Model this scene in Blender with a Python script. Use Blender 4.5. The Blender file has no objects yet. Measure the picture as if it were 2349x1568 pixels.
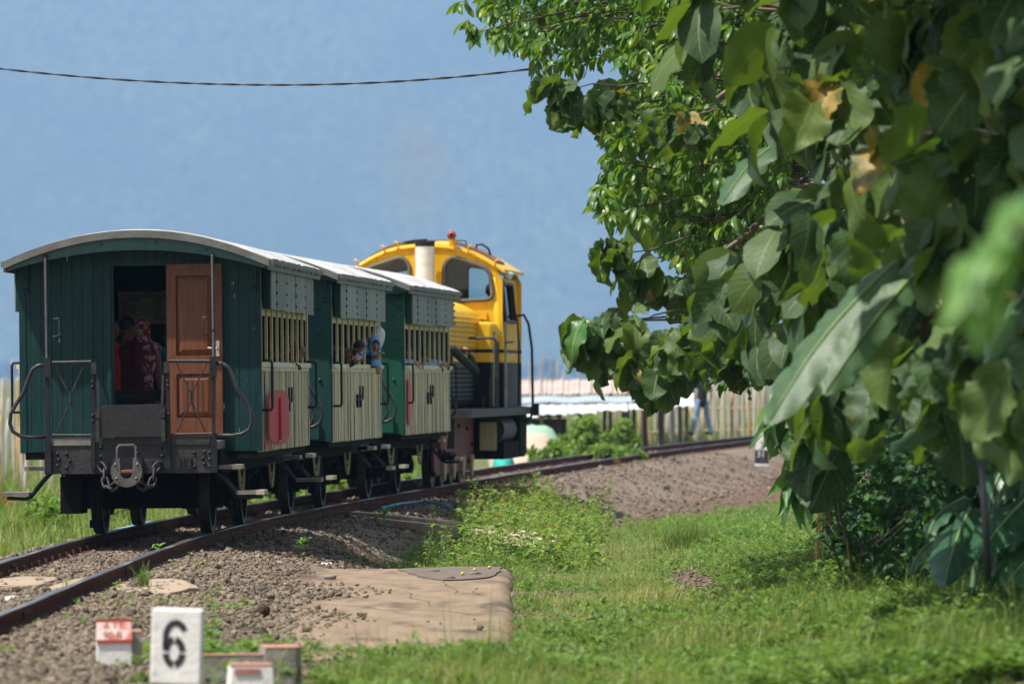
import bpy, bmesh, math, random
import numpy as np
from mathutils import Matrix, Vector

# ---------------------------------------------------------------- camera, light, exposure
scene = bpy.context.scene
COL = scene.collection
FPX = 2349 * 200 / 36.0            # focal length in units of a 2349 px wide picture
EYE = 1.64                         # camera height above the rail tops (rail tops are z = 0)

cam_data = bpy.data.cameras.new('camera')
cam = bpy.data.objects.new('camera', cam_data)
COL.objects.link(cam)
cam.location = (0, 0, EYE)
cam.rotation_euler = (math.radians(90) + math.atan(81 / FPX), 0, 0)
cam_data.lens = 200
cam_data.sensor_width = 36
cam_data.clip_start = 0.5
cam_data.clip_end = 40000
cam_data.dof.use_dof = True
cam_data.dof.focus_distance = 58.5
cam_data.dof.aperture_fstop = 3.4
scene.camera = cam

SUN_EL, SUN_AZ = math.radians(63), math.radians(-117)   # azimuth from +Y towards +X: the sun stands to the left
world = bpy.data.worlds.new('World')
scene.world = world
world.use_nodes = True
wn = world.node_tree.nodes
wl = world.node_tree.links
for n in list(wn):
    wn.remove(n)
sky = wn.new('ShaderNodeTexSky')
sky.sky_type = 'NISHITA'
sky.sun_disc = False
sky.sun_elevation = SUN_EL
sky.sun_rotation = SUN_AZ
sky.air_density = 1.0
sky.dust_density = 1.5
bg = wn.new('ShaderNodeBackground')
bg.inputs['Strength'].default_value = 0.105
wo = wn.new('ShaderNodeOutputWorld')
hs_ = wn.new('ShaderNodeHueSaturation')      # a milky, half-clouded tropical sky
hs_.inputs['Saturation'].default_value = .5
wl.new(sky.outputs[0], hs_.inputs['Color'])
wl.new(hs_.outputs[0], bg.inputs[0])
wl.new(bg.outputs[0], wo.inputs[0])

sun_data = bpy.data.lights.new('sun', 'SUN')
sun = bpy.data.objects.new('sun', sun_data)
COL.objects.link(sun)
sun_data.energy = 4.6
sun_data.angle = math.radians(0.6)
sun_data.color = (1.0, 0.95, 0.87)
sdir = Vector((math.sin(SUN_AZ) * math.cos(SUN_EL), math.cos(SUN_AZ) * math.cos(SUN_EL), math.sin(SUN_EL)))
sun.rotation_euler = sdir.to_track_quat('Z', 'Y').to_euler()

scene.view_settings.view_transform = 'Standard'
scene.view_settings.look = 'None'
scene.view_settings.exposure = 0.82
scene.view_settings.gamma = 1
scene.view_settings.use_curve_mapping = False
scene.render.engine = 'CYCLES'
scene.cycles.use_denoising = True
scene.cycles.max_bounces = 8
scene.cycles.transparent_max_bounces = 8
scene.cycles.volume_bounces = 0
scene.cycles.sample_clamp_indirect = 6
scene.cycles.caustics_reflective = False
scene.cycles.caustics_refractive = False

rnd = random.Random(7)
rng = np.random.default_rng(11)

# ---------------------------------------------------------------- helpers


def P(u, v, D):
    """World point seen at (u, v) of the 2349 px wide photograph when it stands D metres away."""
    return Vector(((u - 1174.5) * D / FPX, D, EYE - (v - 865) * D / FPX))


def tag(o, label=None, cat=None, group=None, kind=None):
    if label: o['label'] = label
    if cat: o['category'] = cat
    if group: o['group'] = group
    if kind: o['kind'] = kind
    return o


def link(name, data, parent=None, mat=None):
    o = bpy.data.objects.new(name, data)
    COL.objects.link(o)
    if parent is not None:
        o.parent = parent
    if mat is not None and data is not None and hasattr(data, 'materials') and not data.materials:
        data.materials.append(mat)
    return o


def empty(name, loc=(0, 0, 0), rot=(0, 0, 0)):
    o = bpy.data.objects.new(name, None)
    o.empty_display_size = 0.2
    COL.objects.link(o)
    o.location = loc
    o.rotation_euler = rot
    return o


def np_mesh(name, verts, faces, smooth=False, uv=None, tint=None):
    """verts (n,3); faces (m,k) with one k."""
    verts = np.asarray(verts, np.float32)
    faces = np.asarray(faces, np.int32)
    me = bpy.data.meshes.new(name)
    m, k = faces.shape
    me.vertices.add(len(verts))
    me.vertices.foreach_set('co', verts.ravel())
    me.loops.add(m * k)
    me.loops.foreach_set('vertex_index', faces.ravel())
    me.polygons.add(m)
    me.polygons.foreach_set('loop_start', np.arange(0, m * k, k, dtype=np.int32))
    me.polygons.foreach_set('use_smooth', np.full(m, smooth))
    if uv is not None:
        l = me.uv_layers.new(name='UVMap')
        l.data.foreach_set('uv', np.asarray(uv, np.float32)[faces.ravel()].ravel())
    if tint is not None:
        a = me.attributes.new('tint', 'FLOAT', 'POINT')
        a.data.foreach_set('value', np.asarray(tint, np.float32))
    me.update(calc_edges=True)
    return me


def soup(name, base, mats, locs, tints=None, mat=None, smooth=False, parent=None):
    """One mesh of many transformed copies of base = (verts, faces, uv or None)."""
    bv, bf, buv = base
    N, n = len(locs), len(bv)
    v = np.einsum('nij,kj->nki', mats, bv) + locs[:, None, :]
    f = bf[None] + (np.arange(N) * n)[:, None, None]
    uv = np.tile(buv, (N, 1)) if buv is not None else None
    t = np.repeat(tints, n) if tints is not None else None
    me = np_mesh(name, v.reshape(-1, 3), f.reshape(-1, bf.shape[1]), smooth, uv, t)
    return link(name, me, parent, mat)


def rotz_np(a):
    c, s = np.cos(a), np.sin(a)
    z, o = np.zeros_like(a), np.ones_like(a)
    return np.stack([np.stack([c, -s, z], -1), np.stack([s, c, z], -1), np.stack([z, z, o], -1)], -2)


def rand_rot(n):
    q = rng.normal(size=(n, 4))
    q /= np.linalg.norm(q, axis=1)[:, None]
    w, x, y, z = q.T
    return np.stack([np.stack([1 - 2 * (y*y + z*z), 2 * (x*y - z*w), 2 * (x*z + y*w)], -1),
                     np.stack([2 * (x*y + z*w), 1 - 2 * (x*x + z*z), 2 * (y*z - x*w)], -1),
                     np.stack([2 * (x*z - y*w), 2 * (y*z + x*w), 1 - 2 * (x*x + y*y)], -1)], -2)


class MB:
    """Collects simple shapes into one mesh."""
    def __init__(self, T=None):
        self.v, self.f, self.T = [], [], T

    def add(self, verts, faces):
        b = len(self.v)
        if self.T is not None:
            verts = [self.T @ Vector(p) for p in verts]
        self.v += [tuple(p) for p in verts]
        self.f += [tuple(i + b for i in f) for f in faces]
        return self

    def box(self, c, s, rot=None, taper=None):
        x, y, z = s[0] / 2, s[1] / 2, s[2] / 2
        tx, ty = taper or (1, 1)
        p = [(-x, -y, -z), (x, -y, -z), (x, y, -z), (-x, y, -z),
             (-x * tx, -y * ty, z), (x * tx, -y * ty, z), (x * tx, y * ty, z), (-x * tx, y * ty, z)]
        c = Vector(c)
        p = [(rot @ Vector(q) if rot is not None else Vector(q)) + c for q in p]
        return self.add(p, [(3, 2, 1, 0), (4, 5, 6, 7), (0, 1, 5, 4), (1, 2, 6, 5), (2, 3, 7, 6), (3, 0, 4, 7)])

    def span(self, a, b):
        return self.box([(a[i] + b[i]) / 2 for i in range(3)], [abs(b[i] - a[i]) for i in range(3)])

    def tube(self, pts, r, n=6, caps=True, flat=1.0):
        pts = [Vector(p) for p in pts]
        rs = r if isinstance(r, (list, tuple)) else [r] * len(pts)
        vs, fs = [], []
        t = (pts[1] - pts[0]).normalized()
        a = t.orthogonal().normalized()
        for i, p in enumerate(pts):
            if i == 0: d = pts[1] - pts[0]
            elif i == len(pts) - 1: d = pts[-1] - pts[-2]
            else: d = (pts[i + 1] - p).normalized() + (p - pts[i - 1]).normalized()
            d = d.normalized() if d.length > 1e-9 else t
            a = (a - d * a.dot(d))
            a = a.normalized() if a.length > 1e-6 else d.orthogonal().normalized()
            b = d.cross(a)
            for k in range(n):
                q = 2 * math.pi * k / n
                vs.append(p + (a * math.cos(q) + b * math.sin(q) * flat) * rs[i])
        for i in range(len(pts) - 1):
            for k in range(n):
                k2 = (k + 1) % n
                fs.append((i * n + k, i * n + k2, (i + 1) * n + k2, (i + 1) * n + k))
        if caps:
            fs.append(tuple(range(n - 1, -1, -1)))
            fs.append(tuple(range((len(pts) - 1) * n, len(pts) * n)))
        return self.add(vs, fs)

    def cyl(self, a, b, r, n=12, r2=None):
        return self.tube([a, b], [r, r if r2 is None else r2], n)

    def prism(self, poly, fa, fb):
        """poly of 2-D points; fa, fb map (x, y) to the two end faces."""
        n = len(poly)
        vs = [fa(*p) for p in poly] + [fb(*p) for p in poly]
        fs = [tuple(range(n - 1, -1, -1)), tuple(range(n, 2 * n))]
        fs += [(i, (i + 1) % n, n + (i + 1) % n, n + i) for i in range(n)]
        return self.add(vs, fs)

    def ell(self, c, r, R=None, n=10, m=7):
        vs, fs = [], []
        c = Vector(c)
        for i in range(m + 1):
            th = math.pi * i / m
            for k in range(n):
                ph = 2 * math.pi * k / n
                q = Vector((r[0] * math.sin(th) * math.cos(ph), r[1] * math.sin(th) * math.sin(ph), r[2] * math.cos(th)))
                vs.append((R @ q if R is not None else q) + c)
        for i in range(m):
            for k in range(n):
                k2 = (k + 1) % n
                fs.append((i * n + k, (i + 1) * n + k, (i + 1) * n + k2, i * n + k2))
        return self.add(vs, fs)

    def cap(self, p0, p1, r0, r1=None, n=10):
        """Closed capsule, tapered."""
        p0, p1 = Vector(p0), Vector(p1)
        r1 = r0 if r1 is None else r1
        d = (p1 - p0)
        if d.length < 1e-6: d = Vector((0, 0, 1e-4))
        d = d.normalized()
        pts, rs = [], []
        for a in (88, 60, 30):
            pts.append(p0 - d * r0 * math.sin(math.radians(a))); rs.append(r0 * math.cos(math.radians(a)))
        pts.append(p0); rs.append(r0)
        pts.append(p1); rs.append(r1)
        for a in (30, 60, 88):
            pts.append(p1 + d * r1 * math.sin(math.radians(a))); rs.append(r1 * math.cos(math.radians(a)))
        return self.tube(pts, rs, n)

    def mesh(self, name, smooth=False):
        me = bpy.data.meshes.new(name)
        me.from_pydata(self.v, [], self.f)
        bm = bmesh.new(); bm.from_mesh(me)
        bmesh.ops.recalc_face_normals(bm, faces=bm.faces)
        bm.to_mesh(me); bm.free()
        if smooth:
            me.polygons.foreach_set('use_smooth', [True] * len(me.polygons))
        me.update()
        return me

    def build(self, name, mat=None, parent=None, smooth=False):
        return link(name, self.mesh(name, smooth), parent, mat)


CACHE = {}


def cached(key, fn):
    if key not in CACHE:
        CACHE[key] = fn()
    return CACHE[key]


def sharp_smooth(o, ang=40):
    """Smooth shading that keeps edges sharper than ang."""
    me = o.data
    bm = bmesh.new(); bm.from_mesh(me)
    bmesh.ops.remove_doubles(bm, verts=bm.verts, dist=1e-5)
    for f in bm.faces: f.smooth = True
    for e in bm.edges:
        if len(e.link_faces) == 2 and e.calc_face_angle(0) > math.radians(ang):
            e.smooth = False
    bm.to_mesh(me); bm.free()
    return o


def bevel(o, w=0.01, seg=1):
    m = o.modifiers.new('bevel', 'BEVEL')
    m.width = w; m.segments = seg; m.limit_method = 'ANGLE'
    return o


# ---------------------------------------------------------------- materials
def new_mat(name):
    m = bpy.data.materials.new(name)
    m.use_nodes = True
    nt = m.node_tree
    for n in list(nt.nodes):
        nt.nodes.remove(n)
    out = nt.nodes.new('ShaderNodeOutputMaterial')
    return m, nt, out


def nd(nt, typ, **kw):
    n = nt.nodes.new(typ)
    for k, v in kw.items():
        if k.startswith('i_'):
            n.inputs[k[2:].replace('_', ' ')].default_value = v
        else:
            setattr(n, k, v)
    return n


def mixc(nt, fac, a, b, mode='MIX'):
    n = nt.nodes.new('ShaderNodeMix')
    n.data_type = 'RGBA'; n.blend_type = mode
    for sock, val in ((n.inputs[0], fac), (n.inputs[6], a), (n.inputs[7], b)):
        if hasattr(val, 'links') or hasattr(val, 'is_linked'):
            nt.links.new(val, sock)
        elif isinstance(val, (int, float)):
            sock.default_value = val
        else:
            sock.default_value = (*val, 1) if len(val) == 3 else val
    return n.outputs[2]


def noise(nt, vec, scale, detail=4, rough=.55):
    n = nd(nt, 'ShaderNodeTexNoise')
    n.inputs['Scale'].default_value = scale
    n.inputs['Detail'].default_value = detail
    n.inputs['Roughness'].default_value = rough
    nt.links.new(vec, n.inputs['Vector'])
    return n.outputs['Fac']


def ramp(nt, fac, a, b, ca=(0, 0, 0), cb=(1, 1, 1)):
    r = nt.nodes.new('ShaderNodeValToRGB')
    r.color_ramp.elements[0].position = a; r.color_ramp.elements[1].position = b
    r.color_ramp.elements[0].color = (*ca, 1); r.color_ramp.elements[1].color = (*cb, 1)
    nt.links.new(fac, r.inputs[0])
    return r.outputs[0]


def mapped(nt, stretch=(1, 1, 1), coord='Object'):
    tc = nt.nodes.new('ShaderNodeTexCoord')
    mp = nt.nodes.new('ShaderNodeMapping')
    mp.inputs['Scale'].default_value = stretch
    nt.links.new(tc.outputs[coord], mp.inputs[0])
    return mp.outputs[0]


def MAT(name, col, col2=None, rough=.6, metal=0, nscale=6, stretch=(1, 1, 1), lo=.35, hi=.7, bump=.0, bscale=None,
        rand=0.0, spec=.3, col3=None, n3=2.0, lo3=.55, hi3=.7, stretch3=None, coord='Object'):
    """Painted, rusty, stony or woody surface: two colours mixed by noise, a third in patches, fine relief."""
    m, nt, out = new_mat(name)
    b = nd(nt, 'ShaderNodeBsdfPrincipled')
    b.inputs['Roughness'].default_value = rough
    b.inputs['Metallic'].default_value = metal
    b.inputs['Specular IOR Level'].default_value = spec
    vec = mapped(nt, stretch, coord)
    c = (*col, 1)
    n1 = noise(nt, vec, nscale)
    c = mixc(nt, ramp(nt, n1, lo, hi), col, col2 if col2 else tuple(x * .8 for x in col))
    if col3:
        v3 = mapped(nt, stretch3 or (1, 1, 1), coord)
        c = mixc(nt, ramp(nt, noise(nt, v3, n3, 6, .6), lo3, hi3), c, col3)
    if rand:
        oi = nt.nodes.new('ShaderNodeObjectInfo')
        mr = nd(nt, 'ShaderNodeMapRange')
        mr.inputs['To Min'].default_value = 1 - rand; mr.inputs['To Max'].default_value = 1 + rand
        nt.links.new(oi.outputs['Random'], mr.inputs[0])
        hs = nd(nt, 'ShaderNodeHueSaturation')
        nt.links.new(mr.outputs[0], hs.inputs['Value'])
        nt.links.new(c, hs.inputs['Color'])
        c = hs.outputs[0]
    nt.links.new(c, b.inputs['Base Color'])
    if bump:
        bp = nd(nt, 'ShaderNodeBump')
        bp.inputs['Strength'].default_value = bump
        bp.inputs['Distance'].default_value = .02
        nt.links.new(noise(nt, vec, bscale or nscale * 3, 6), bp.inputs['Height'])
        nt.links.new(bp.outputs[0], b.inputs['Normal'])
    nt.links.new(b.outputs[0], out.inputs[0])
    return m


def LEAF(name, col, back, young, dead, veins=7.0, trans=.3, rough=.42, vein_col=None, spec=.45, banana=False, dead_lo=.62, holes=0):
    """Leaf: two-sided colour, veins along the UV of the blade, yellowing patches, light shining through."""
    m, nt, out = new_mat(name)
    L = nt.links.new
    b = nd(nt, 'ShaderNodeBsdfPrincipled')
    b.inputs['Roughness'].default_value = rough
    b.inputs['Specular IOR Level'].default_value = spec
    uvn = nt.nodes.new('ShaderNodeTexCoord')
    sep = nt.nodes.new('ShaderNodeSeparateXYZ')
    L(uvn.outputs['UV'], sep.inputs[0])
    oi = nt.nodes.new('ShaderNodeObjectInfo')
    at = nd(nt, 'ShaderNodeAttribute', attribute_name='tint')
    add = nd(nt, 'ShaderNodeMath', operation='ADD'); L(oi.outputs['Random'], add.inputs[0]); L(at.outputs['Fac'], add.inputs[1])
    fr = nd(nt, 'ShaderNodeMath', operation='FRACT'); L(add.outputs[0], fr.inputs[0])
    t = fr.outputs[0]
    # midrib distance and side veins
    d = nd(nt, 'ShaderNodeMath', operation='SUBTRACT'); L(sep.outputs[0], d.inputs[0]); d.inputs[1].default_value = .5
    ab = nd(nt, 'ShaderNodeMath', operation='ABSOLUTE'); L(d.outputs[0], ab.inputs[0])
    vm = nd(nt, 'ShaderNodeMath', operation='MULTIPLY'); L(sep.outputs[1], vm.inputs[0]); vm.inputs[1].default_value = veins
    am = nd(nt, 'ShaderNodeMath', operation='MULTIPLY'); L(ab.outputs[0], am.inputs[0]); am.inputs[1].default_value = (0.0 if banana else veins * .7)
    sv = nd(nt, 'ShaderNodeMath', operation='SUBTRACT'); L(vm.outputs[0], sv.inputs[0]); L(am.outputs[0], sv.inputs[1])
    fs = nd(nt, 'ShaderNodeMath', operation='PINGPONG'); L(sv.outputs[0], fs.inputs[0]); fs.inputs[1].default_value = .5
    side = ramp(nt, fs.outputs[0], .0, .07 if not banana else .3, (1, 1, 1), (0, 0, 0))
    mid = ramp(nt, ab.outputs[0], .006, .022, (1, 1, 1), (0, 0, 0))
    tn = noise(nt, uvn.outputs['Object'], 14, 3)
    base = mixc(nt, ramp(nt, tn, .35, .65), col, tuple(x * .72 for x in col))
    base = mixc(nt, ramp(nt, t, .72, .98), base, young)
    vc = vein_col or tuple(min(1, x * 2.2 + .03) for x in col)
    base = mixc(nt, side, base, mixc(nt, .55, base, vc))
    base = mixc(nt, mid, base, vc)
    # yellowing starts at the rim
    wv = nt.nodes.new('ShaderNodeVectorMath'); wv.operation = 'ADD'
    cmb = nt.nodes.new('ShaderNodeCombineXYZ'); L(t, cmb.inputs[0]); L(t, cmb.inputs[1])
    sc = nt.nodes.new('ShaderNodeVectorMath'); sc.operation = 'SCALE'; sc.inputs['Scale'].default_value = 40
    L(cmb.outputs[0], sc.inputs[0]); L(uvn.outputs['UV'], wv.inputs[0]); L(sc.outputs[0], wv.inputs[1])
    dn = noise(nt, wv.outputs[0], 2.2, 5, .65)
    base = mixc(nt, ramp(nt, dn, dead_lo, dead_lo + .07), base, dead)
    geo = nt.nodes.new('ShaderNodeNewGeometry')
    two = mixc(nt, geo.outputs['Backfacing'], base, mixc(nt, .55, base, back))
    L(two, b.inputs['Base Color'])
    bp = nd(nt, 'ShaderNodeBump'); bp.inputs['Strength'].default_value = .35; bp.inputs['Distance'].default_value = .006
    L(side, bp.inputs['Height']); bp.invert = True
    L(bp.outputs[0], b.inputs['Normal'])
    tr = nt.nodes.new('ShaderNodeBsdfTranslucent')
    L(mixc(nt, 1, two, (2.5, 2.6, .6), 'MULTIPLY'), tr.inputs['Color'])
    mx = nt.nodes.new('ShaderNodeMixShader'); mx.inputs[0].default_value = trans
    L(b.outputs[0], mx.inputs[1]); L(tr.outputs[0], mx.inputs[2])
    last = mx.outputs[0]
    if holes:                                                  # insect holes
        hn = ramp(nt, noise(nt, wv.outputs[0], 7.5, 2, .5), holes, holes + .012)
        tp = nt.nodes.new('ShaderNodeBsdfTransparent')
        m2 = nt.nodes.new('ShaderNodeMixShader')
        L(hn, m2.inputs[0]); L(last, m2.inputs[1]); L(tp.outputs[0], m2.inputs[2])
        last = m2.outputs[0]
    L(last, out.inputs[0])
    return m


def TINTED(name, c0, c1, rough=.8, trans=0.0, bump=0, spec=.3, c2=None):
    """Colour picked along c0-c1 by each piece's own tint."""
    m, nt, out = new_mat(name)
    L = nt.links.new
    b = nd(nt, 'ShaderNodeBsdfPrincipled')
    b.inputs['Roughness'].default_value = rough
    b.inputs['Specular IOR Level'].default_value = spec
    at = nd(nt, 'ShaderNodeAttribute', attribute_name='tint')
    r = nt.nodes.new('ShaderNodeValToRGB')
    r.color_ramp.elements[0].color = (*c0, 1); r.color_ramp.elements[1].color = (*c1, 1)
    if c2:
        e = r.color_ramp.elements.new(.86); e.color = (*c1, 1)
        r.color_ramp.elements[2].color = (*c2, 1)
    L(at.outputs['Fac'], r.inputs[0])
    c = r.outputs[0]
    if bump:
        tc = nt.nodes.new('ShaderNodeTexCoord')
        n = noise(nt, tc.outputs['Object'], 45, 4)
        c = mixc(nt, ramp(nt, n, .3, .7), c, mixc(nt, .5, c, (.02, .018, .015)))
    L(c, b.inputs['Base Color'])
    if trans:
        tr = nt.nodes.new('ShaderNodeBsdfTranslucent')
        L(mixc(nt, 1, c, (1.6, 1.7, .7), 'MULTIPLY'), tr.inputs['Color'])
        mx = nt.nodes.new('ShaderNodeMixShader'); mx.inputs[0].default_value = trans
        L(b.outputs[0], mx.inputs[1]); L(tr.outputs[0], mx.inputs[2]); L(mx.outputs[0], out.inputs[0])
    else:
        L(b.outputs[0], out.inputs[0])
    return m


M = {}
M['green_dark'] = MAT('teal_paint', (.0038, .024, .025), (.0075, .038, .037), rough=.5, nscale=4, stretch=(1.5, 1, .4), lo=.3, hi=.68, bump=.55, bscale=9, rand=.16, spec=.2,
                      col3=(.40, .38, .30), n3=11, lo3=.685, hi3=.695, stretch3=(1, 1, .22))
M['green_mid'] = MAT('bottle_green_paint', (.0045, .034, .030), (.009, .05, .043), rough=.5, nscale=3, stretch=(1.5, 1, .4), bump=.15, col3=(.2, .2, .16), n3=8, lo3=.77, hi3=.79)
M['green_bright'] = MAT('emerald_paint', (.004, .058, .030), (.008, .08, .042), rough=.5, nscale=3, stretch=(1.5, 1, .4), bump=.12, col3=(.2, .2, .16), n3=8, lo3=.79, hi3=.8)
M['roof'] = MAT('silver_roof_paint', (.66, .66, .65), (.44, .44, .43), rough=.45, nscale=3, lo=.4, hi=.75, bump=.2, bscale=7, col3=(.33, .32, .29), n3=3.5, lo3=.63, hi3=.8)
M['roof_rim'] = MAT('grey_roof_rim', (.16, .158, .15), (.11, .108, .10), rough=.6, nscale=5, bump=.2, col3=(.13, .14, .08), n3=4, lo3=.56, hi3=.72)
M['roof_arch'] = MAT('pale_teal_paint', (.028, .078, .076), (.04, .1, .095), rough=.35, nscale=8, bump=.3, bscale=20)
M['cream_streaks'] = MAT('streaked_cream_paint', (.66, .56, .37), (.44, .39, .26), rough=.6, nscale=3, stretch=(1, 5, .35), lo=.38, hi=.62, bump=.2, spec=.06,
                         col3=(.09, .105, .06), n3=4, lo3=.53, hi3=.62, stretch3=(1, 4.2, .13))
M['cream'] = MAT('cream_paint', (.54, .46, .26), (.43, .36, .2), rough=.55, nscale=8, bump=.15, col3=(.2, .17, .08), n3=6, lo3=.62, hi3=.75)
M['cream_ledge'] = MAT('cream_ledge_paint', (.62, .57, .38), (.5, .46, .3), rough=.5, nscale=9, bump=.15, col3=(.25, .22, .12), n3=6, lo3=.62, hi3=.75)
M['grey_panel'] = MAT('weathered_grey_panel', (.27, .285, .275), (.18, .2, .195), rough=.8, nscale=2.4, stretch=(1, 4, .5), bump=.2, rand=.16, spec=.08,
                      col3=(.36, .34, .27), n3=4, lo3=.6, hi3=.72, stretch3=(1, 3, .6))
M['brown_door'] = MAT('varnished_brown_door', (.165, .055, .022), (.09, .032, .016), rough=.5, nscale=5, stretch=(6, 6, .7), bump=.12, col3=(.36, .22, .14), n3=13, lo3=.69, hi3=.75)
M['black_iron'] = MAT('black_iron', (.010, .010, .012), (.02, .02, .022), rough=.5, nscale=7, bump=.2, bscale=25, col3=(.05, .035, .025), n3=5, lo3=.68, hi3=.85, spec=.25)
M['grey_iron'] = MAT('worn_grey_iron', (.026, .026, .028), (.042, .041, .04), rough=.55, nscale=7, bump=.4, bscale=25, col3=(.10, .055, .035), n3=5, lo3=.69, hi3=.78, spec=.25)
M['rod_iron'] = MAT('worn_rod_iron', (.022, .021, .023), (.085, .078, .074), rough=.42, nscale=14, lo=.5, hi=.85)
M['coupler'] = MAT('rubbed_steel', (.16, .155, .15), (.09, .08, .075), rough=.45, metal=.6, nscale=9, bump=.3, bscale=30)
M['rubber'] = MAT('dark_rubber_plate', (.022, .022, .024), (.032, .032, .034), rough=.75, nscale=10, bump=.3, bscale=60)
M['step_wood'] = MAT('grey_step_board', (.21, .19, .16), (.12, .11, .095), rough=.75, nscale=5, stretch=(1, 5, 1), bump=.3)
M['step_tip'] = MAT('cream_step_tip', (.42, .4, .3), (.3, .28, .2), rough=.7)
M['under'] = MAT('sooty_underframe', (.0055, .005, .005), (.012, .010, .009), rough=.85, nscale=6, bump=.2, spec=.08)
M['tyre'] = MAT('dark_wheel', (.022, .018, .016), (.04, .03, .024), rough=.55, nscale=6, bump=.15)
M['red_paint'] = MAT('red_paint', (.5, .035, .04), (.42, .03, .035), rough=.5, nscale=5, col3=(.25, .08, .08), n3=6, lo3=.58, hi3=.66)
M['red_frame'] = MAT('dull_red_frame', (.16, .022, .022), (.11, .018, .018), rough=.6, nscale=4, bump=.15, col3=(.03, .012, .012), n3=3, lo3=.55, hi3=.75)
M['sign_white'] = MAT('yellowed_sign', (.78, .75, .62), (.7, .67, .55), rough=.6)
M['ink'] = MAT('black_lettering', (.025, .027, .03), (.03, .032, .035), rough=.7)
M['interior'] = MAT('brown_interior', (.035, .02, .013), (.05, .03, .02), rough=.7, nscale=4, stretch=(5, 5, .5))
M['yellow'] = MAT('yellow_loco_paint', (.72, .41, .02), (.64, .35, .018), rough=.35, nscale=3, bump=.06, col3=(.3, .15, .04), n3=3, lo3=.68, hi3=.8)
M['steel_bright'] = MAT('exhaust_steel', (.78, .78, .77), (.66, .66, .65), rough=.35, metal=.25, nscale=4, stretch=(1, 1, 4), col3=(.03, .03, .03), n3=1.4, lo3=.66, hi3=.8)
M['window_rubber'] = MAT('grey_window_rubber', (.12, .115, .105), (.09, .085, .08), rough=.6)
M['rust_plate'] = MAT('rust_brown_plate', (.2, .115, .09), (.15, .085, .065), rough=.7, nscale=6)
M['horn_red'] = MAT('faded_red_horn', (.4, .09, .08), (.3, .07, .07), rough=.5)
M['concrete_path'] = MAT('tan_cracked_concrete', (.27, .20, .14), (.17, .13, .092), rough=.95, nscale=3.2, stretch=(1, .3, 1), lo=.3, hi=.72, bump=.9, bscale=45, spec=.1,
                         col3=(.10, .078, .06), n3=1.6, lo3=.53, hi3=.66, stretch3=(1, .3, 1))
M['concrete_patch'] = MAT('grey_mortar_patch', (.15, .12, .095), (.105, .085, .07), rough=.9, nscale=3, bump=.5, bscale=60, col3=(.35, .33, .3), n3=60, lo3=.68, hi3=.72)
M['concrete_edge'] = MAT('stained_concrete_edge', (.25, .21, .16), (.07, .06, .045), rough=.85, nscale=3, stretch=(1, 2, .5), lo=.4, hi=.6, bump=.5)
M['concrete_slab'] = MAT('pale_concrete_slab', (.34, .265, .185), (.26, .2, .145), rough=.85, nscale=5, bump=.5, bscale=25, col3=(.1, .085, .06), n3=6, lo3=.62, hi3=.72)
M['concrete_red'] = MAT('faded_red_concrete', (.42, .19, .145), (.36, .2, .16), rough=.8, nscale=7, bump=.3, col3=(.45, .4, .35), n3=8, lo3=.6, hi3=.68)
M['concrete_white'] = MAT('whitewashed_concrete', (.74, .72, .67), (.62, .61, .58), rough=.75, nscale=6, bump=.25, bscale=30, col3=(.34, .33, .28), n3=6, lo3=.6, hi3=.75)
M['concrete_mossy'] = MAT('grey_mossy_concrete', (.33, .31, .26), (.16, .155, .12), rough=.85, nscale=7, bump=.35, col3=(.06, .065, .035), n3=5, lo3=.6, hi3=.7)
M['red_letter_face'] = MAT('red_and_white_flaking_face', (.46, .11, .075), (.6, .46, .42), rough=.8, nscale=14, lo=.38, hi=.56, bump=.2)
M['red_rim'] = MAT('worn_red_rim', (.42, .08, .05), (.34, .07, .045), rough=.8)
M['hose_blue'] = MAT('pale_blue_hose', (.1, .32, .6), (.16, .4, .66), rough=.45)
M['cable'] = MAT('black_cable', (.012, .012, .014), (.016, .016, .018), rough=.5)
M['skin'] = MAT('brown_skin', (.34, .165, .09), (.3, .14, .075), rough=.5, nscale=9)
M['skin_dark'] = MAT('darker_brown_skin', (.2, .085, .045), (.17, .07, .038), rough=.5, nscale=9)
M['hair'] = MAT('black_hair', (.010, .008, .007), (.016, .013, .011), rough=.5, nscale=40, stretch=(1, 1, .2), bump=.3)
M['lips'] = MAT('lips', (.3, .1, .08), rough=.5)
M['eye_dark'] = MAT('dark_eye', (.012, .01, .01), rough=.2)
M['eye_white'] = MAT('eye_white', (.7, .68, .64), rough=.3)
M['sky_blue_cloth'] = MAT('sky_blue_cloth', (.2, .4, .72), (.16, .33, .62), rough=.8, nscale=9, bump=.3)
M['navy_cloth'] = MAT('navy_cloth', (.012, .02, .055), (.016, .026, .07), rough=.85, nscale=9, bump=.3)
M['white_cloth'] = MAT('grey_white_cloth', (.66, .64, .68), (.55, .53, .57), rough=.85, nscale=9, bump=.2)
M['red_cloth'] = MAT('red_cloth', (.34, .014, .018), (.28, .012, .015), rough=.8, nscale=9, bump=.3)
M['maroon_cloth'] = MAT('maroon_cloth', (.07, .01, .012), (.055, .008, .01), rough=.85, nscale=9, bump=.3)
M['teal_cloth'] = MAT('teal_cloth', (.03, .36, .4), (.025, .3, .34), rough=.8, nscale=9, bump=.3)
M['olive_cloth'] = MAT('dark_olive_cloth', (.035, .042, .03), (.025, .03, .022), rough=.9, nscale=12, bump=.4)
M['jeans'] = MAT('blue_jeans', (.16, .27, .46), (.24, .36, .55), rough=.85, nscale=7, bump=.3)
M['black_cloth'] = MAT('black_cloth', (.014, .014, .016), (.02, .02, .022), rough=.85)
M['print_scarf'] = MAT('red_and_white_printed_scarf', (.5, .42, .41), (.55, .47, .46), rough=.8, nscale=9, col3=(.26, .02, .045), n3=17, lo3=.47, hi3=.5)
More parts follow.
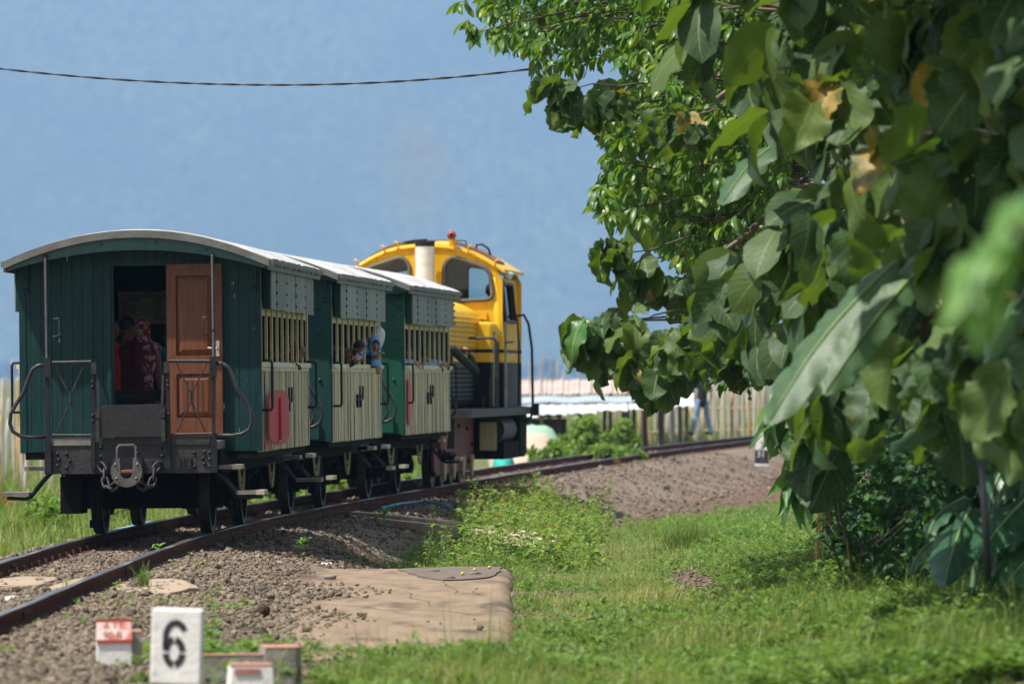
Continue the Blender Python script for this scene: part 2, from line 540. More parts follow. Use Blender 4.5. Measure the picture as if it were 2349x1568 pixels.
M['shoe'] = MAT('dark_shoe', (.02, .02, .022), rough=.6)
# ---------------------------------------------------------------- the line of the track
GAUGE = 1.067
SY = np.arange(0, 260, .1)
SH = np.interp(SY, (30, 50, 56, 62, 68, 74, 80, 90, 110, 130, 150, 170), (.008, .013, .022, .052, .073, .091, .097, .099, .11, .128, .14, .15))
SH = np.convolve(np.pad(SH, 20, 'edge'), np.ones(41) / 41, 'valid')
SX = np.cumsum(SH) * .1
SX = SX - np.interp(58.6, SY, SX) - 3.27


def xr(y):
    """x of the right-hand rail at depth y."""
    y = np.asarray(y, float)
    return np.interp(y, SY, SX) + np.maximum(y - SY[-1], 0) * SH[-1]


def head(y):
    return float(np.arctan(np.interp(y, SY, SH)))


def xmid(y):
    return xr(y) - GAUGE / 2


def sstep(a, b, t):
    t = np.clip((t - a) / (b - a), 0, 1)
    return t * t * (3 - 2 * t)


def wob(x, y, s, seed=0.0):
    return (np.sin(x * s + 1.7 * seed + 1.3 * np.sin(y * s * .8 + seed)) + np.sin(y * s * 1.1 + 2.1 * seed + 1.1 * np.sin(x * s * .7 + 3 * seed))) * .5


def ground(x, y):
    x = np.asarray(x, float); y = np.asarray(y, float)
    r = x - xr(y)
    l = -(r + GAUGE)
    bed = -.138
    low = -.33 - .18 * sstep(50, 66, y) - .12 * sstep(70, 95, y)
    zr = bed + (low - bed) * sstep(.4, 2.7, r)
    bank = np.clip(x - 1.6 - .25 * wob(x, y, .5, 2), 0, 9) * .16
    zr = zr + np.minimum(bank, 1.0) * (1 - sstep(66, 84, y)) * sstep(2, 3, r)
    zl = bed + (-.62 - bed) * sstep(.35, 2.3, l) - .35 * sstep(4, 14, l)
    z = np.where(l > 0, zl, zr)
    pit = np.exp(-(((x + 1.25) / .55) ** 2 + ((y - 65.2) / 2.6) ** 2))
    z = z - .42 * pit
    far = sstep(150, 230, y)
    z = z * (1 - far) + (-1.05) * far
    lip = sstep(34, 37.5, y) * (1 - sstep(38.3, 39.0, y)) * (1 - sstep(-.15, .15, x)) * sstep(-2.45, -2.15, x)
    z = z + (np.maximum(z, -.262) - z) * lip
    amp = .009 * sstep(1.0, 2.5, np.abs(r + GAUGE / 2)) * (1 - far)
    return z + amp * wob(x, y, 2.3, 1) + amp * .8 * wob(x, y, 5.1, 4)


# ---------------------------------------------------------------- ground sheet
M_ground, nt, out = new_mat('soil_gravel_and_grass')
L = nt.links.new
b = nd(nt, 'ShaderNodeBsdfPrincipled', i_Roughness=.95)
b.inputs['Specular IOR Level'].default_value = .15
at = nd(nt, 'ShaderNodeAttribute', attribute_name='green')
vec = mapped(nt, (1, 1, 1), 'Object')
grit = mixc(nt, ramp(nt, noise(nt, vec, 26, 6, .7), .35, .68), (.115, .085, .065), (.25, .20, .15))
grit = mixc(nt, ramp(nt, noise(nt, vec, .8, 4), .45, .7), grit, (.10, .055, .04))
gr = mixc(nt, ramp(nt, noise(nt, vec, 3, 6, .7), .3, .7), (.075, .095, .035), (.15, .15, .06))
ab_ = nd(nt, 'ShaderNodeAttribute', attribute_name='brown')
grit = mixc(nt, ab_.outputs['Fac'], grit, mixc(nt, ramp(nt, noise(nt, vec, 9, 6, .7), .35, .7), (.075, .042, .032), (.16, .10, .08)))
L(mixc(nt, ramp(nt, at.outputs['Fac'], .35, .65), grit, gr), b.inputs['Base Color'])
bp = nd(nt, 'ShaderNodeBump', i_Strength=.45, i_Distance=.04)
L(noise(nt, vec, 18, 6, .7), bp.inputs['Height']); L(bp.outputs[0], b.inputs['Normal'])
L(b.outputs[0], out.inputs[0])


def greenness(x, y):
    """1 where grass and weeds cover the ground, 0 on ballast, soil and slab."""
    r = x - xr(y)
    l = -(r + GAUGE)
    n = .35 * wob(x, y, 1.3, 3) + .25 * wob(x, y, 3.1, 5)
    bare = sstep(.5, .85, wob(x, y * .35, 1.7, 51) * .7 + .45 * wob(x, y * .4, 4.1, 52)) * .8
    edge_r = np.where(y < 59, (.05 - xr(y) - 1.35 * (1 - sstep(35.6, 38.0, y))), 1.75 + .9 * sstep(66, 75, y) + .9 * sstep(75, 95, y) + 1.2 * sstep(95, 110, y))
    g = sstep(-.25, .3, r - edge_r + n * .9)
    weeds = sstep(.1, .5, wob(x, y, 1.6, 8) + .5 * wob(x, y, 4.0, 2) - .1) * sstep(.9, 1.5, r) * (y < 50)
    weeds = np.maximum(weeds, 1.15 * np.exp(-(((x + 1.62) / .42) ** 2 + ((y - 40.5) / 3.6) ** 2)) * sstep(-.5, .2, wob(x, y, 4.2, 61)))
    g = np.maximum(g, .75 * np.clip(weeds, 0, 1))
    g = g * (1 - bare * (x < 2.6))
    path = np.exp(-(((x - 1.76 - .1 * wob(y, x, .8, 1)) / .22) ** 2 + ((y - 54) / 6) ** 2))
    g = g * (1 - .95 * np.clip(path * 1.4, 0, 1))
    gl = sstep(1.5, 2.2, l + .5 * n)
    g = np.where(l > 0, gl, g)
    on_slab = (x > -2.1) & (x < 0.02) & (y < 56.6) & (r > 1.2) & (y > 38.5 + .8 * wob(x, y, 2.2, 9))
    return np.where(on_slab, 0, g)


ys = np.concatenate([np.arange(6, 30, 1.5), np.arange(30, 80, .3), np.arange(80, 170, .8), 170 * 1.077 ** np.arange(0, 64)])
us = np.concatenate([-np.geomspace(40, .115, 60), np.linspace(-.11, .11, 151), np.geomspace(.115, 40, 60)])
GX = (us[None, :] * np.minimum(np.maximum(ys, 22), 400)[:, None])
GY = np.repeat(ys[:, None], len(us), 1)
GX = np.where(np.abs(us[None, :]) > .2, np.sign(us)[None, :] * np.maximum(np.abs(GX), np.abs(us)[None, :] * 150), GX)
GZ = ground(GX, GY)
nu, nv = len(us), len(ys)
idx = np.arange(nu * nv).reshape(nv, nu)
F = np.stack([idx[:-1, :-1], idx[:-1, 1:], idx[1:, 1:], idx[1:, :-1]], -1).reshape(-1, 4)
me = np_mesh('ground', np.stack([GX, GY, GZ], -1).reshape(-1, 3), F, True)
a = me.attributes.new('green', 'FLOAT', 'POINT')
gg = greenness(GX, GY); gg = np.where(GY > 150, .9, gg)
a.data.foreach_set('value', gg.ravel().astype(np.float32))
a = me.attributes.new('brown', 'FLOAT', 'POINT')
rr_ = GX - xr(GY)
a.data.foreach_set('value', np.clip(np.where(rr_ > 0, sstep(1.9, 3.2, rr_ + .5 * wob(GX, GY, 1.2, 33)) * (GY > 60) + np.exp(-(((GX - 1.76) / .4) ** 2 + ((GY - 54) / 8) ** 2)), 0), 0, 1).ravel().astype(np.float32))
tag(link('ground', me, None, M_ground), kind='structure')

# ---------------------------------------------------------------- forested mountain behind the lake plain
M_hill, nt, out = new_mat('forested_mountain')
L = nt.links.new
b = nd(nt, 'ShaderNodeBsdfPrincipled', i_Roughness=.95)
b.inputs['Specular IOR Level'].default_value = .1
vec = mapped(nt, (1, .12, 1), 'Object')
c = mixc(nt, ramp(nt, noise(nt, vec, .05, 8, .68), .3, .7), (.024, .044, .02), (.135, .16, .063))
c = mixc(nt, ramp(nt, noise(nt, vec, .0022, 5, .6), .46, .6), c, mixc(nt, .55, c, (.035, .06, .028)))
L(c, b.inputs['Base Color'])
bp = nd(nt, 'ShaderNodeBump', i_Strength=1.0, i_Distance=9)
L(noise(nt, vec, .03, 6, .65), bp.inputs['Height']); L(bp.outputs[0], b.inputs['Normal'])
L(b.outputs[0], out.inputs[0])
hx = np.linspace(-7800, 7800, 261)
hy = np.concatenate([[9600], np.linspace(9900, 12900, 150)])
HX, HY = np.meshgrid(hx, hy)
ridge = np.clip((HY - 9750 - 240 * wob(HX, HY * 0, .0014, 3)) / 2250, 0, 1)
HZ = -4 + 1110 * ridge ** 1.08 + np.minimum(ridge * 4, 1) * (60 * wob(HX + .9 * HY, HY * .3, .0026, 1) + 16 * wob(HX - .5 * HY, HY, .007, 2) + 8 * wob(HX, HY, .017, 3)) + np.minimum(ridge * 30, 1) * 5 * wob(HX, HY, .036, 6)
HZ = np.minimum(HZ, 1190)
HZ[0] = -4
idx = np.arange(HX.size).reshape(HX.shape)
F = np.stack([idx[:-1, :-1], idx[:-1, 1:], idx[1:, 1:], idx[1:, :-1]], -1).reshape(-1, 4)
tag(link('mountain', np_mesh('mountain', np.stack([HX, HY, HZ], -1).reshape(-1, 3), F, True), None, M_hill), kind='structure')

# ---------------------------------------------------------------- air
hb = MB().span((-14500, -60, -6.5), (14500, 20500, 1205))
M_haze, nt, out = new_mat('haze_air')
pv = nd(nt, 'ShaderNodeVolumePrincipled')
pv.inputs['Color'].default_value = (.37, .61, 1.0, 1)
pv.inputs['Density'].default_value = .00012
pv.inputs['Anisotropy'].default_value = 0.0
nt.links.new(pv.outputs[0], out.inputs['Volume'])
tag(hb.build('haze', M_haze), kind='stuff')

# ---------------------------------------------------------------- railway track
M['rail'], nt, out = new_mat('rusty_rail_with_worn_top')
L = nt.links.new
b = nd(nt, 'ShaderNodeBsdfPrincipled')
vec = mapped(nt)
rust = mixc(nt, ramp(nt, noise(nt, vec, 9, 6, .7), .35, .7), (.05, .022, .012), (.12, .055, .032))
sp = nt.nodes.new('ShaderNodeSeparateXYZ'); L(vec, sp.inputs[0])
top = ramp(nt, sp.outputs[2], .0, .002)
mr = nd(nt, 'ShaderNodeMapRange'); mr.inputs['From Min'].default_value = -.006; mr.inputs['From Max'].default_value = -.003
L(sp.outputs[2], mr.inputs[0])
L(mixc(nt, mr.outputs[0], rust, (.30, .29, .28)), b.inputs['Base Color'])
L(mr.outputs[0], b.inputs['Metallic'])
b.inputs['Specular IOR Level'].default_value = .12
rr = nd(nt, 'ShaderNodeMapRange'); rr.inputs['To Min'].default_value = .95; rr.inputs['To Max'].default_value = .38
L(mr.outputs[0], rr.inputs[0]); L(rr.outputs[0], b.inputs['Roughness'])
L(b.outputs[0], out.inputs[0])
M['rust'] = MAT('dark_rust', (.07, .032, .02), (.13, .06, .04), rough=.8, nscale=10, bump=.3)
M['sleeper'] = MAT('rusty_steel_sleeper', (.12, .062, .05), (.19, .12, .10), rough=.8, nscale=6, stretch=(.6, 3, 1), bump=.3, rand=.15)

track = tag(empty('railway_track', (float(xmid(60)), 60, 0)),
            'rusty narrow railway track curving away to the right under the train', 'railway track')
t0 = track.location.copy()
prof = [(-.029, 0), (.029, 0), (.031, -.012), (.028, -.034), (.008, -.042), (.008, -.10), (.052, -.112), (.052, -.122),
        (-.052, -.122), (-.052, -.112), (-.008, -.10), (-.008, -.042), (-.028, -.034), (-.031, -.012)]
yy = np.concatenate([np.arange(14, 38, 3), np.arange(38, 200, .5)])
for side in (-1, 1):
    vs, fs = [], []
    n = len(prof)
    for i, y in enumerate(yy):
        h = head(y)
        wig = .006 * math.sin(y * .9 + side) + .004 * math.sin(y * 2.3)
        for px, pz in prof:
            q = float(xmid(y)) + (side * GAUGE / 2 + px + side * .029 + wig) * math.cos(h)
            vs.append((q - t0.x, y - (side * GAUGE / 2 + px) * math.sin(h) - t0.y, pz + .004 * math.sin(y * 1.3 + side * 2) * (pz > -1)))
    for i in range(len(yy) - 1):
        for k in range(n):
            k2 = (k + 1) % n
            fs.append((i * n + k, i * n + k2, (i + 1) * n + k2, (i + 1) * n + k))
    # keep the running surface at its own height so the worn band stays on top
    me = bpy.data.meshes.new('rail'); me.from_pydata(vs, [], fs); me.update()
    link('rail', me, track, M['rail'])
sb = MB()
sb.prism([(-.12, -.09), (-.085, 0), (.085, 0), (.12, -.09)], lambda a, c: (-.88, a, c), lambda a, c: (.88, a, c))
for sx in (-.62, -.45, .45, .62):
    sb.box((sx, 0, .008), (.05, .07, .016))
sleeper_me = sb.mesh('sleeper')
y = 26.3
k = 0
while y < 175:
    o = link('sleeper', sleeper_me, track, M['sleeper'])
    o.location = (float(xmid(y)) - t0.x, y - t0.y, -.128 - .012 * (k % 3 == 1))
    o.rotation_euler = (0, 0, -head(y) + rnd.uniform(-.02, .02))
    y += .66; k += 1
# fish plates with bolts where rail lengths meet; clips beside the near rails
fb = MB().box((0, 0, 0), (.022, .5, .062))
for q in (-.18, -.06, .06, .18):
    fb.cyl((0, q, 0), (.034, q, 0), .014, 6)
fish_me = fb.mesh('fish_plate')
clip = MB().box((0, 0, 0), (.06, .045, .02)).cyl((0, 0, 0), (0, 0, .05), .019, 6).mesh('rail_clip')
for side in (-1, 1):
    for y in (41.2, 50.4, 63.8, 76.5, 91, 104, 117, 130, 143):
        y = y + (1.1 if side < 0 else 0)
        h = head(y)
        o = link('fish_plate', fish_me, track, M['rust'])
        off = side * GAUGE / 2 + side * .029 + .016
        o.location = (float(xmid(y)) + off * math.cos(h) - t0.x, y - off * math.sin(h) - t0.y, -.07)
        o.rotation_euler = (0, 0, -h)
    y = 40.0
    while y < 60:
        h = head(y)
        for inn in (-1, 1):
            if side == 1 or inn == -1: continue
            o = link('rail_clip', clip, track, M['rust'])
            off = side * (GAUGE / 2 + .029) + inn * .075
            o.location = (float(xmid(y)) + off - t0.x, y - t0.y, -.118)
            o.rotation_euler = (0, 0, rnd.uniform(-.3, .3))
        y += .66
# ---------------------------------------------------------------- carriages
HL, HW, PLAT = 2.85, 1.24, 3.74           # half length of the body, half width, end of the platform


def arch_z(x):
    return 3.15 - .31 * (x / 1.37) ** 2


rivet = MB().ell((0, 0, 0), (.018, .018, .018), n=6, m=4).mesh('bolt', True)


def bolt(parent, p, mat, s=1.0):
    o = link('bolt', rivet, parent, M['black_iron'])
    if mat is not M['black_iron']:
        o.material_slots[0].link = 'OBJECT'; o.material_slots[0].material = mat
    o.location = p; o.scale = (s, s, s)
    return o


def coach(y0, label, green, boards, first):
    h = math.atan2(float(xmid(y0 + 1.75) - xmid(y0 - 1.75)), 3.5)
    C = empty('passenger_carriage', (float((xmid(y0 + 1.75) + xmid(y0 - 1.75)) / 2), y0, 0), (0, math.radians(-.55), -h))
    tag(C, label, 'train carriage', 'wooden carriages of the train')
    R = random.Random(int(y0 * 10))
    # --- roof
    xs = np.linspace(-1.37, 1.37, 25)
    m = MB()
    n = len(xs)
    yv = np.linspace(-HL - .32, HL + .32, 22)
    vs = [(x, y, arch_z(x) + .008 * math.sin(y * 9 + x * 3) * (abs(x) > 1.1) + .004 * math.sin(y * 2.1 + x * 5)) for y in yv for x in xs]
    vs += [(x, y, arch_z(x) - .062) for y in yv for x in xs]
    N = n * len(yv)
    fs = []
    for j in range(len(yv) - 1):
        for i in range(n - 1):
            q = j * n + i
            fs.append((q, q + 1, q + n + 1, q + n)); fs.append((N + q + n, N + q + n + 1, N + q + 1, N + q))
        for i in (0, n - 1):
            q = j * n + i
            fs.append((q, q + n, N + q + n, N + q))
    for j in (0, len(yv) - 1):
        for i in range(n - 1):
            q = j * n + i
            fs.append((q, N + q, N + q + 1, q + 1))
    m.add(vs, fs)
    roof = m.build('roof', M['roof'], C)
    sharp_smooth(roof, 35)
    m = MB()                                                   # folded sheet joints and rippled gutter rim
    for y in np.arange(-HL - .1, HL + .2, .62):
        m.tube([(x, y + .01 * math.sin(x * 4), arch_z(x) + .006) for x in np.linspace(-1.36, 1.36, 17)], .011, 4)
    m.build('roof_seam', M['roof'], roof)
    for s in (-1, 1):
        m = MB()
        yv2 = np.linspace(-HL - .31, HL + .31, 64)
        for j in range(len(yv2) - 1):
            w = R.uniform(-.006, .006)
            m.box((s * 1.385, (yv2[j] + yv2[j + 1]) / 2, 2.812 + w), (.034 + R.uniform(-.008, .008), (yv2[1] - yv2[0]) * .93, .058))
        m.build('gutter_rim', M['roof_rim'], roof)
        m = MB().span((s * 1.345, -HL - .29, 2.73), (s * 1.372, HL + .29, 2.775))
        m.build('eave_board', M['roof_rim'], C)
    for e in (-1, 1):                                          # pale rim and green arch board at each roof end
        m = MB()
        top = [(x, arch_z(x) - .002) for x in np.linspace(-1.372, 1.372, 25)]
        bot = [(x, arch_z(x) - .078) for x in np.linspace(1.372, -1.372, 25)]
        m.prism(top + bot, lambda a, c: (a, e * (HL + .318), c), lambda a, c: (a, e * (HL + .342), c))
        m.build('roof_end_rim', M['roof_rim'], C)
        m = MB()
        pts = np.linspace(-1.33, 1.33, 25)
        top = [(x, arch_z(x) - .074) for x in pts]
        bot = [(x, min(arch_z(x) - .086, 2.945 - .165 * (x / 1.2) ** 2)) for x in pts[::-1]]
        m.prism(top + bot, lambda a, c: (a, e * (HL + .26), c), lambda a, c: (a, e * (HL + .30), c))
        a = m.build('roof_arch', M['roof_arch'] if first and e < 0 else green, C)
        for q in (-.9, -.36, .2, .72):
            bolt(a, (q, e * (HL + .302), arch_z(q) - .12), M['roof_arch'] if first and e < 0 else green)
    # --- floor, sole bars
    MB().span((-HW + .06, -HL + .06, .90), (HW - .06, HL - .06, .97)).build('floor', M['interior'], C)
    for s in (-1, 1):
        MB().span((s * .82, -PLAT + .1, .66), (s * .90, PLAT - .1, .895)).build('sole_bar', M['under'], C)
        MB().span((s * .95, -HL, .80), (s * 1.2, HL, .872)).build('floor_edge', M['under'], C)
    # --- end walls
    dx0, dx1, dtop = (-.30, .28, 2.79)
    for e in (-1, 1):
        yw = e * HL
        opening = first and e < 0
        if boards and e < 0:
            back = MB()
            for x0, x1, z0 in ((-HW + .02, dx0 - .03, .9), (dx1 + .03, HW - .02, .9), (dx0 - .03, dx1 + .03, dtop + .02)):
                xx = np.linspace(x0, x1, 8)
                back.prism([(x0, z0), (x1, z0)] + [(x, arch_z(x) - .08) for x in xx[::-1]],
                           lambda a, c: (a, yw + .045, c), lambda a, c: (a, yw + .07, c))
            back.build('wall_lining', M['interior'], C)
            nb = 23
            w = 2 * HW / nb
            for i in range(nb):
                x0 = -HW + i * w; x1 = x0 + w - .004; xc = (x0 + x1) / 2
                zb = .875 + R.uniform(-.004, .004)
                if x0 > dx0 - .05 and x1 < dx1 + .09: zb = dtop + .015
                d = R.uniform(-.003, .003)
                m = MB().prism([(x0, zb), (x1, zb), (x1, arch_z(x1) - .09), (x0, arch_z(x0) - .09)],
                               lambda a, c: (a, yw - .012 + d, c), lambda a, c: (a, yw + .040, c))
                m.build('board', green, C)
            for x0 in (dx0 - .045, dx1):
                MB().span((x0, yw - .03, .93), (x0 + .045, yw + .075, dtop)).build('door_post', green, C)
            MB().span((dx0 - .045, yw - .03, dtop), (dx1 + .045, yw + .06, dtop + .045)).build('door_lintel', green, C)
        else:
            xx = np.linspace(-HW, HW, 17)
            m = MB().prism([(-HW, .875), (HW, .875)] + [(x, arch_z(x) - .085) for x in xx[::-1]],
                           lambda a, c: (a, yw - .03, c), lambda a, c: (a, yw + .03, c))
            w_ = m.build('end_wall', green, C)
            if e < 0:
                for z in (1.0, 1.3, 1.6, 2.15, 2.45):
                    bolt(w_, (HW - .13, yw - .035, z), green, 1.2)
                m = MB().span((.72, yw - .075, .90), (1.1, yw - .03, 1.12)); m.build('wall_locker', green, C)
        for s in (-1, 1):
            MB().span((s * (HW - .055), yw - e * .001 - .02, .872), (s * (HW + .012), yw + .05 * -e + .02, 2.80)).build('corner_post', green, C)
            if e < 0:
                b_ = MB().span((s * (HW - .085), yw - .055, 2.52), (s * (HW - .03), yw - .02, 2.80)).build('bracket', green, C)
                for z in (2.56, 2.66):
                    bolt(b_, (s * (HW - .057), yw - .058, z), M['black_iron'])
    # --- sides
    for s in (-1, 1):
        m = MB()
        ns = 62
        ww = 2 * HL / ns
        for i in range(ns):
            yb = -HL + i * ww
            o_ = R.choice((0, .003, .006, .012, .022)) * R.uniform(.5, 1)
            m.span((s * (HW - .04), yb + .003, .865 + R.uniform(-.006, .004)), (s * (HW + .004 + o_), yb + ww - R.choice((.002, .004, .012)), 1.70))
        m.build('side_cladding', M['cream_streaks'], C)
        for z0, z1, d in ((1.695, 1.735, .018), (1.735, 1.785, .045)):
            m = MB()
            for i in range(12):
                ya, yb = -HL + i * 2 * HL / 12, -HL + (i + 1) * 2 * HL / 12
                q = R.uniform(-.006, .006)
                m.span((s * (HW - .06), ya, z0), (s * (HW + d + q), yb - .003, z1 + R.uniform(-.004, .004)))
            m.build('window_ledge', M['cream_ledge'], C)
        MB().span((s * (HW - .05), -HL + .03, 2.27), (s * (HW - .005), HL - .03, 2.36)).build('window_head', M['cream'], C)
        for i in range(10):
            y = -HL + .06 + i * (2 * HL - .12) / 9
            slat = MB().span((s * (HW - .014), y - .035, 1.785), (s * (HW + .012), y + .035, 2.42))
            slat.build('slat', M['cream'], C)
        if s < 0:                                              # woven blinds let down on the sunny side
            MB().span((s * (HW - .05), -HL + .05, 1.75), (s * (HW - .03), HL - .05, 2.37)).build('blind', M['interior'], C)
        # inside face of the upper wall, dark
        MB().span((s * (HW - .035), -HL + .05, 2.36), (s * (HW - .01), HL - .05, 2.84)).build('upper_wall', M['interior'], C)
        # hanging rain boards, set out from the wall
        p0, p1 = -2.58, 2.62
        edge = [p0 + .0, p0 + .55, p0 + 1.7, p0 + 2.85, p0 + 4.0, p1]
        for i in range(5):
            m = MB().span((s * 1.325, edge[i] + .008, 2.335 + R.uniform(-.012, .008)), (s * (1.338 + .006 * (i % 2)), edge[i + 1] - .008, 2.80))
            pn = m.build('rain_board', M['grey_panel'], C)
            for z in np.linspace(2.39, 2.74, 5 if not first else 4):
                bolt(pn, (s * 1.342, edge[i + 1] - .02, float(z)), M['black_iron'], .95)
        for y in (p0 - .012, p1 - .005):
            MB().span((s * (HW + .012), y, 2.335), (s * 1.322, y + .02, 2.79)).build('rain_board_end', green, C)
        MB().span((s * (HW + .012), p0 + .02, 2.335), (s * 1.322, p1 - .01, 2.35)).build('rain_board_base', M['grey_panel'], C)
        # grab handles
        for y in (-HL + .12, HL - .12):
            m = MB().tube([(s * HW, y, 1.80), (s * (HW + .095), y, 1.80), (s * (HW + .11), y, 1.77), (s * (HW + .11), y, 1.32), (s * (HW + .095), y, 1.29), (s * HW, y, 1.29)], .015, 6)
            m.build('grab_handle', M['black_iron'], C, True)
        # lamp hooks
        for y in (-.1, .25):
            z = 1.36
            m = MB().tube([(s * (HW + .014), y - .25, z), (s * (HW + .05), y - .1, z), (s * (HW + .05), y, z), (s * (HW + .05), y + .01, z + .16)], .012, 5)
            m.box((s * (HW + .03), y - .12, z - .02), (.03, .03, .16))
            m.build('lamp_hook', M['black_iron'], C)
    # --- platforms and end fittings
    for e in (-1, 1):
        T = Matrix.Identity(4) if e < 0 else Matrix.Rotation(math.pi, 4, 'Z')
        p = lambda: MB(T)
        p().span((-.87, -PLAT + .08, .90), (.87, -HL - .03, .985)).build('platform', M['step_wood'] if first and e < 0 else M['under'], C)
        hs = p().span((-.87, -PLAT, .665), (.87, -PLAT + .08, .985)).build('headstock', M['grey_iron'], C)
        for x0, x1 in ((-.81, -.41), (-.38, .36), (.37, .80)):
            p().span((x0, -PLAT - .012, .955), (x1, -PLAT + .10, 1.025 + .014 * (x0 > 0))).build('edge_board', M['grey_iron'] if x0 > -.5 else M['step_wood'], C)
        if first and e < 0:
            for bx, bz in ((-.81, .86), (-.81, .78), (-.81, .70), (-.755, .87), (-.66, .87), (-.74, .81), (-.63, .80), (-.755, .75), (-.66, .73),
                           (.80, .87), (.80, .80), (.80, .73), (.64, .87), (.745, .875), (.61, .80), (.73, .81), (.645, .73), (.745, .755), (.07, .87), (-.31, .93), (-.31, .84), (.31, .92), (.31, .84)):
                bolt(hs, (bx, -PLAT - .004, bz), M['black_iron'], 1.05)
            m = MB()
            for bx in (.48, .535, .59):
                m.box((bx, -PLAT - .008, .765), (.045 if bx != .535 else .02, .02, .12))
            m.build('socket_plate', M['black_iron'], hs)
        # tall stanchions to the roof, short ones at the gap
        for s in (-1, 1):
            m = p().tube([(s * .845, -PLAT - .02, .68), (s * .845, -PLAT - .02, 1.06), (s * .85, -PLAT + .0, 1.8)], .024, 4)
            m.tube([(s * .85, -PLAT + .0, 1.8), (s * .86 - .075, -HL - .30, 2.90)], .019, 8)
            st = m.build('stanchion', M['black_iron'], C)
            p().box((s * .845, -PLAT - .022, 1.74), (.07, .05, .20)).build('stanchion_clamp', M['black_iron'], st)
            p().box((s * .845, -PLAT - .03, .84), (.06, .02, .34)).build('stanchion_foot', M['black_iron'], st)
            p().tube([(s * .80, -PLAT + .12, 2.24), (s * .74, -PLAT + .1, 2.245), (s * .735, -PLAT + .1, 2.07), (s * .80, -PLAT + .08, 2.06)], .010, 5).build('grip', M['rod_iron'], st, True)
            m = p().tube([(s * .385, -PLAT - .015, .70), (s * .385, -PLAT - .015, 1.04), (s * .375, -PLAT - .01, 1.80)], .028, 4)
            sh = m.build('gate_post', M['black_iron'], C)
            p().box((s * .37, -PLAT - .02, 1.735), (.055, .06, .11)).tube([(s * .335, -PLAT - .02, 1.66), (s * .315, -PLAT - .03, 1.2)], .018, 4).build('gate_latch', M['grey_iron'], sh)
            for z in (1.2, 1.26, 1.55, 1.6):
                o = bolt(sh, T @ Vector((s * .385, -PLAT - .038, z)), M['black_iron'], .9)
            # rails and crossed rods of the side panel
            m = p().tube([(s * .40, -PLAT - .012, 1.80), (s * .83, -PLAT - .012, 1.795)], .018, 6)
            m.tube([(s * .40, -PLAT - .012, 1.055), (s * .83, -PLAT - .012, 1.06)], .014, 6)
            ra = m.build('side_rail', M['rod_iron'], C)
            m = p()
            cx, cz = s * .615, 1.43
            for q in ((s * .78, 1.775), (s * .47, 1.775), (s * .76, 1.08), (s * .47, 1.08)):
                m.tube([(q[0], -PLAT - .01, q[1]), (cx + (q[0] - cx) * .08, -PLAT - .012, cz + (q[1] - cz) * .16)], .008, 5)
            m.tube([(cx, -PLAT - .013, cz - .07), (cx, -PLAT - .013, cz + .07)], .013, 6)
            m.build('crossed_rod', M['rod_iron'], ra)
            # bent handrail that sweeps outwards
            pts = [(.85, 1.775), (.94, 1.77), (1.0, 1.73), (1.04, 1.64), (1.09, 1.50), (1.17, 1.38), (1.225, 1.28), (1.235, 1.18), (1.205, 1.10), (1.13, 1.055), (1.03, 1.04), (.85, 1.045)]
            p().tube([(s * a, -PLAT - .01, c) for a, c in pts], .021, 8).build('bent_handrail', M['rod_iron'], C, True)
            # steps
            br = p()
            for q in (0, .14):
                br.tube([(s * .86, -PLAT + .2 + q, .67), (s * .93, -PLAT + .2 + q, .60), (s * 1.07, -PLAT + .2 + q, .43), (s * 1.12, -PLAT + .2 + q, .41), (s * 1.3, -PLAT + .2 + q, .42)], .019, 5)
            br.build('step_bracket', M['black_iron'], C)
            for x0, x1, z in ((.88, 1.10, .70), (1.06, 1.34, .44)):
                stp = p().span((s * x0, -PLAT + .08, z), (s * x1, -PLAT + .46, z + .04)).build('step', M['step_wood'] if first else M['under'], C)
                p().span((s * (x1 - .08), -PLAT + .076, z - .002), (s * (x1 + .004), -PLAT + .464, z + .043)).build('step_tip', M['step_tip'] if not first or s > 0 else M['step_wood'], stp)
        # fall plate
        fp = p()
        fp.prism([(-.34, 0), (.325, 0), (.345, .30), (.33, .335), (-.32, .325), (-.345, .30)],
                 lambda a, c: (a, -PLAT - .035 - c * .06, 1.035 + c), lambda a, c: (a, -PLAT - .055 - c * .06, 1.035 + c))
        fpo = fp.build('fall_plate', M['rubber'], C)
        m = p()
        for s in (-1, 1):
            m.box((s * .335, -PLAT - .06, 1.10), (.04, .03, .22)).box((s * .33, -PLAT - .062, 1.28), (.045, .03, .10))
        m.build('plate_hinge', M['grey_iron'], fpo)
        # coupling: slotted disc, pin, bail, chains
        m = p()
        out_, inn = [], []
        pr = [(.158 * math.sin(a), .158 * math.cos(a)) for a in np.linspace(math.radians(25), math.radians(335), 28)]
        inner = [(.062 * math.sin(a), -.01 + .062 * math.cos(a)) for a in np.linspace(math.radians(250), math.radians(110), 8)]
        poly = pr + [(-.062, .05)] + inner + [(.062, .05)]
        m.prism(poly, lambda a, c: (a - .01, -PLAT - .36, .69 + c), lambda a, c: (a - .01, -PLAT - .31, .69 + c))
        cd = m.build('coupling_disc', M['coupler'], C)
        for q in ((-.11, .07), (.11, .07), (-.1, -.07), (.1, -.07)):
            bolt(cd, T @ Vector((q[0] - .01, -PLAT - .362, .69 + q[1])), M['coupler'], .9)
        m = p().cyl((-.01, -PLAT - .34, .70), (-.01, -PLAT + .02, .70), .055, 12)
        m.box((-.01, -PLAT - .17, .70), (.10, .2, .16)).box((-.01, -PLAT - .015, .70), (.26, .03, .26))
        m.build('draw_bar', M['black_iron'], C)
        p().cyl((-.075, -PLAT - .335, .685), (.055, -PLAT - .335, .685), .026, 10).build('coupling_pin', M['rust'], cd)
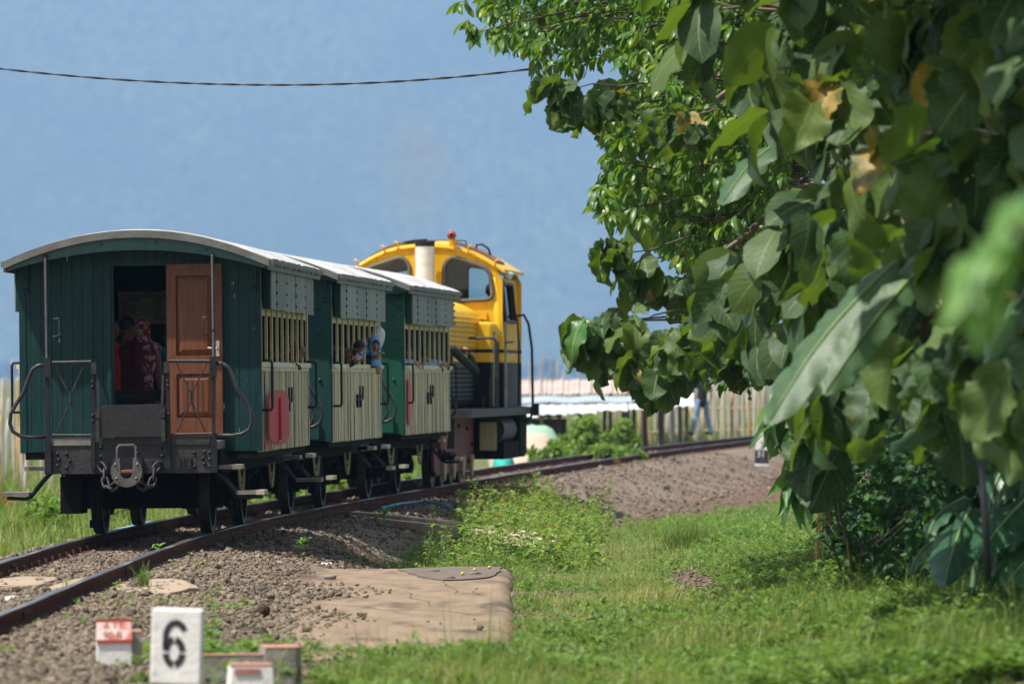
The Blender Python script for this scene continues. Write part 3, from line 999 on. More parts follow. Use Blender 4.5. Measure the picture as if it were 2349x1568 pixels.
        p().tube([(-.105, -PLAT - .335, .76), (-.105, -PLAT - .335, .93), (-.08, -PLAT - .335, .955), (.06, -PLAT - .335, .955), (.085, -PLAT - .335, .93), (.085, -PLAT - .335, .76)], .014, 6).build('lifting_bail', M['coupler'], cd)
        if (first and e < 0) or e > 0:
            for s in (-1, 1):
                lk = [(.30, .76), (.255, .70), (.25, .615), (.225, .54), (.17, .515), (.115, .56)]
                for i in range(len(lk) - 1):
                    a = Vector((s * lk[i][0] - .01, -PLAT - .06 - .04 * i, lk[i][1])); b2 = Vector((s * lk[i + 1][0] - .01, -PLAT - .06 - .04 * (i + 1), lk[i + 1][1]))
                    d = (b2 - a).normalized(); w_ = (Vector((0, 1, 0)) if i % 2 else Vector((0, 1, 0)).cross(d)).normalized() * .030
                    a = a - d * .018; b2 = b2 + d * .018
                    p().tube([a, a + w_ * .75 + d * .01, a + w_ + d * .03, b2 + w_ - d * .03, b2 + w_ * .75 - d * .01, b2, b2 - w_ * .75 - d * .01, b2 - w_ - d * .03, a - w_ + d * .03, a - w_ * .75 + d * .01, a], .0135, 6).build('chain_link', M['grey_iron'], C, True)
                m = p().box((s * .31 - .01, -PLAT - .012, .75), (.17, .03, .07)).tube([(s * .31, -PLAT, .76), (s * .305 - .01, -PLAT - .08, .77), (s * .30 - .01, -PLAT - .06, .72)], .024, 6)
                m.build('chain_hook', M['black_iron'], C)
        if not (first and e < 0):
            for k, (yy_, rr) in enumerate(((.02, .33), (.10, .25))):
                m = p()
                m.tube([(.72 + rr * math.sin(a) * .7, -HL - .35 - yy_ - .1 * math.sin(a * .5), 1.30 + rr * math.cos(a)) for a in np.linspace(.1, math.pi * .95, 12)], .022, 7)
                m.build('hose', M['cable'], C, True)
    # --- running gear
    for yw in (-1.72, 1.72):
        MB().cyl((-.62, yw, .39), (.62, yw, .39), .055, 10).build('axle', M['under'], C)
        for s in (-1, 1):
            w_ = MB()
            w_.cyl((s * .50, yw, .39), (s * .60, yw, .39), .09, 12)
            for k in range(8):
                a = k * math.pi / 4
                w_.box((s * .55, yw + .19 * math.sin(a), .39 + .19 * math.cos(a)), (.04, .05, .26), Matrix.Rotation(-a, 3, 'X'))
            wo_ = w_.build('wheel', M['tyre'], C)
            t_ = MB()
            ring = [(s * (.5335 - .028), .395), (s * .531, .418), (s * .531, .392), (s * .62, .385), (s * .62, .325), (s * (.5335 - .028), .325)]
            nn = 28
            vs = []; fs = []
            for k in range(nn):
                a = 2 * math.pi * k / nn
                for rx, rrr in ring: vs.append((rx, yw + rrr * math.sin(a), .39 + rrr * math.cos(a)))
            q = len(ring)
            for k in range(nn):
                for i in range(q):
                    fs.append((k * q + i, k * q + (i + 1) % q, ((k + 1) % nn) * q + (i + 1) % q, ((k + 1) % nn) * q + i))
            t_.add(vs, fs)
            sharp_smooth(t_.build('tyre', M['tyre'], wo_), 30)
            MB().box((s * .74, yw, .40), (.16, .22, .22)).cyl((s * .74, yw, .40), (s * .84, yw, .40), .07, 10).build('axle_box', M['under'], C)
            m = MB()
            for k in range(6):
                L_ = .52 - k * .075
                m.tube([(s * .74, yw - L_, .70 - .0 - k * .026 + .06 * (1 - (L_ / .52) ** 2) * 0), (s * .74, yw, .56 - k * .0 + .0 - .0 + k * .0 - .0), (s * .74, yw + L_, .70 - k * .026)], .02, 4)
            m.build('leaf_spring', M['under'], C)
            m = MB()
            m.prism([(-.34, .68), (.34, .68), (.16, .36), (.10, .28), (-.10, .28), (-.16, .36)], lambda a, c: (s * .66, yw + a, c), lambda a, c: (s * .69, yw + a, c))
            ag = m.build('axle_guard', M['under'], C)
            m = MB()
            for q in (-1, 1):
                m.tube([(s * .93, yw + q * .30, .68), (s * .93, yw + q * .17, .50), (s * .93, yw + q * .03, .42)], .018, 4)
                for j in range(3):
                    m.tube([(s * .93, yw + q * (.26 - j * .06), .63 - j * .07), (s * .93, yw + q * .02, .55 - j * .07)], .007, 4)
            m.build('spring_leaf', M['cream'] if s > 0 else M['under'], ag)
    m = MB()
    m.box((0, -.3, .52), (.5, .7, .3)); m.box((0, 0, .78), (.1, 5.6, .2))
    for s in (-1, 1):
        m.box((s * .6, .5, .55), (.22, .9, .28)); m.box((s * .55, -1.1, .36), (.09, .16, .34)); m.box((s * .55, 1.1, .36), (.09, .16, .34))
        m.tube([(s * .3, -2.4, .45), (s * .3, 2.4, .45)], .025, 6)
    m.box((0, -1.1, .33), (1.2, .08, .14)); m.box((0, 1.1, .33), (1.2, .08, .14))
    m.box((0, -1.95, .40), (1.5, .06, .26)); m.box((0, 2.3, .5), (1.5, .06, .3))
    m.build('brake_gear', M['under'], C)
    m = MB().box((-.74, -2.55, .43), (.22, .5, .38)).cyl((-.72, -2.9, .68), (-.72, -2.2, .68), .09, 10).box((-.52, -2.62, .38), (.05, .05, .5)).box((-.46, -2.62, .38), (.03, .05, .5)).box((-.5, -2.62, .13), (.13, .09, .08))
    m.build('brake_cylinder', M['under'], C)
    # benches inside
    for s in (-1, 1):
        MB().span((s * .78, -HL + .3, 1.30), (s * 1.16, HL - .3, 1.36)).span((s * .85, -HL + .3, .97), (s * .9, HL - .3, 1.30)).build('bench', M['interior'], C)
    if first:
        door(C)
    return C


def door(C):
    """Brown panelled door slid half open in front of the end wall, its notice board inside, the red signal disc on the side."""
    yw = -HL - .03
    d = empty('door'); d.parent = C
    D0, D1, Z0, Z1 = .285, .855, 1.03, 2.80
    for x0, x1, z0, z1 in ((D0, D0 + .095, Z0, Z1), (D1 - .095, D1, Z0, Z1), (D0 + .095, D1 - .095, Z0, Z0 + .19), (D0 + .095, D1 - .095, Z1 - .12, Z1), (D0 + .095, D1 - .095, 1.67, 1.86)):
        MB().span((x0, yw - .05, z0), (x1, yw, z1)).build('door_stile' if z1 - z0 > 1 else 'door_rail', M['brown_door'], d)
    for z0, z1 in ((Z0 + .19, 1.67), (1.86, Z1 - .12)):
        x0, x1 = D0 + .095, D1 - .095
        m = MB()
        m.add([(x0, yw - .02, z0), (x1, yw - .02, z0), (x1, yw - .02, z1), (x0, yw - .02, z1),
               (x0 + .06, yw - .045, z0 + .06), (x1 - .06, yw - .045, z0 + .06), (x1 - .06, yw - .045, z1 - .06), (x0 + .06, yw - .045, z1 - .06)],
              [(0, 1, 5, 4), (1, 2, 6, 5), (2, 3, 7, 6), (3, 0, 4, 7), (4, 5, 6, 7)])
        pn = m.build('door_panel', M['brown_door'], d)
        if z0 < 1.5:
            m = MB()
            for k in range(1, 5):
                q = x0 + .06 + k * (x1 - x0 - .12) / 5
                m.span((q - .004, yw - .049, z0 + .07), (q + .004, yw - .044, z1 - .07))
            m.build('panel_groove', M['interior'], pn)
    m = MB().box((D1 - .045, yw - .056, 1.93), (.035, .012, .16)).tube([(D1 - .045, yw - .06, 1.93), (D1 - .05, yw - .10, 1.93), (D1 - .145, yw - .10, 1.935)], .011, 6)
    m.build('door_handle', MAT('brass_handle', (.55, .5, .38), (.4, .36, .26), rough=.35, metal=.6), d)
    # notice board on the far wall inside
    s = empty('notice_board', (0, 0, 0)); s.parent = C
    MB().span((-.89, HL - .06, 2.25), (-.22, HL - .045, 2.62)).build('sign_panel', M['sign_white'], s)
    rows = ['FIRST DATE IN SERVICE', 'IN OPERATION FOR', 'SERVICE', 'NEXT OVERHAUL', 'LENGTH OF BODY', 'WEIGHT OF COACH', 'WEIGHT OF LOAD', 'NUMBER OF SEATS', 'GIVEN', 'DIAMETER OF AXLE', 'BRAKE SYSTEM', 'DEFLECTION']
    vals = ['18-5-1907', '44 YEARS', '30-9-1970', '30-9-1970', '8  M', '7.1  TONS', '2.5  TONS', '40', '40 KM/HOUR JUST', '90 MM', 'HAND BRAKE', 'BLADE SPRING']
    for body, x, z, size, al in (('CR 56-1', -.555, 2.585, .036, 'CENTER'), ('(3RD CLASS RACK TRACK COACH)', -.555, 2.55, .024, 'CENTER'),
                                 ('\n'.join(rows), -.85, 2.52, .019, 'LEFT'), ('\n'.join(vals), -.48, 2.52, .019, 'LEFT')):
        text(body, size, s, M['ink'], (x, HL - .064, z), (math.radians(90), 0, 0), al)
    # red signal disc on a bent rod, hanging by the near corner of the right-hand side
    r = empty('signal_disc'); r.parent = C
    y0, y1, x = -HL + .22, -HL + 1.12, HW + .055
    xo = lambda a: x + .13 * (a - y0) / (y1 - y0)
    pts = []
    for k in range(24):
        a = 2 * math.pi * k / 24
        pts.append(((y0 + y1) / 2 + .45 * math.copysign(min(1, abs(math.cos(a)) * 1.0), math.cos(a)), 1.33 + (.16 if math.sin(a) > 0 else -.16) + .13 * math.sin(a)))
    pts = sorted(pts, key=lambda q: math.atan2(q[1] - 1.33, q[0] - (y0 + y1) / 2))
    m = MB().prism(pts, lambda a, c: (xo(a), a, c - .12), lambda a, c: (xo(a) + .012, a, c - .12))
    m.build('disc', M['red_paint'], r)
    ym = (y0 + y1) / 2
    MB().tube([(xo(ym) + .022, ym, 1.42), (xo(ym) + .024, ym, .98), (xo(ym) + .005, ym - .1, .955), (HW + .03, -HL + .14, .955), (HW + .03, -HL + .12, .93), (HW + .03, -HL + .12, .88)], .012, 6).build('disc_rod', M['red_paint'], r)
    # paint worn to bare wood along the near edge of the left rain board
    return d


def text(body, size, parent, mat, loc, rot, align='CENTER', extrude=.0008, name='lettering'):
    cu = bpy.data.curves.new(name, 'FONT')
    cu.body = body; cu.size = size; cu.align_x = align; cu.extrude = extrude
    cu.space_line = 1.1
    o = bpy.data.objects.new(name, cu)
    COL.objects.link(o)
    me = bpy.data.meshes.new_from_object(o.evaluated_get(bpy.context.evaluated_depsgraph_get()))
    bpy.data.objects.remove(o)
    me.name = name
    me.materials.clear()
    o = link(name, me, parent, mat)
    o.location = loc; o.rotation_euler = rot
    return o


YC = (61.5, 69.95, 78.35)
coach1 = coach(YC[0], 'last carriage, dark teal boards, brown half-open door, red disc on its side', M['green_dark'], True, True)
coach2 = coach(YC[1], 'middle carriage with a child in a blue headscarf at its barred windows', M['green_mid'], False, False)
coach3 = coach(YC[2], 'carriage with the bright green end wall, coupled to the yellow locomotive', M['green_bright'], False, False)
# edge-on red disc and green eave bracket at the near corner of the leading carriage
MB().prism([(.0, 1.02), (.30, 1.0), (.36, 1.12), (.36, 1.50), (.30, 1.60), (.0, 1.60)], lambda a, c: (HW + .03, -HL + .10 + a, c), lambda a, c: (HW + .045, -HL + .10 + a, c)).build('signal_disc', M['red_paint'], coach3)
MB().prism([(.86, 2.80), (1.30, 2.80), (1.22, 2.735), (1.02, 2.73)], lambda a, c: (a, -HL - .27, c), lambda a, c: (a, -HL - .04, c)).build('eave_bracket', M['green_bright'], coach3)
# ---------------------------------------------------------------- locomotive
M['loco_paint'], nt, out = new_mat('yellow_over_black_loco_paint')
L = nt.links.new
b = nd(nt, 'ShaderNodeBsdfPrincipled', i_Roughness=.5)
b.inputs['Specular IOR Level'].default_value = .14
tc = nt.nodes.new('ShaderNodeTexCoord')
sp = nt.nodes.new('ShaderNodeSeparateXYZ'); L(tc.outputs['Object'], sp.inputs[0])
vec = mapped(nt, (1, 1, .5))
yel = mixc(nt, ramp(nt, noise(nt, vec, 2.5), .35, .7), (.76, .45, .018), (.68, .38, .016))
vg = mapped(nt, (4, 4, .5))
yel = mixc(nt, ramp(nt, noise(nt, vg, 3, 6, .65), .52, .85), yel, (.30, .15, .02))
yel = mixc(nt, ramp(nt, noise(nt, vec, 6, 6, .65), .64, .74), yel, (.36, .16, .03))
blk = mixc(nt, ramp(nt, noise(nt, vec, 4, 6), .4, .7), (.0045, .0055, .0055), (.013, .014, .013))
up = ramp(nt, sp.outputs[2], 0, 1)
def step_node(z):
    n = nd(nt, 'ShaderNodeMath', operation='GREATER_THAN'); L(sp.outputs[2], n.inputs[0]); n.inputs[1].default_value = z
    return n.outputs[0]
c = mixc(nt, step_node(1.875), blk, yel)
c = mixc(nt, step_node(2.02), c, blk)
c = mixc(nt, step_node(2.075), c, yel)
L(c, b.inputs['Base Color']); L(b.outputs[0], out.inputs[0])

M['glass'], nt, out = new_mat('window_glass')
g = nd(nt, 'ShaderNodeBsdfGlossy'); g.inputs['Roughness'].default_value = .03; g.inputs['Color'].default_value = (.9, .95, 1, 1)
tr = nd(nt, 'ShaderNodeBsdfTransparent'); tr.inputs['Color'].default_value = (.86, .92, .93, 1)
fr = nd(nt, 'ShaderNodeFresnel'); fr.inputs['IOR'].default_value = 1.45
mx = nt.nodes.new('ShaderNodeMixShader')
nt.links.new(fr.outputs[0], mx.inputs[0]); nt.links.new(tr.outputs[0], mx.inputs[1]); nt.links.new(g.outputs[0], mx.inputs[2])
nt.links.new(mx.outputs[0], out.inputs[0])


def plate(name, outline, holes, t, fmap, mat, parent):
    """Flat plate with openings; fmap(a, b, d) places plate coordinates and depth d in the thing's own space."""
    bm = bmesh.new()
    edges = []
    for loop in [outline] + holes:
        vs = [bm.verts.new((p[0], p[1], 0)) for p in loop]
        for i in range(len(vs)):
            edges.append(bm.edges.new((vs[i], vs[(i + 1) % len(vs)])))
    bmesh.ops.triangle_fill(bm, edges=edges, use_beauty=True, use_dissolve=False)
    ret = bmesh.ops.extrude_face_region(bm, geom=bm.faces[:])
    for v in [g_ for g_ in ret['geom'] if isinstance(g_, bmesh.types.BMVert)]:
        v.co.z = t
    bmesh.ops.recalc_face_normals(bm, faces=bm.faces)
    for v in bm.verts:
        v.co = Vector(fmap(v.co.x, v.co.y, v.co.z))
    bmesh.ops.recalc_face_normals(bm, faces=bm.faces)
    me = bpy.data.meshes.new(name); bm.to_mesh(me); bm.free()
    return link(name, me, parent, mat)


def rounded(poly, r, k=5):
    out_ = []
    n = len(poly)
    for i in range(n):
        p0, p1, p2 = Vector(poly[i - 1]), Vector(poly[i]), Vector(poly[(i + 1) % n])
        a = (p0 - p1); b_ = (p2 - p1)
        q = min(r, a.length * .45, b_.length * .45)
        s, e_ = p1 + a.normalized() * q, p1 + b_.normalized() * q
        for j in range(k + 1):
            t = j / k
            out_.append(tuple((1 - t) ** 2 * s + 2 * t * (1 - t) * p1 + t * t * e_))
    return out_


YL = 87.6
hL = math.atan2(float(xmid(YL + 3) - xmid(YL - 3)), 6)
LOCO = empty('diesel_locomotive', (float((xmid(YL + 3) + xmid(YL - 3)) / 2), YL, 0), (0, 0, -hL))
tag(LOCO, 'yellow and black diesel locomotive with silver exhaust stack at the train\'s head', 'locomotive')
ZB = 1.17
CY0, CY1, CW = 1.5, 4.6, 1.19            # cab front and back (local y), half width
roofz = lambda x: 3.72 - .40 * abs(x / CW) ** 2.4
xs = np.linspace(-CW, CW, 21)
outline = [(-CW, ZB), (CW, ZB)] + [(CW, 3.15)] + [(x, roofz(x) - .03) for x in xs[::-1][1:-1]] + [(-CW, 3.15)]
win = rounded([(.27, 2.82), (1.06, 2.86), (.99, 3.33), (.40, 3.53), (.27, 3.40)], .14)
winL = [(-x, z) for x, z in win][::-1]
small = lambda s: rounded([(s * .3, 2.80), (s * .98, 2.80), (s * .92, 3.36), (s * .3, 3.46)], .12)
for yv, nm, d, w_ in ((CY0, 'cab_front', .05, [win, winL]), (CY1 - .05, 'cab_back', .05, [small(1), small(-1)])):
    pl = plate(nm, outline, w_, d, lambda a, c, q, yv=yv: (a, yv + q, c), M['loco_paint'], LOCO)
    for w in w_:
        fr_ = MB().tube([(x, yv - .012 if nm == 'cab_front' else yv + .06, z) for x, z in w] + [(w[0][0], yv - .012 if nm == 'cab_front' else yv + .06, w[0][1])], .034, 6, False)
        wf = fr_.build('window_frame', M['window_rubber'], pl, True)
        gm = MB(); gm.prism(w, lambda a, c: (a, yv + .022, c), lambda a, c: (a, yv + .028, c)); gm.build('pane', M['glass'], pl)
for s in (-1, 1):
    side = [(CY0, ZB), (CY1, ZB), (CY1, 3.2), (CY0, 3.2)]
    sw = rounded([(CY0 + .42, 2.52), (CY1 - .9, 2.52), (CY1 - .9, 3.12), (CY0 + .34, 3.12)], .08)
    lean = lambda z: .0 if z < 2.3 else .10 * (z - 2.3)
    pl = plate('cab_side', side, [sw], .05, lambda a, c, q: (s * (CW - q - lean(c)), a, c), M['loco_paint'], LOCO)
    MB().tube([(s * (CW + .012 - lean(z)), y, z) for y, z in sw] + [(s * (CW + .012 - lean(sw[0][1])), sw[0][0], sw[0][1])], .03, 6, False).build('window_frame', M['black_iron'], pl, True)
    gm = MB(); gm.prism(sw, lambda a, c: (s * (CW - .024 - lean(c)), a, c), lambda a, c: (s * (CW - .03 - lean(c)), a, c)); gm.build('pane', M['glass'], pl)
    # rounded vertical corner of the cab
    MB().tube([(s * (CW - .055), CY0 + .06, ZB), (s * (CW - .055), CY0 + .06, 2.3), (s * (CW - .15), CY0 + .06, 3.2)], .078, 10).build('cab_corner', M['loco_paint'], LOCO, True)
    # silver-framed wind deflector by the side window
    MB().box((s * (CW + .0), CY0 + .40, 2.83), (.03, .05, .66), Matrix.Rotation(s * -.1, 3, 'Y')).box((s * (CW - .02), CY0 + .62, 3.13), (.03, .44, .04)).build('window_deflector', M['coupler'], LOCO)
    # grey and cream steps / pillar plates at the side
    MB().span((s * (CW + .0), CY0 + .30, ZB), (s * (CW + .02), CY0 + .50, 2.52)).build('pillar_plate', M['concrete_mossy'], LOCO)
    MB().box((s * (CW + .05), CY0 + .4, 2.19), (.16, .3, .03)).build('step_plate', M['rust_plate'], LOCO)
    # tall handrails
    MB().tube([(s * CW, CY1 - .9, 2.62), (s * (CW + .12), CY1 - .85, 2.64), (s * (CW + .19), CY1 - .8, 2.5), (s * (CW + .24), CY1 - .75, 2.1), (s * (CW + .25), CY1 - .7, 1.2), (s * (CW + .22), CY1 - .7, 1.0), (s * (CW + .1), CY1 - .7, .93)], .022, 7).build('cab_handrail', M['black_iron'], LOCO, True)
    MB().tube([(s * CW, CY0 + 1.6, 2.62), (s * (CW + .07), CY0 + 1.6, 2.6), (s * (CW + .10), CY0 + 1.6, 2.2), (s * (CW + .10), CY0 + 1.6, 1.2)], .017, 6).build('door_handrail', M['black_iron'], LOCO, True)
# cab roof
m = MB()
vs, fs = [], []
yv = [CY0 - .03, CY0 + .05, CY1 - .05, CY1 + .04]
xs = np.linspace(-CW - .03, CW + .03, 25)
for j, y in enumerate(yv):
    dz = -.045 if j in (0, 3) else 0
    for x in xs: vs.append((x, y, roofz(min(abs(x), CW)) + dz + .012))
    for x in xs: vs.append((x, y, roofz(min(abs(x), CW)) - .05))
n = len(xs)
for j in range(3):
    for i in range(n - 1):
        a = j * 2 * n + i; b2 = (j + 1) * 2 * n + i
        fs += [(a, a + 1, b2 + 1, b2), (b2 + n, b2 + n + 1, a + n + 1, a + n)]
    for i in (0, n - 1):
        a = j * 2 * n + i; b2 = (j + 1) * 2 * n + i
        fs.append((a, b2, b2 + n, a + n))
for j in (0, 3):
    for i in range(n - 1):
        a = j * 2 * n + i
        fs.append((a, a + n, a + n + 1, a + 1))
m.add(vs, fs)
rf = sharp_smooth(m.build('cab_roof', M['yellow'], LOCO), 50)
for s in (-1, 1):
    MB().box((s * (CW - .01), (CY0 + .75), 3.27), (.16, .5, .10), Matrix.Rotation(s * .5, 3, 'Y')).build('rain_hood', M['concrete_white'], rf)
    for x in (1.08, .66, .45):
        MB().tube([(s * x, CY0 - .03, roofz(x) - .03), (s * x, CY0 - .05, roofz(x) + .06), (s * (x + .04), CY0 - .05, roofz(x) + .08), (s * (x + .06), CY0 - .05, roofz(x) + .05)], .014, 5).build('roof_hook', M['yellow'], rf, True)
m = MB()
for x0, x1 in ((-1.05, -.42), (.42, 1.06)):
    pts = np.linspace(x0, x1, 7)
    top = [(x, roofz(x) + .10 - .05 * abs(x)) for x in pts]
    m.prism(top + [(x, z - .045) for x, z in top[::-1]], lambda a, c: (a, CY0 + .35, c), lambda a, c: (a, CY0 + 1.6, c))
m.build('roof_sunshade', M['rust_plate'], rf)
m = MB()
pts = np.linspace(-1.0, -.1, 9)
top = [(x, roofz(x) + .11) for x in pts]
m.prism(top + [(x, roofz(x) + .02) for x in pts[::-1]], lambda a, c: (a, CY0 + .9, c), lambda a, c: (a, CY0 + 1.0, c))
m.build('roof_duct', M['black_iron'], rf)
MB().box((.20, CY0 + .7, 3.74), (.34, .4, .09), taper=(.7, .7)).build('roof_vent', M['yellow'], rf)
MB().tube([(-.05, CY0 + .6, 3.79), (.55, CY0 + .6, 3.79), (.56, CY0 + .6, 3.66)], .012, 5).build('roof_pipe', M['black_iron'], rf)
MB().tube([(.72, CY0 + .5, 3.62), (.73, CY0 + .5, 3.72), (.82, CY0 + .5, 3.73), (.92, CY0 + .5, 3.66), (.95, CY0 + .5, 3.56)], .018, 6).build('roof_hose', M['cable'], rf, True)
m = MB().cyl((.40, CY0 - .12, 3.86), (.40, CY0 - .02, 3.86), .072, 16, .04).cyl((.40, CY0 - .02, 3.86), (.40, CY0 + .3, 3.86), .036, 12, .03)
hn = m.build('horn', M['horn_red'], rf, True)
MB().cyl((.40, CY0 - .123, 3.86), (.40, CY0 - .11, 3.86), .034, 12).build('horn_mouth', M['black_iron'], hn)
MB().box((.40, CY0 + .05, 3.71), (.1, .1, .22)).build('horn_bracket', M['yellow'], rf)
# exhaust stack in front of the cab
ex = MB().cyl((0, CY0 - .28, 2.7), (0, CY0 - .28, 3.73), .152, 20).build('exhaust_stack', M['steel_bright'], LOCO)
sharp_smooth(ex)
MB().cyl((0, CY0 - .28, 3.725), (0, CY0 - .28, 3.755), .157, 20).cyl((0, CY0 - .28, 3.68), (0, CY0 - .28, 3.735), .155, 20).build('sooty_rim', M['black_iron'], ex)
# hood
HH = .86
hood = rounded([(-HH, ZB), (HH, ZB), (HH, 2.62), (.5, 2.82), (-.5, 2.82), (-HH, 2.62)], .16, 4)
m = MB().prism(hood, lambda a, c: (a, -4.3, c), lambda a, c: (a, CY0 - .003, c))
hd = sharp_smooth(m.build('engine_hood', M['loco_paint'], LOCO), 35)
for s in (-1, 1):
    for k in range(14):
        y = -4.0 + k * .40
        m = MB()
        for j in range(9):
            z = 1.98 + j * .075
            m.add([(s * (HH + .003), y, z), (s * (HH + .003), y + .26, z), (s * (HH + .028), y + .26, z - .02), (s * (HH + .028), y, z - .02), (s * (HH + .003), y, z - .045), (s * (HH + .003), y + .26, z - .045)],
                  [(0, 1, 2, 3), (3, 2, 5, 4), (0, 3, 4), (1, 5, 2)])
        m.build('louvre_panel', M['loco_paint'], hd)
        m = MB()
        for j in range(8):
            z = 1.28 + j * .07
            m.box((s * (HH + .01), y + .13, z), (.02, .27, .02))
        m.build('grille_panel', M['under'], hd)
# yellow boxes beside the hood
for s in (-1, 1):
    bx = rounded([(s * .62, ZB), (s * 1.12, ZB), (s * 1.12, 2.50), (s * .62, 2.50)], .09, 4)
    m = MB().prism(bx, lambda a, c: (a, .55, c), lambda a, c: (a, CY0 - .006, c))
    o = bevel(m.build('tool_box', M['loco_paint'], LOCO), .04, 2)
    MB().span((s * 1.122, .75, ZB + .02), (s * 1.14, 1.05, 2.28)).build('box_pillar', M['cream'], o)
    MB().box((s * 1.16, .9, 2.33), (.12, .3, .025)).build('box_step', M['concrete_mossy'], o)
    MB().box((s * .82, CY0 - .05, 2.60), (.26, .08, .12)).build('lamp_box', M['yellow'], LOCO)
# running board
rb = MB().span((-1.36, -4.7, ZB - .12), (1.36, CY1 + .6, ZB - .002)).build('running_board', M['grey_iron'], LOCO)
for s in (-1, 1):
    m = MB().tube([(s * .75, -.4, ZB), (s * .75, -.4, 2.2), (s * .78, -.4, 2.24), (s * 1.24, -.4, 2.24), (s * 1.28, -.4, 2.2), (s * 1.28, -.4, ZB)], .024, 7)
    m.tube([(s * 1.28, -.1, ZB), (s * 1.28, -.1, 2.18)], .022, 6).tube([(s * 1.20, -.6, ZB), (s * 1.20, -.6, 1.62)], .018, 6).tube([(s * 1.1, -.6, ZB), (s * 1.1, -.6, 1.35)], .02, 6)
    m.build('deck_rail', M['rod_iron'], LOCO)
    MB().span((s * 1.37, CY1 - .1, 1.02), (s * 1.47, CY1 + .1, 1.22)).build('buffer_block', M['black_iron'], LOCO)
    # red frame plate, wheels, air tanks
    m = MB().prism([(-4.2, .28), (-3.9, .20), (1.0, .20), (1.25, .32), (1.3, 1.04), (-4.4, 1.04)], lambda a, c: (s * .72, a, c), lambda a, c: (s * .76, a, c))
    fr_ = m.build('frame_plate', M['red_frame'], LOCO)
    for q in ((-1.0, .9), (-.5, .35), (.4, .35), (.9, .6), (.2, .85)):
        o = bolt(fr_, (s * .765, q[0], q[1]), M['under'], 2)
    for k in range(4):
        y = -3.2 + k * 1.28
        w_ = MB().cyl((s * .50, y, .46), (s * .62, y, .46), .455, 24)
        w_.cyl((s * .62, y, .46), (s * .70, y, .46), .12, 12).box((s * .66, y - .1, .32), (.06, .3, .3))
        wl_ = w_.build('drive_wheel', M['tyre'], LOCO)
        m = MB()
        for q in (-1, 1):
            m.tube([(s * .80, y + q * .15, .44), (s * .80, y, .12)], .022, 5)
        m.build('brake_hanger', M['cream'], wl_)
    MB().span((s * .60, -3.4, .40), (s * .66, 2.6, .50)).build('coupling_rod', M['coupler'], LOCO)
    MB().cyl((s * 1.0, 1.5, .82), (s * 1.0, 3.5, .82), .22, 18).build('air_tank', M['grey_iron'], LOCO)
    MB().cyl((s * 1.0, 1.55, .82), (s * 1.0, 1.62, .82), .226, 18).build('tank_band', M['coupler'], LOCO)
    MB().span((s * .66, 1.42, .36), (s * 1.22, CY1 + .3, .62)).span((s * 1.16, CY1 - .7, .40), (s * 1.24, CY1 + .35, 1.05)).span((s * .66, CY1 + .15, .5), (s * 1.24, CY1 + .3, 1.05)).build('cab_skirt', M['under'], LOCO)
    MB().box((s * .98, 1.36, .72), (.26, .05, .44)).build('splash_plate', M['cream'] if s > 0 else M['under'], LOCO)
MB().span((-.7, -4.6, .5), (.7, CY1 + .5, 1.04)).span((-1.1, -4.72, .6), (1.1, -4.62, 1.05)).build('main_frame', M['under'], LOCO)
MB().box((0, CY0 + 1.2, 2.1), (1.0, .5, .9)).build('control_desk', M['under'], LOCO)
# ---------------------------------------------------------------- people


def fused(mb, voxel, name, mat, parent=None, smooth=3):
    """Melts overlapping closed shapes into one continuous surface."""
    me = mb.mesh(name)
    o = link(name, me)
    m = o.modifiers.new('fuse', 'REMESH'); m.mode = 'VOXEL'; m.voxel_size = voxel; m.use_smooth_shade = True
    if smooth:
        s = o.modifiers.new('soften', 'SMOOTH'); s.factor = .5; s.iterations = smooth
    dg = bpy.context.evaluated_depsgraph_get()
    nm = bpy.data.meshes.new_from_object(o.evaluated_get(dg))
    bpy.data.objects.remove(o); bpy.data.meshes.remove(me)
    nm.name = name
    nm.materials.clear()
    nm.polygons.foreach_set('use_smooth', [True] * len(nm.polygons))
    return link(name, nm, parent, mat)


def hand(mb, W, d, nrm, k=1.0, curl=.5, side=1):
    """Palm, four unequal bent fingers and a thumb that leaves the side of the palm. d: along the hand, nrm: back of the hand."""
    d = Vector(d).normalized(); nrm = Vector(nrm); nrm = (nrm - d * nrm.dot(d)).normalized(); x = d.cross(nrm) * side
    W = Vector(W)
    for q in (-.026, -.009, .009, .026):
        mb.cap(W + x * q * .6 * k, W + d * .075 * k + x * q * k, .015 * k, .0125 * k, 8)
    for q, ln in ((-.030, .062), (-.010, .074), (.010, .070), (.029, .054)):
        a = W + d * .078 * k + x * q * k
        d1 = (d * math.cos(curl) - nrm * math.sin(curl)); b_ = a + d1 * ln * .5 * k
        d2 = (d * math.cos(curl * 2) - nrm * math.sin(curl * 2)); c_ = b_ + d2 * ln * .5 * k
        mb.cap(a, b_, .0105 * k, .0095 * k, 8); mb.cap(b_, c_, .0095 * k, .0078 * k, 8)
    a = W + d * .018 * k - x * .028 * k
    b_ = a + (d * .6 - x * .75 - nrm * .25).normalized() * .036 * k
    mb.cap(a, b_, .0125 * k, .011 * k, 8); mb.cap(b_, b_ + (d * .85 - x * .3 - nrm * .4).normalized() * .032 * k, .0105 * k, .0085 * k, 8)


def head_frame(f, up=(0, 0, 1)):
    f = Vector(f).normalized(); up = Vector(up)
    r = f.cross(up).normalized(); u = r.cross(f).normalized()
    return Matrix((r, f, u)).transposed()


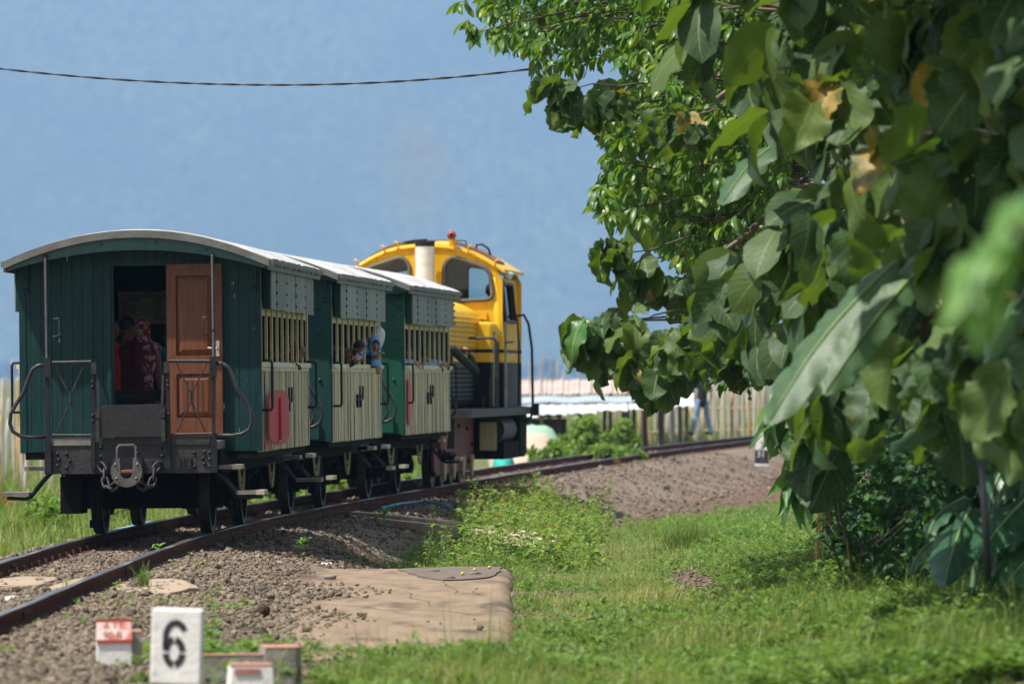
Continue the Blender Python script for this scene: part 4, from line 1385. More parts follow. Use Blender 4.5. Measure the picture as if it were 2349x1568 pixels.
def person(label, head_c, face, k=1.0, chest=None, pelvis=None, arms=(), legs=None, skin='skin', shirt='white_cloth', sleeve=1.0,
           trousers='navy_cloth', hair='short', scarf=None, group=None, up=(0, 0, 1), voxel=.0085, across=None, shoes=True, hands=True):
    """One figure: a fused body, with hair, clothes and eyes as its children. Lengths in metres, k scales the build."""
    H = Vector(head_c); R = head_frame(face, up)
    chest = Vector(chest) if chest is not None else H + Vector((0, 0, -.36 * k))
    pelvis = Vector(pelvis) if pelvis is not None else chest + Vector((0, 0, -.42 * k))
    org = Vector((pelvis.x, pelvis.y, pelvis.z))
    g = lambda p: Vector(p) - org
    fx = Vector(across).normalized() if across is not None else Vector((R[0][0], R[1][0], 0)).normalized()
    b = MB()
    Hh, Ch, Pe = g(H), g(chest), g(pelvis)
    rr = lambda x, y, z: R @ Vector((x * k, y * k, z * k))
    # head: skull, face, jaw, chin, nose, brows, cheeks, ears
    b.ell(Hh + rr(0, -.012, .025), (.076 * k, .094 * k, .092 * k), R, 14, 10)
    b.ell(Hh + rr(0, .022, -.03), (.062 * k, .068 * k, .085 * k), R, 12, 9)
    b.ell(Hh + rr(0, .045, -.088), (.034 * k, .034 * k, .028 * k), R, 10, 7)
    b.cap(Hh + rr(0, .083, .012), Hh + rr(0, .102, -.028), .0105 * k, .0145 * k, 8)
    b.ell(Hh + rr(0, .076, .022), (.048 * k, .018 * k, .014 * k), R, 10, 7)
    for s in (-1, 1):
        b.ell(Hh + rr(s * .036, .06, -.028), (.024 * k, .022 * k, .024 * k), R, 8, 6)
        b.ell(Hh + rr(s * .078, -.008, -.01), (.010 * k, .02 * k, .032 * k), R, 8, 6)
        b.cap(Hh + rr(s * .012, .088, -.061), Hh + rr(0, .091, -.06), .0075 * k, .0085 * k, 6)
    neck = Ch + Vector((0, 0, .20 * k))
    b.cap(neck, Hh + rr(0, -.02, -.07), .052 * k, .046 * k)
    sh = [Ch + fx * s * .155 * k + Vector((0, 0, .14 * k)) for s in (-1, 1)]
    b.cap(sh[0], sh[1], .06 * k); b.cap(neck - Vector((0, 0, .03 * k)), Ch, .075 * k, .12 * k)
    D = fx.cross(Vector((0, 0, 1)))
    TR = Matrix((fx, D, Vector((0, 0, 1)))).transposed()
    b.ell(Ch, (.155 * k, .1 * k, .19 * k), TR, 12, 9); b.cap(Ch, Pe, .115 * k, .12 * k); b.ell(Pe, (.15 * k, .105 * k, .11 * k), TR, 12, 8)
    c = MB()                                                                  # shirt
    c.cap(sh[0], sh[1], .074 * k); c.ell(Ch, (.172 * k, .118 * k, .2 * k), TR, 12, 9); c.cap(Ch, Pe + Vector((0, 0, -.04 * k)), .135 * k, .14 * k)
    c.cap(neck - Vector((0, 0, .06 * k)), Ch, .072 * k, .12 * k)
    for side, elbow, wrist, fing, back in arms:
        S = sh[0 if side < 0 else 1]; E = g(elbow); W = g(wrist)
        b.cap(S, E, .05 * k, .038 * k); b.cap(E, W, .038 * k, .027 * k)
        if hands:
            hand(b, W, fing, back, k, .5, side)
        if sleeve > 0:
            c.cap(S, S.lerp(E, min(1, sleeve)), .066 * k, .056 * k)
            if sleeve > 1:
                c.cap(E, E.lerp(W, min(1, sleeve - 1)), .054 * k, .046 * k)
    t = MB()
    if legs:
        for hip, kn, an, toe in legs:
            hp, kn, an, to = g(hip), g(kn), g(an), g(toe)
            b.cap(hp, kn, .078 * k, .054 * k); b.cap(kn, kn.lerp(an, .35), .052 * k, .055 * k); b.cap(kn.lerp(an, .35), an, .055 * k, .036 * k)
            b.cap(an + Vector((0, 0, -.03 * k)), to, .037 * k, .032 * k)
            t.cap(hp, kn, .098 * k, .07 * k)
            if trousers and trousers != 'shorts':
                t.cap(kn, an, .072 * k, .056 * k)
        t.ell(Pe, (.168 * k, .122 * k, .12 * k), TR, 12, 8)
    body = fused(b, voxel * max(.75, k), 'person', M[skin])
    body.location = org
    tag(body, label, 'person', group)
    fused(c, .011, 'shirt', M[shirt], body, 2)
    if legs:
        fused(t, .011, 'trousers', M[trousers if trousers != 'shorts' else 'navy_cloth'], body, 2)
        if shoes:
            for hip, kn, an, toe in legs:
                q = MB(); an, to = g(an), g(toe)
                q.cap(an + Vector((0, 0, -.035 * k)), to, .046 * k, .042 * k); q.cap(an, an + Vector((0, 0, .03)), .045 * k, .045 * k)
                fused(q, .01, 'shoe', M['shoe'], body, 2)
    if hair and not scarf:
        q = MB(); q.ell(Hh + rr(0, -.026, .042), (.083 * k, .094 * k, .09 * k), R, 14, 10)
        if hair == 'long':
            q.ell(Hh + rr(0, -.05, -.06), (.085 * k, .07 * k, .14 * k), R, 12, 9)
        fused(q, .008, 'hair', M['hair'], body, 2)
    if scarf:
        q = bmesh.new()
        bmesh.ops.create_uvsphere(q, u_segments=28, v_segments=20, radius=1)
        for v in q.verts:
            x, y, z = v.co
            w = Vector((x * .099, y * .112 - .016, z * .128 + .012))
            if z < -.1:
                w.x *= 1 + .30 * (-z); w.y *= 1 + .15 * (-z); w.z -= .10 * (-z) ** 1.5
            v.co = Hh + rr(*w)
        # open the face
        op = [f for f in q.faces if (lambda p: p.y > .045 and (p.x / .066) ** 2 + ((p.z + .012) / .098) ** 2 < 1)((R.transposed() @ (f.calc_center_median() - Hh)) / k)]
        bmesh.ops.delete(q, geom=op, context='FACES')
        bmesh.ops.solidify(q, geom=q.faces[:], thickness=.006)
        me = bpy.data.meshes.new('headscarf'); q.to_mesh(me); q.free()
        me.polygons.foreach_set('use_smooth', [True] * len(me.polygons))
        hs = link('headscarf', me, body, M[scarf])
        q = MB(); q.ell(Ch + Vector((0, 0, .15 * k)), (.16 * k, .125 * k, .13 * k), TR, 14, 8); q.cap(neck, Hh + rr(0, -.03, -.06), .075 * k, .08 * k)
        fused(q, .011, 'scarf_cape', M[scarf], body, 3)
        q = MB(); q.ell(Hh + rr(0, .004, .055), (.078 * k, .088 * k, .06 * k), R, 12, 8); fused(q, .009, 'under_scarf', M['black_cloth'], body, 1)
    for s in (-1, 1):
        e = MB().ell(Hh + rr(s * .030, .077, .004), (.0125 * k, .008 * k, .0075 * k), R, 8, 6).build('eye', M['eye_white'], body, True)
        MB().ell(Hh + rr(s * .031, .0828, .004), (.0062 * k, .004 * k, .0068 * k), R, 8, 5).build('iris', M['eye_dark'], e, True)
        MB().tube([Hh + rr(s * .014, .091, .027), Hh + rr(s * .032, .0885, .032), Hh + rr(s * .05, .074, .026)], [.004 * k, .0048 * k, .003 * k], 5).build('eyebrow', M['hair'], body, True)
    MB().ell(Hh + rr(0, .0945, -.0605), (.021 * k, .007 * k, .0072 * k), R, 10, 6).build('lips', M['lips'], body, True)
    return body


def on(Cr, x, y, z):
    """A point given in a carriage's own space, in world space."""
    return Cr.matrix_basis @ Vector((x, y, z))


def legs_down(P0, R_, k, floor, fwd, spread=.08):
    f = Vector(fwd).normalized(); s = Vector((-f.y, f.x, 0))
    out_ = []
    for q in (-1, 1):
        hp = Vector(P0) + s * q * spread
        an = Vector((hp.x, hp.y, floor + .07 * k)); kn = hp.lerp(an, .5) + f * .02
        out_.append((hp, kn, an, an + f * .15 * k + Vector((0, 0, -.03 * k))))
    return out_


def legs_seated(P0, k, floor, fwd, spread=.09):
    f = Vector(fwd).normalized(); s = Vector((-f.y, f.x, 0))
    out_ = []
    for q in (-1, 1):
        hp = Vector(P0) + s * q * spread
        kn = hp + f * .42 * k + Vector((0, 0, .02)); an = Vector((kn.x, kn.y, floor + .07 * k))
        out_.append((hp, kn, an, an + f * .15 * k + Vector((0, 0, -.03 * k))))
    return out_


FL = .97
out_dir = lambda Cr: (Cr.matrix_basis.to_3x3() @ Vector((1, 0, 0)))
fw_dir = lambda Cr: (Cr.matrix_basis.to_3x3() @ Vector((0, 1, 0)))

# girl in a blue headscarf, leaning out and looking back at the camera
o2, f2 = out_dir(coach2), fw_dir(coach2)
hc = P(859, 791, 71.3)
pel = Vector((hc.x, hc.y, 0)) - o2 * .52 + f2 * .05 + Vector((0, 0, 1.50))
ch = hc + Vector((-.25, .05, -.27))
el = P(858, 836, 71.15); wr = P(862.5, 816, 71.1)
el2 = P(863, 832, 71.25); wr2 = P(867, 838, 71.2)
girl = person('child in a sky blue headscarf leaning out of the middle carriage, hand at chin', hc, (.30, -1, -.08), .82, ch, pel,
              [(-1, el, wr, (.75, -.1, .55), (.1, -.3, 1)), (1, el2, wr2, (.05, -.4, -.8), (.3, -.8, .3))],
              legs_down(pel, None, .8, FL, o2), skin='skin', shirt='navy_cloth', sleeve=1.0, scarf='sky_blue_cloth', group='passengers in the carriages', across=(.96, .28, 0))
m = MB().cap(el, wr, .052, .043).cap(el2, wr2, .05, .045)
q = m; q.v = [tuple(Vector(v) - pel) for v in q.v]
fused(MB().cap(el - pel + Vector((0, 0, .02)), el.lerp(wr, .25) - pel, .056, .06).cap(el2 - pel, el2.lerp(wr2, .75) - pel, .05, .056), .011, 'cuff', M['sky_blue_cloth'], girl, 2)
dd = (wr - el).normalized()
for t in (.55, .9):
    c0 = el.lerp(wr, t) - pel
    a = dd.orthogonal().normalized(); b2 = dd.cross(a)
    MB().tube([c0 + (a * math.cos(i * math.pi / 6) + b2 * math.sin(i * math.pi / 6)) * .032 for i in range(13)], .006, 5, False).build('bracelet', M['red_paint'], girl, True)

# boy bending his head down over a drink pouch
hc = P(823, 802, 68.85)
pel = Vector((hc.x, hc.y, 0)) - o2 * .5 + Vector((0, 0, 1.48)); ch = hc + Vector((-.31, .08, -.17))
el = P(803, 834, 68.75); wr = P(816, 829, 68.7)
el2 = P(797, 836, 68.65); wr2 = P(797, 829, 68.6)
boy = person('child with short black hair looking down at a drink pouch held outside the window', hc, (.62, -.40, -.62), .86, ch, pel,
             [(1, el, wr, (.5, -.3, .25), (.3, -.5, .8)), (-1, el2, wr2, (.1, -.5, .8), (-.2, -.8, -.2))], legs_down(pel, None, .8, FL, o2),
             skin='skin_dark', shirt='navy_cloth', sleeve=1.5, group='passengers in the carriages', up=(.3, -.1, 1), across=(.85, -.5, 0))
pc = wr + Vector((.035, -.05, .06))
Rp = Matrix.Rotation(.7, 3, 'Y') @ Matrix.Rotation(.3, 3, 'X')
pouch = tag(empty('drink_pouch', pc), 'clear plastic drink pouch with blue print in the bent boy\'s hand', 'drink pouch')
mp = MB().ell((0, 0, 0), (.042, .022, .075), Rp, 10, 8)
mp.build('pouch_body', MAT('glossy_clear_pouch', (.62, .64, .68), (.45, .5, .62), rough=.15, nscale=30), pouch, True)
MB().ell(Rp @ Vector((0, -.004, .045)), (.036, .021, .024), Rp, 10, 6).build('printed_band', MAT('blue_print', (.05, .16, .5), rough=.25), pouch, True)
MB().ell(Rp @ Vector((0, -.002, -.045)), (.034, .021, .022), Rp, 10, 6).build('drink', MAT('amber_drink', (.4, .2, .05), rough=.2), pouch, True)
MB().cyl(Rp @ Vector((0, 0, .06)), Rp @ Vector((.004, 0, .115)), .0035, 6).build('straw', M['white_cloth'], pouch)

# passenger in a grey-white headscarf behind the girl, face turned away
hc = P(867, 772, 72.35)
pel = hc + Vector((-.30, .05, -.60)); ch = hc + Vector((-.27, .02, -.30))
person('passenger in a pale grey headscarf turned away behind the blue-scarfed child', hc, (.9, .5, -.25), .95, ch, pel, [],
       legs_down(pel, None, .85, FL, o2), shirt='white_cloth', scarf='white_cloth', group='passengers in the carriages')

# last carriage, two dark heads and hanging hands behind the bars
o1, f1 = out_dir(coach1), fw_dir(coach1)
hc = on(coach1, 1.15, .85, 1.94)
pel = on(coach1, .9, .9, 1.42)
person('low dark-haired head behind the bars of the last carriage, forearm over the ledge', hc, (.95, .6, -.2), .82, on(coach1, 1.05, .85, 1.68), pel,
       [(1, on(coach1, 1.14, .78, 1.80), on(coach1, 1.27, .88, 1.78), (.6, .6, -.35), (.3, 0, .9))], legs_down(pel, None, .7, FL, o1), skin='skin_dark', shirt='navy_cloth', sleeve=.9, group='passengers in the carriages')
hc = on(coach1, 1.13, 2.05, 2.14)
pel = on(coach1, .9, 2.0, 1.5)
person('taller dark-haired head near the far corner post of the last carriage, facing forward', hc, (.6, 1, -.15), 1.0, on(coach1, 1.02, 2.05, 1.80), pel,
       [(-1, on(coach1, 1.12, 2.0, 1.72), on(coach1, 1.23, 1.9, 1.86), (.4, .2, .7), (.5, -.6, .3))], legs_down(pel, None, .9, FL, o1), skin='skin_dark', shirt='black_cloth', group='passengers in the carriages')

# leading carriage: a head, and blue sleeves with hands over the ledge
o3, f3 = out_dir(coach3), fw_dir(coach3)
hc = on(coach3, 1.15, .55, 1.93)
pel = on(coach3, .85, .5, 1.42)
person('dark-haired child behind the bars of the carriage next to the locomotive, hand over the ledge', hc, (.5, 1, -.2), .85, on(coach3, 1.03, .5, 1.66), pel,
       [(1, on(coach3, 1.15, .75, 1.80), on(coach3, 1.28, 1.15, 1.80), (.6, .4, -.6), (.5, 0, .8))], legs_down(pel, None, .7, FL, o3), skin='skin_dark', shirt='sky_blue_cloth', sleeve=1.6, group='passengers in the carriages')
for y, lab, dy in ((-1.75, 'blue-sleeved arms and clasped hands near the start of the leading carriage\'s ledge', .62), (1.75, 'blue sleeve folded over the far end of the leading carriage\'s ledge', .5)):
    pel = on(coach3, .8, y, 1.38); hc = on(coach3, .74, y + .1, 1.98)
    a = [(1, on(coach3, 1.08, y + .15, 1.84), on(coach3, 1.26, y + dy, 1.82), (.5, .7, -.45), (.5, -.2, .8)), (-1, on(coach3, 1.1, y - .15, 1.82), on(coach3, 1.27, y - .02, 1.82), (.7, .3, -.45), (.5, -.2, .8))]
    person(lab, hc, (1, .3, -.1), .85, on(coach3, .83, y, 1.68), pel, a, legs_down(pel, None, .7, FL, o3), shirt='sky_blue_cloth', sleeve=1.65, group='passengers in the carriages')

# person standing on the leading carriage's front step, holding out a phone
b0 = on(coach3, 1.10, 3.52, .49)
pel = b0 + Vector((-.05, .0, .98)); ch = pel + Vector((.0, -.02, .42)); hc = ch + Vector((-.28, .08, .33))
wr = P(1077, 812, 82.1); el = P(1092, 852, 82.2)
sh_ = ch
pm = person('person in a dark green jacket on the step beside the locomotive, holding up a phone', hc, (-.2, -1, 0), 1.0, ch, pel,
            [(1, el, wr, (-.35, -.25, .75), (.8, -.3, .3)), (-1, ch + Vector((-.25, .05, -.12)), ch + Vector((-.15, .3, -.1)), (0, 1, 0), (0, 0, 1))],
            legs_down(pel, None, 1.0, .49, (.9, -.25, 0)), shirt='olive_cloth', sleeve=1.9, trousers='shorts', across=(.95, .3, 0))
ph = P(1067, 807, 82.05)
phone = MB().box((0, 0, 0), (.15, .012, .075)).build('phone', M['black_iron'])
phone.location = ph; tag(phone, 'black phone held sideways by the jacketed person on the step', 'phone')
link('screen', MB().span((-.066, .0065, -.032), (.066, .008, .032)).mesh('screen'), phone, M['eye_dark'])

# inside the last carriage, seen through the doorway
def seated(lab, x, y, k, face, **kw):
    pel = on(coach1, x, y, FL + .45)
    ch = pel + Vector((0, 0, .40 * k)) + Vector(kw.pop('lean', (0, 0, 0)))
    hc = ch + Vector((0, 0, .335 * k)) + Vector(face) * .03
    arms = []
    for s, e, w in kw.pop('arm', ()):
        arms.append((s, on(coach1, *e), on(coach1, *w), kw.get('fing', (.5, .2, -.5)), (0, -.3, .8)))
    kw.pop('fing', None)
    return person(lab, hc, face, k, ch, pel, arms, legs_seated(pel, k, FL, kw.pop('sit', (.8, .3, 0))), group='passengers in the carriages', **kw)


seated('seated passenger in a red and white printed headscarf seen through the open door', -.17, -1.35, .98, (.2, .95, -.1), shirt='print_scarf', scarf='print_scarf', sleeve=0,
       arm=[(1, (.03, -1.2, 1.5), (.07, -.95, 1.45))], trousers='black_cloth', across=(.95, -.1, 0))
seated('seated passenger in a maroon shirt with an arm stretched across the doorway', -.30, -1.75, 1.0, (.85, .5, -.2), shirt='maroon_cloth', sleeve=.9, skin='skin_dark',
       arm=[(1, (-.12, -1.9, 1.45), (.12, -1.85, 1.34))], trousers='black_cloth', hair='short', across=(.6, -.6, 0), lean=(.02, 0, 0))
seated('seated passenger in a bright red shirt half hidden by the left door post', -.43, -2.1, 1.0, (.8, .3, -.1), shirt='red_cloth', skin='skin_dark', trousers='black_cloth', across=(.4, -.9, 0))
seated('seated passenger in a teal top beside the printed headscarf', .08, -.75, .9, (-.4, -.8, 0), shirt='teal_cloth', sleeve=1.7, skin='skin_dark', arm=[(1, (.18, -.8, 1.5), (.14, -.95, 1.36))], trousers='black_cloth', hair='long', across=(.9, .1, 0))

# driver at the cab window
cabm = LOCO.matrix_basis
hc = P(1126, 669, 90.3)
pel = hc + Vector((-.05, .1, -.78))
person('driver in dark clothes sitting behind the locomotive\'s right cab window', hc, (.2, 1, 0), 1.0, hc + Vector((-.02, .02, -.34)), pel, [], legs_seated(pel, 1, pel.z - .45, (0, 1, 0)), skin='skin_dark', shirt='black_cloth', trousers='black_cloth')

# man in jeans walking along the track beyond the train
b0 = P(1611, 997, 158)
pel = b0 + Vector((0, 0, .93)); ch = pel + Vector((.01, 0, .42)); hc = ch + Vector((.0, .02, .35))
lg = []
for q, dx, dy in ((-1, -.16, -.10), (1, .14, .12)):
    hp = pel + Vector((q * .085, 0, 0)); an = Vector((pel.x + q * .1 + dx, pel.y + dy, b0.z + .08))
    lg.append((hp, hp.lerp(an, .5) + Vector((-.02, .03, 0)), an, an + Vector((-.13, .06, -.035))))
person('person in blue jeans and a black top walking beyond the left rail, half behind leaves', hc, (-.2, 1, 0), 1.0, ch, pel,
       [(-1, ch + Vector((-.26, .0, -.15)), ch + Vector((-.22, .1, -.38)), (0, .1, -1), (-1, 0, 0)), (1, ch + Vector((.24, 0, -.15)), ch + Vector((.22, .12, -.36)), (0, .1, -1), (1, 0, 0))],
       lg, shirt='black_cloth', trousers='jeans', sleeve=.8)
# ---------------------------------------------------------------- leaves


def blade(nu, nv, length, width, prof, fold=.25, droop=.5, wave=.03, seed=0, twist=0.0, ragged=0.0, wavef=5, pleat=0.0):
    """A leaf grown along +Y from the origin, its upper face towards +Z. Returns verts, quads, uv."""
    R = random.Random(seed)
    ph = R.uniform(0, 6)
    vs, uv, fs = [], [], []
    y, z = 0.0, 0.0
    for j in range(nv + 1):
        t = j / nv
        ang = -droop * t ** 1.3
        if j:
            y += math.cos(ang) * length / nv; z += math.sin(ang) * length / nv
        w = prof(t) * width / 2
        tw = twist * t
        for i in range(nu + 1):
            s = i / nu * 2 - 1
            ww = w * (1 + ragged * R.uniform(-1, .6) * (abs(s) > .9))
            x = s * ww
            dz = abs(s) * ww * fold + wave * length * abs(s) ** 1.5 * math.sin(t * wavef * math.pi + ph + (1.7 if s > 0 else 0)) + pleat * length * abs(s) * math.sin((t * 8 - abs(s) * 3) * math.pi)
            vs.append((x * math.cos(tw) - dz * math.sin(tw), y - math.sin(ang) * dz * .3, z + dz * math.cos(tw) + x * math.sin(tw)))
            uv.append((i / nu, t))
    for j in range(nv):
        for i in range(nu):
            a = j * (nu + 1) + i
            fs.append((a, a + 1, a + nu + 2, a + nu + 1))
    return np.array(vs), np.array(fs), np.array(uv)


teak_p = lambda t: max(.02, (math.sin(math.pi * min(1, t * .93 + .045)) ** .62) * (1.06 - .22 * t) * (1 if t < .93 else (1 - t) / .07 * .8 + .2))
lance_p = lambda t: max(.03, math.sin(math.pi * min(1, t * .95 + .03)) ** .9)
oval_p = lambda t: max(.04, math.sin(math.pi * min(1, t * .94 + .04)) ** .7)
banana_p = lambda t: max(.03, min(1, t * 9 + .05) ** .6 * (1 if t < .72 else max(0, 1 - ((t - .72) / .29) ** 2) ** .6))
taro_p = lambda t: max(.02, ((.55 + .45 * min(1, t * 5)) if t < .2 else 1) * math.sin(math.pi * (.28 + .72 * t)) ** .9)

TEAK = [blade(8, 22, 1.0, .74, teak_p, f, d, .055, i, tw, .13, 4 + i % 3, .010) for i, (f, d, tw) in enumerate(
    ((.15, .5, .1), (.35, .9, -.2), (-.1, .6, .3), (.5, 1.3, 0), (.2, .2, -.1), (.7, .8, .4), (.05, 1.1, -.3), (-.25, .4, .2)))]
TEAK_LO = [blade(4, 6, 1.0, .74, teak_p, f, d, .04, i + 20, tw, .1) for i, (f, d, tw) in enumerate(((.15, .5, .1), (.4, 1.0, -.2), (-.1, .7, .3)))]
SMALL = [blade(2, 6, 1.0, .33, oval_p, f, d, .02, i + 40, 0) for i, (f, d) in enumerate(((.3, .5), (.5, .9), (.2, 1.2), (.6, .3), (.1, .7)))]
SHRUB = blade(2, 3, 1.0, .55, oval_p, .3, .5, 0, 60)
LANCE = [blade(4, 12, 1.0, .17, lance_p, .35, d, .012, i + 70, tw) for i, (d, tw) in enumerate(((.5, .2), (.9, -.3), (1.2, .1)))]


def leaf_mesh(name, base):
    return np_mesh(name, base[0], base[1], True, base[2])


TEAK_ME = [leaf_mesh('leaf', b) for b in TEAK]
SMALL_ME = [leaf_mesh('leaf', b) for b in SMALL]
LANCE_ME = [leaf_mesh('leaf', b) for b in LANCE]

M['teak'] = LEAF('broad_teak_leaf', (.042, .086, .030), (.10, .15, .03), (.085, .13, .025), (.28, .18, .03), veins=8, trans=.25, rough=.52, vein_col=(.16, .21, .09), spec=.25, dead_lo=.66, holes=.70)
M['teak_dead'] = LEAF('yellowing_teak_leaf', (.10, .12, .03), (.16, .15, .04), (.2, .17, .04), (.27, .175, .03), veins=8, trans=.24, rough=.55, vein_col=(.3, .25, .1), dead_lo=.45)
M['teak_dry'] = LEAF('dry_brown_leaf', (.2, .12, .055), (.18, .11, .05), (.24, .15, .07), (.14, .075, .04), veins=8, trans=.15, rough=.7)
M['small_leaf'] = LEAF('glossy_small_leaf', (.065, .15, .02), (.11, .18, .03), (.2, .26, .03), (.28, .2, .03), veins=9, trans=.33, rough=.36, spec=.4, dead_lo=.72)
M['shrub_leaf'] = LEAF('dark_shrub_leaf', (.022, .075, .022), (.05, .11, .03), (.05, .13, .03), (.3, .2, .02), veins=6, trans=.2, rough=.55, spec=.25, dead_lo=.73)
M['banana'] = LEAF('banana_leaf', (.06, .125, .05), (.10, .17, .05), (.07, .135, .05), (.3, .22, .1), veins=60, trans=.25, rough=.42, vein_col=(.05, .09, .03), banana=True, dead_lo=.72)
M['taro'] = LEAF('taro_leaf', (.022, .085, .032), (.06, .14, .04), (.03, .10, .035), (.2, .18, .03), veins=7, trans=.18, rough=.4, vein_col=(.08, .17, .06), dead_lo=.78)
M['lance'] = LEAF('lance_leaf', (.06, .15, .03), (.09, .17, .04), (.11, .2, .04), (.3, .22, .04), veins=14, trans=.3, rough=.38, dead_lo=.74)
M['bark'] = MAT('brown_bark', (.14, .10, .07), (.07, .05, .036), rough=.9, nscale=5, stretch=(3, 3, .5), bump=.8, lo=.35, hi=.6)
M['twig'] = MAT('pale_twig', (.19, .15, .10), (.11, .085, .055), rough=.8, nscale=9)
M['black_pipe'] = MAT('black_plastic_pipe', (.014, .014, .016), (.022, .022, .025), rough=.45)


def frames(dirs, spin, R=rng):
    """Rotation matrices whose Y axis follows dirs; the upper face looks up and is then spun about the leaf's own axis."""
    y = dirs / np.linalg.norm(dirs, axis=1)[:, None]
    up = np.tile([0.0, 0.0, 1.0], (len(y), 1)) + R.normal(0, .12, (len(y), 3))
    x = np.cross(y, up); x /= np.linalg.norm(x, axis=1)[:, None]
    z = np.cross(x, y)
    c, s = np.cos(spin)[:, None], np.sin(spin)[:, None]
    x2 = x * c + z * s; z2 = -x * s + z * c
    return np.stack([x2, y, z2], -1)


def inside(poly, u, v):
    c = False
    n = len(poly)
    for i in range(n):
        (x1, y1), (x2, y2) = poly[i], poly[(i + 1) % n]
        if (y1 > v) != (y2 > v) and u < (x2 - x1) * (v - y1) / (y2 - y1) + x1:
            c = not c
    return c


def leaf_object(me, loc, mat3, scale, parent, material, label=None):
    o = bpy.data.objects.new('leaf', me)
    COL.objects.link(o)
    o.parent = parent
    m4 = Matrix([list(r) for r in mat3]).to_4x4()
    o.matrix_basis = Matrix.Translation(Vector(loc) - parent.location) @ m4 @ Matrix.Diagonal((scale, scale, scale, 1))
    if not me.materials:
        me.materials.append(material)
    if me.materials[0] != material:
        o.material_slots[0].link = 'OBJECT'
        o.material_slots[0].material = material
    if label: o['label'] = label
    return o


def cluster_leaves(c, n, size, outward, R, droop=(.3, 1.3), spread=.10):
    """Leaves set round a twig tip: (location, direction, length) each."""
    res = []
    a0 = R.uniform(0, 6.28)
    for i in range(n):
        a = a0 + i * 2.4 + R.uniform(-.3, .3)
        d = Vector((math.cos(a), math.sin(a), 0)) * R.uniform(.5, 1) + Vector(outward) * R.uniform(.2, .8)
        d.z -= R.uniform(*droop)
        d.normalize()
        res.append((Vector(c) + Vector((R.uniform(-1, 1), R.uniform(-1, 1), R.uniform(-.6, .8))) * spread, d, size * R.uniform(.65, 1.2)))
    return res


def limb(mb, a, b_, r0, r1, R, sag=.1, n=6, seg=5):
    a, b_ = Vector(a), Vector(b_)
    pts = []
    for i in range(seg + 1):
        t = i / seg
        p = a.lerp(b_, t) + Vector((0, 0, sag * math.sin(math.pi * t)))
        if 0 < i < seg: p += Vector((R.uniform(-1, 1), R.uniform(-1, 1), R.uniform(-1, 1))) * (b_ - a).length * .03
        pts.append(p)
    mb.tube(pts, [r0 + (r1 - r0) * i / seg for i in range(seg + 1)], n)
    return pts


def trunk_mesh(path, radii, seed):
    R = random.Random(seed)
    mb = MB()
    n = 14
    vs, fs = [], []
    for j, (p, r) in enumerate(zip(path, radii)):
        for k in range(n):
            a = 2 * math.pi * k / n
            rr = r * (1 + .12 * math.sin(3 * a + j * .4) + R.uniform(-.05, .05))
            vs.append(Vector(p) + Vector((math.cos(a) * rr, math.sin(a) * rr, 0)))
    for j in range(len(path) - 1):
        for k in range(n):
            fs.append((j * n + k, j * n + (k + 1) % n, (j + 1) * n + (k + 1) % n, (j + 1) * n + k))
    mb.add(vs, fs)
    return mb


def grow(tree, clusters, meshes, bases_lo, material, n_obj, size, n_leaf, R, droop, spread, mass_name='foliage', odd=None, spin=.7, cam_sort=True, weight=None):
    """Hangs leaves at every cluster: the n_obj that show largest as objects of their own, the rest joined."""
    L_ = []
    for c, outw, sc in clusters:
        k = n_leaf if isinstance(n_leaf, int) else R.randint(*n_leaf)
        L_ += cluster_leaves(c, k, size * sc, outw, R, droop, spread)
    dirs = np.array([list(l[1]) for l in L_])
    Fm = frames(dirs, np.array([R.gauss(0, spin) for _ in L_]))
    order = sorted(range(len(L_)), key=lambda i: (L_[i][0].y - (weight(L_[i][0]) if weight else 0)))
    obj = order[:n_obj]; rest = order[n_obj:]
    for i in obj:
        p, d, s = L_[i]
        m_, lab = material, None
        if odd and R.random() < odd[0]:
            m_, lab = R.choice(odd[1])
        leaf_object(R.choice(meshes), p, Fm[i], s, tree, m_, lab)
    if rest:
        groups = [rest[k::len(bases_lo)] for k in range(len(bases_lo))]
        vs, fs, uv, tn = [], [], [], []
        off = 0
        for bse, g_ in zip(bases_lo, groups):
            if not g_: continue
            loc = np.array([list(L_[i][0] - tree.location) for i in g_]); sc = np.array([L_[i][2] for i in g_])
            v = np.einsum('nij,kj->nki', Fm[g_] * sc[:, None, None], bse[0]) + loc[:, None]
            f = bse[1][None] + (np.arange(len(g_)) * len(bse[0]))[:, None, None] + off
            off += v.shape[0] * v.shape[1]
            vs.append(v.reshape(-1, 3)); fs.append(f.reshape(-1, 4)); uv.append(np.tile(bse[2], (len(g_), 1)))
            tn.append(np.repeat(np.array([R.random() for _ in g_]), len(bse[0])))
        me = np_mesh(mass_name, np.concatenate(vs), np.concatenate(fs), True, np.concatenate(uv), np.concatenate(tn))
        tag(link(mass_name, me, tree, material), kind='stuff')
    return L_


gz = lambda x, y: float(ground(x, y))
LEFT = Vector((-.75, -.35, 0))

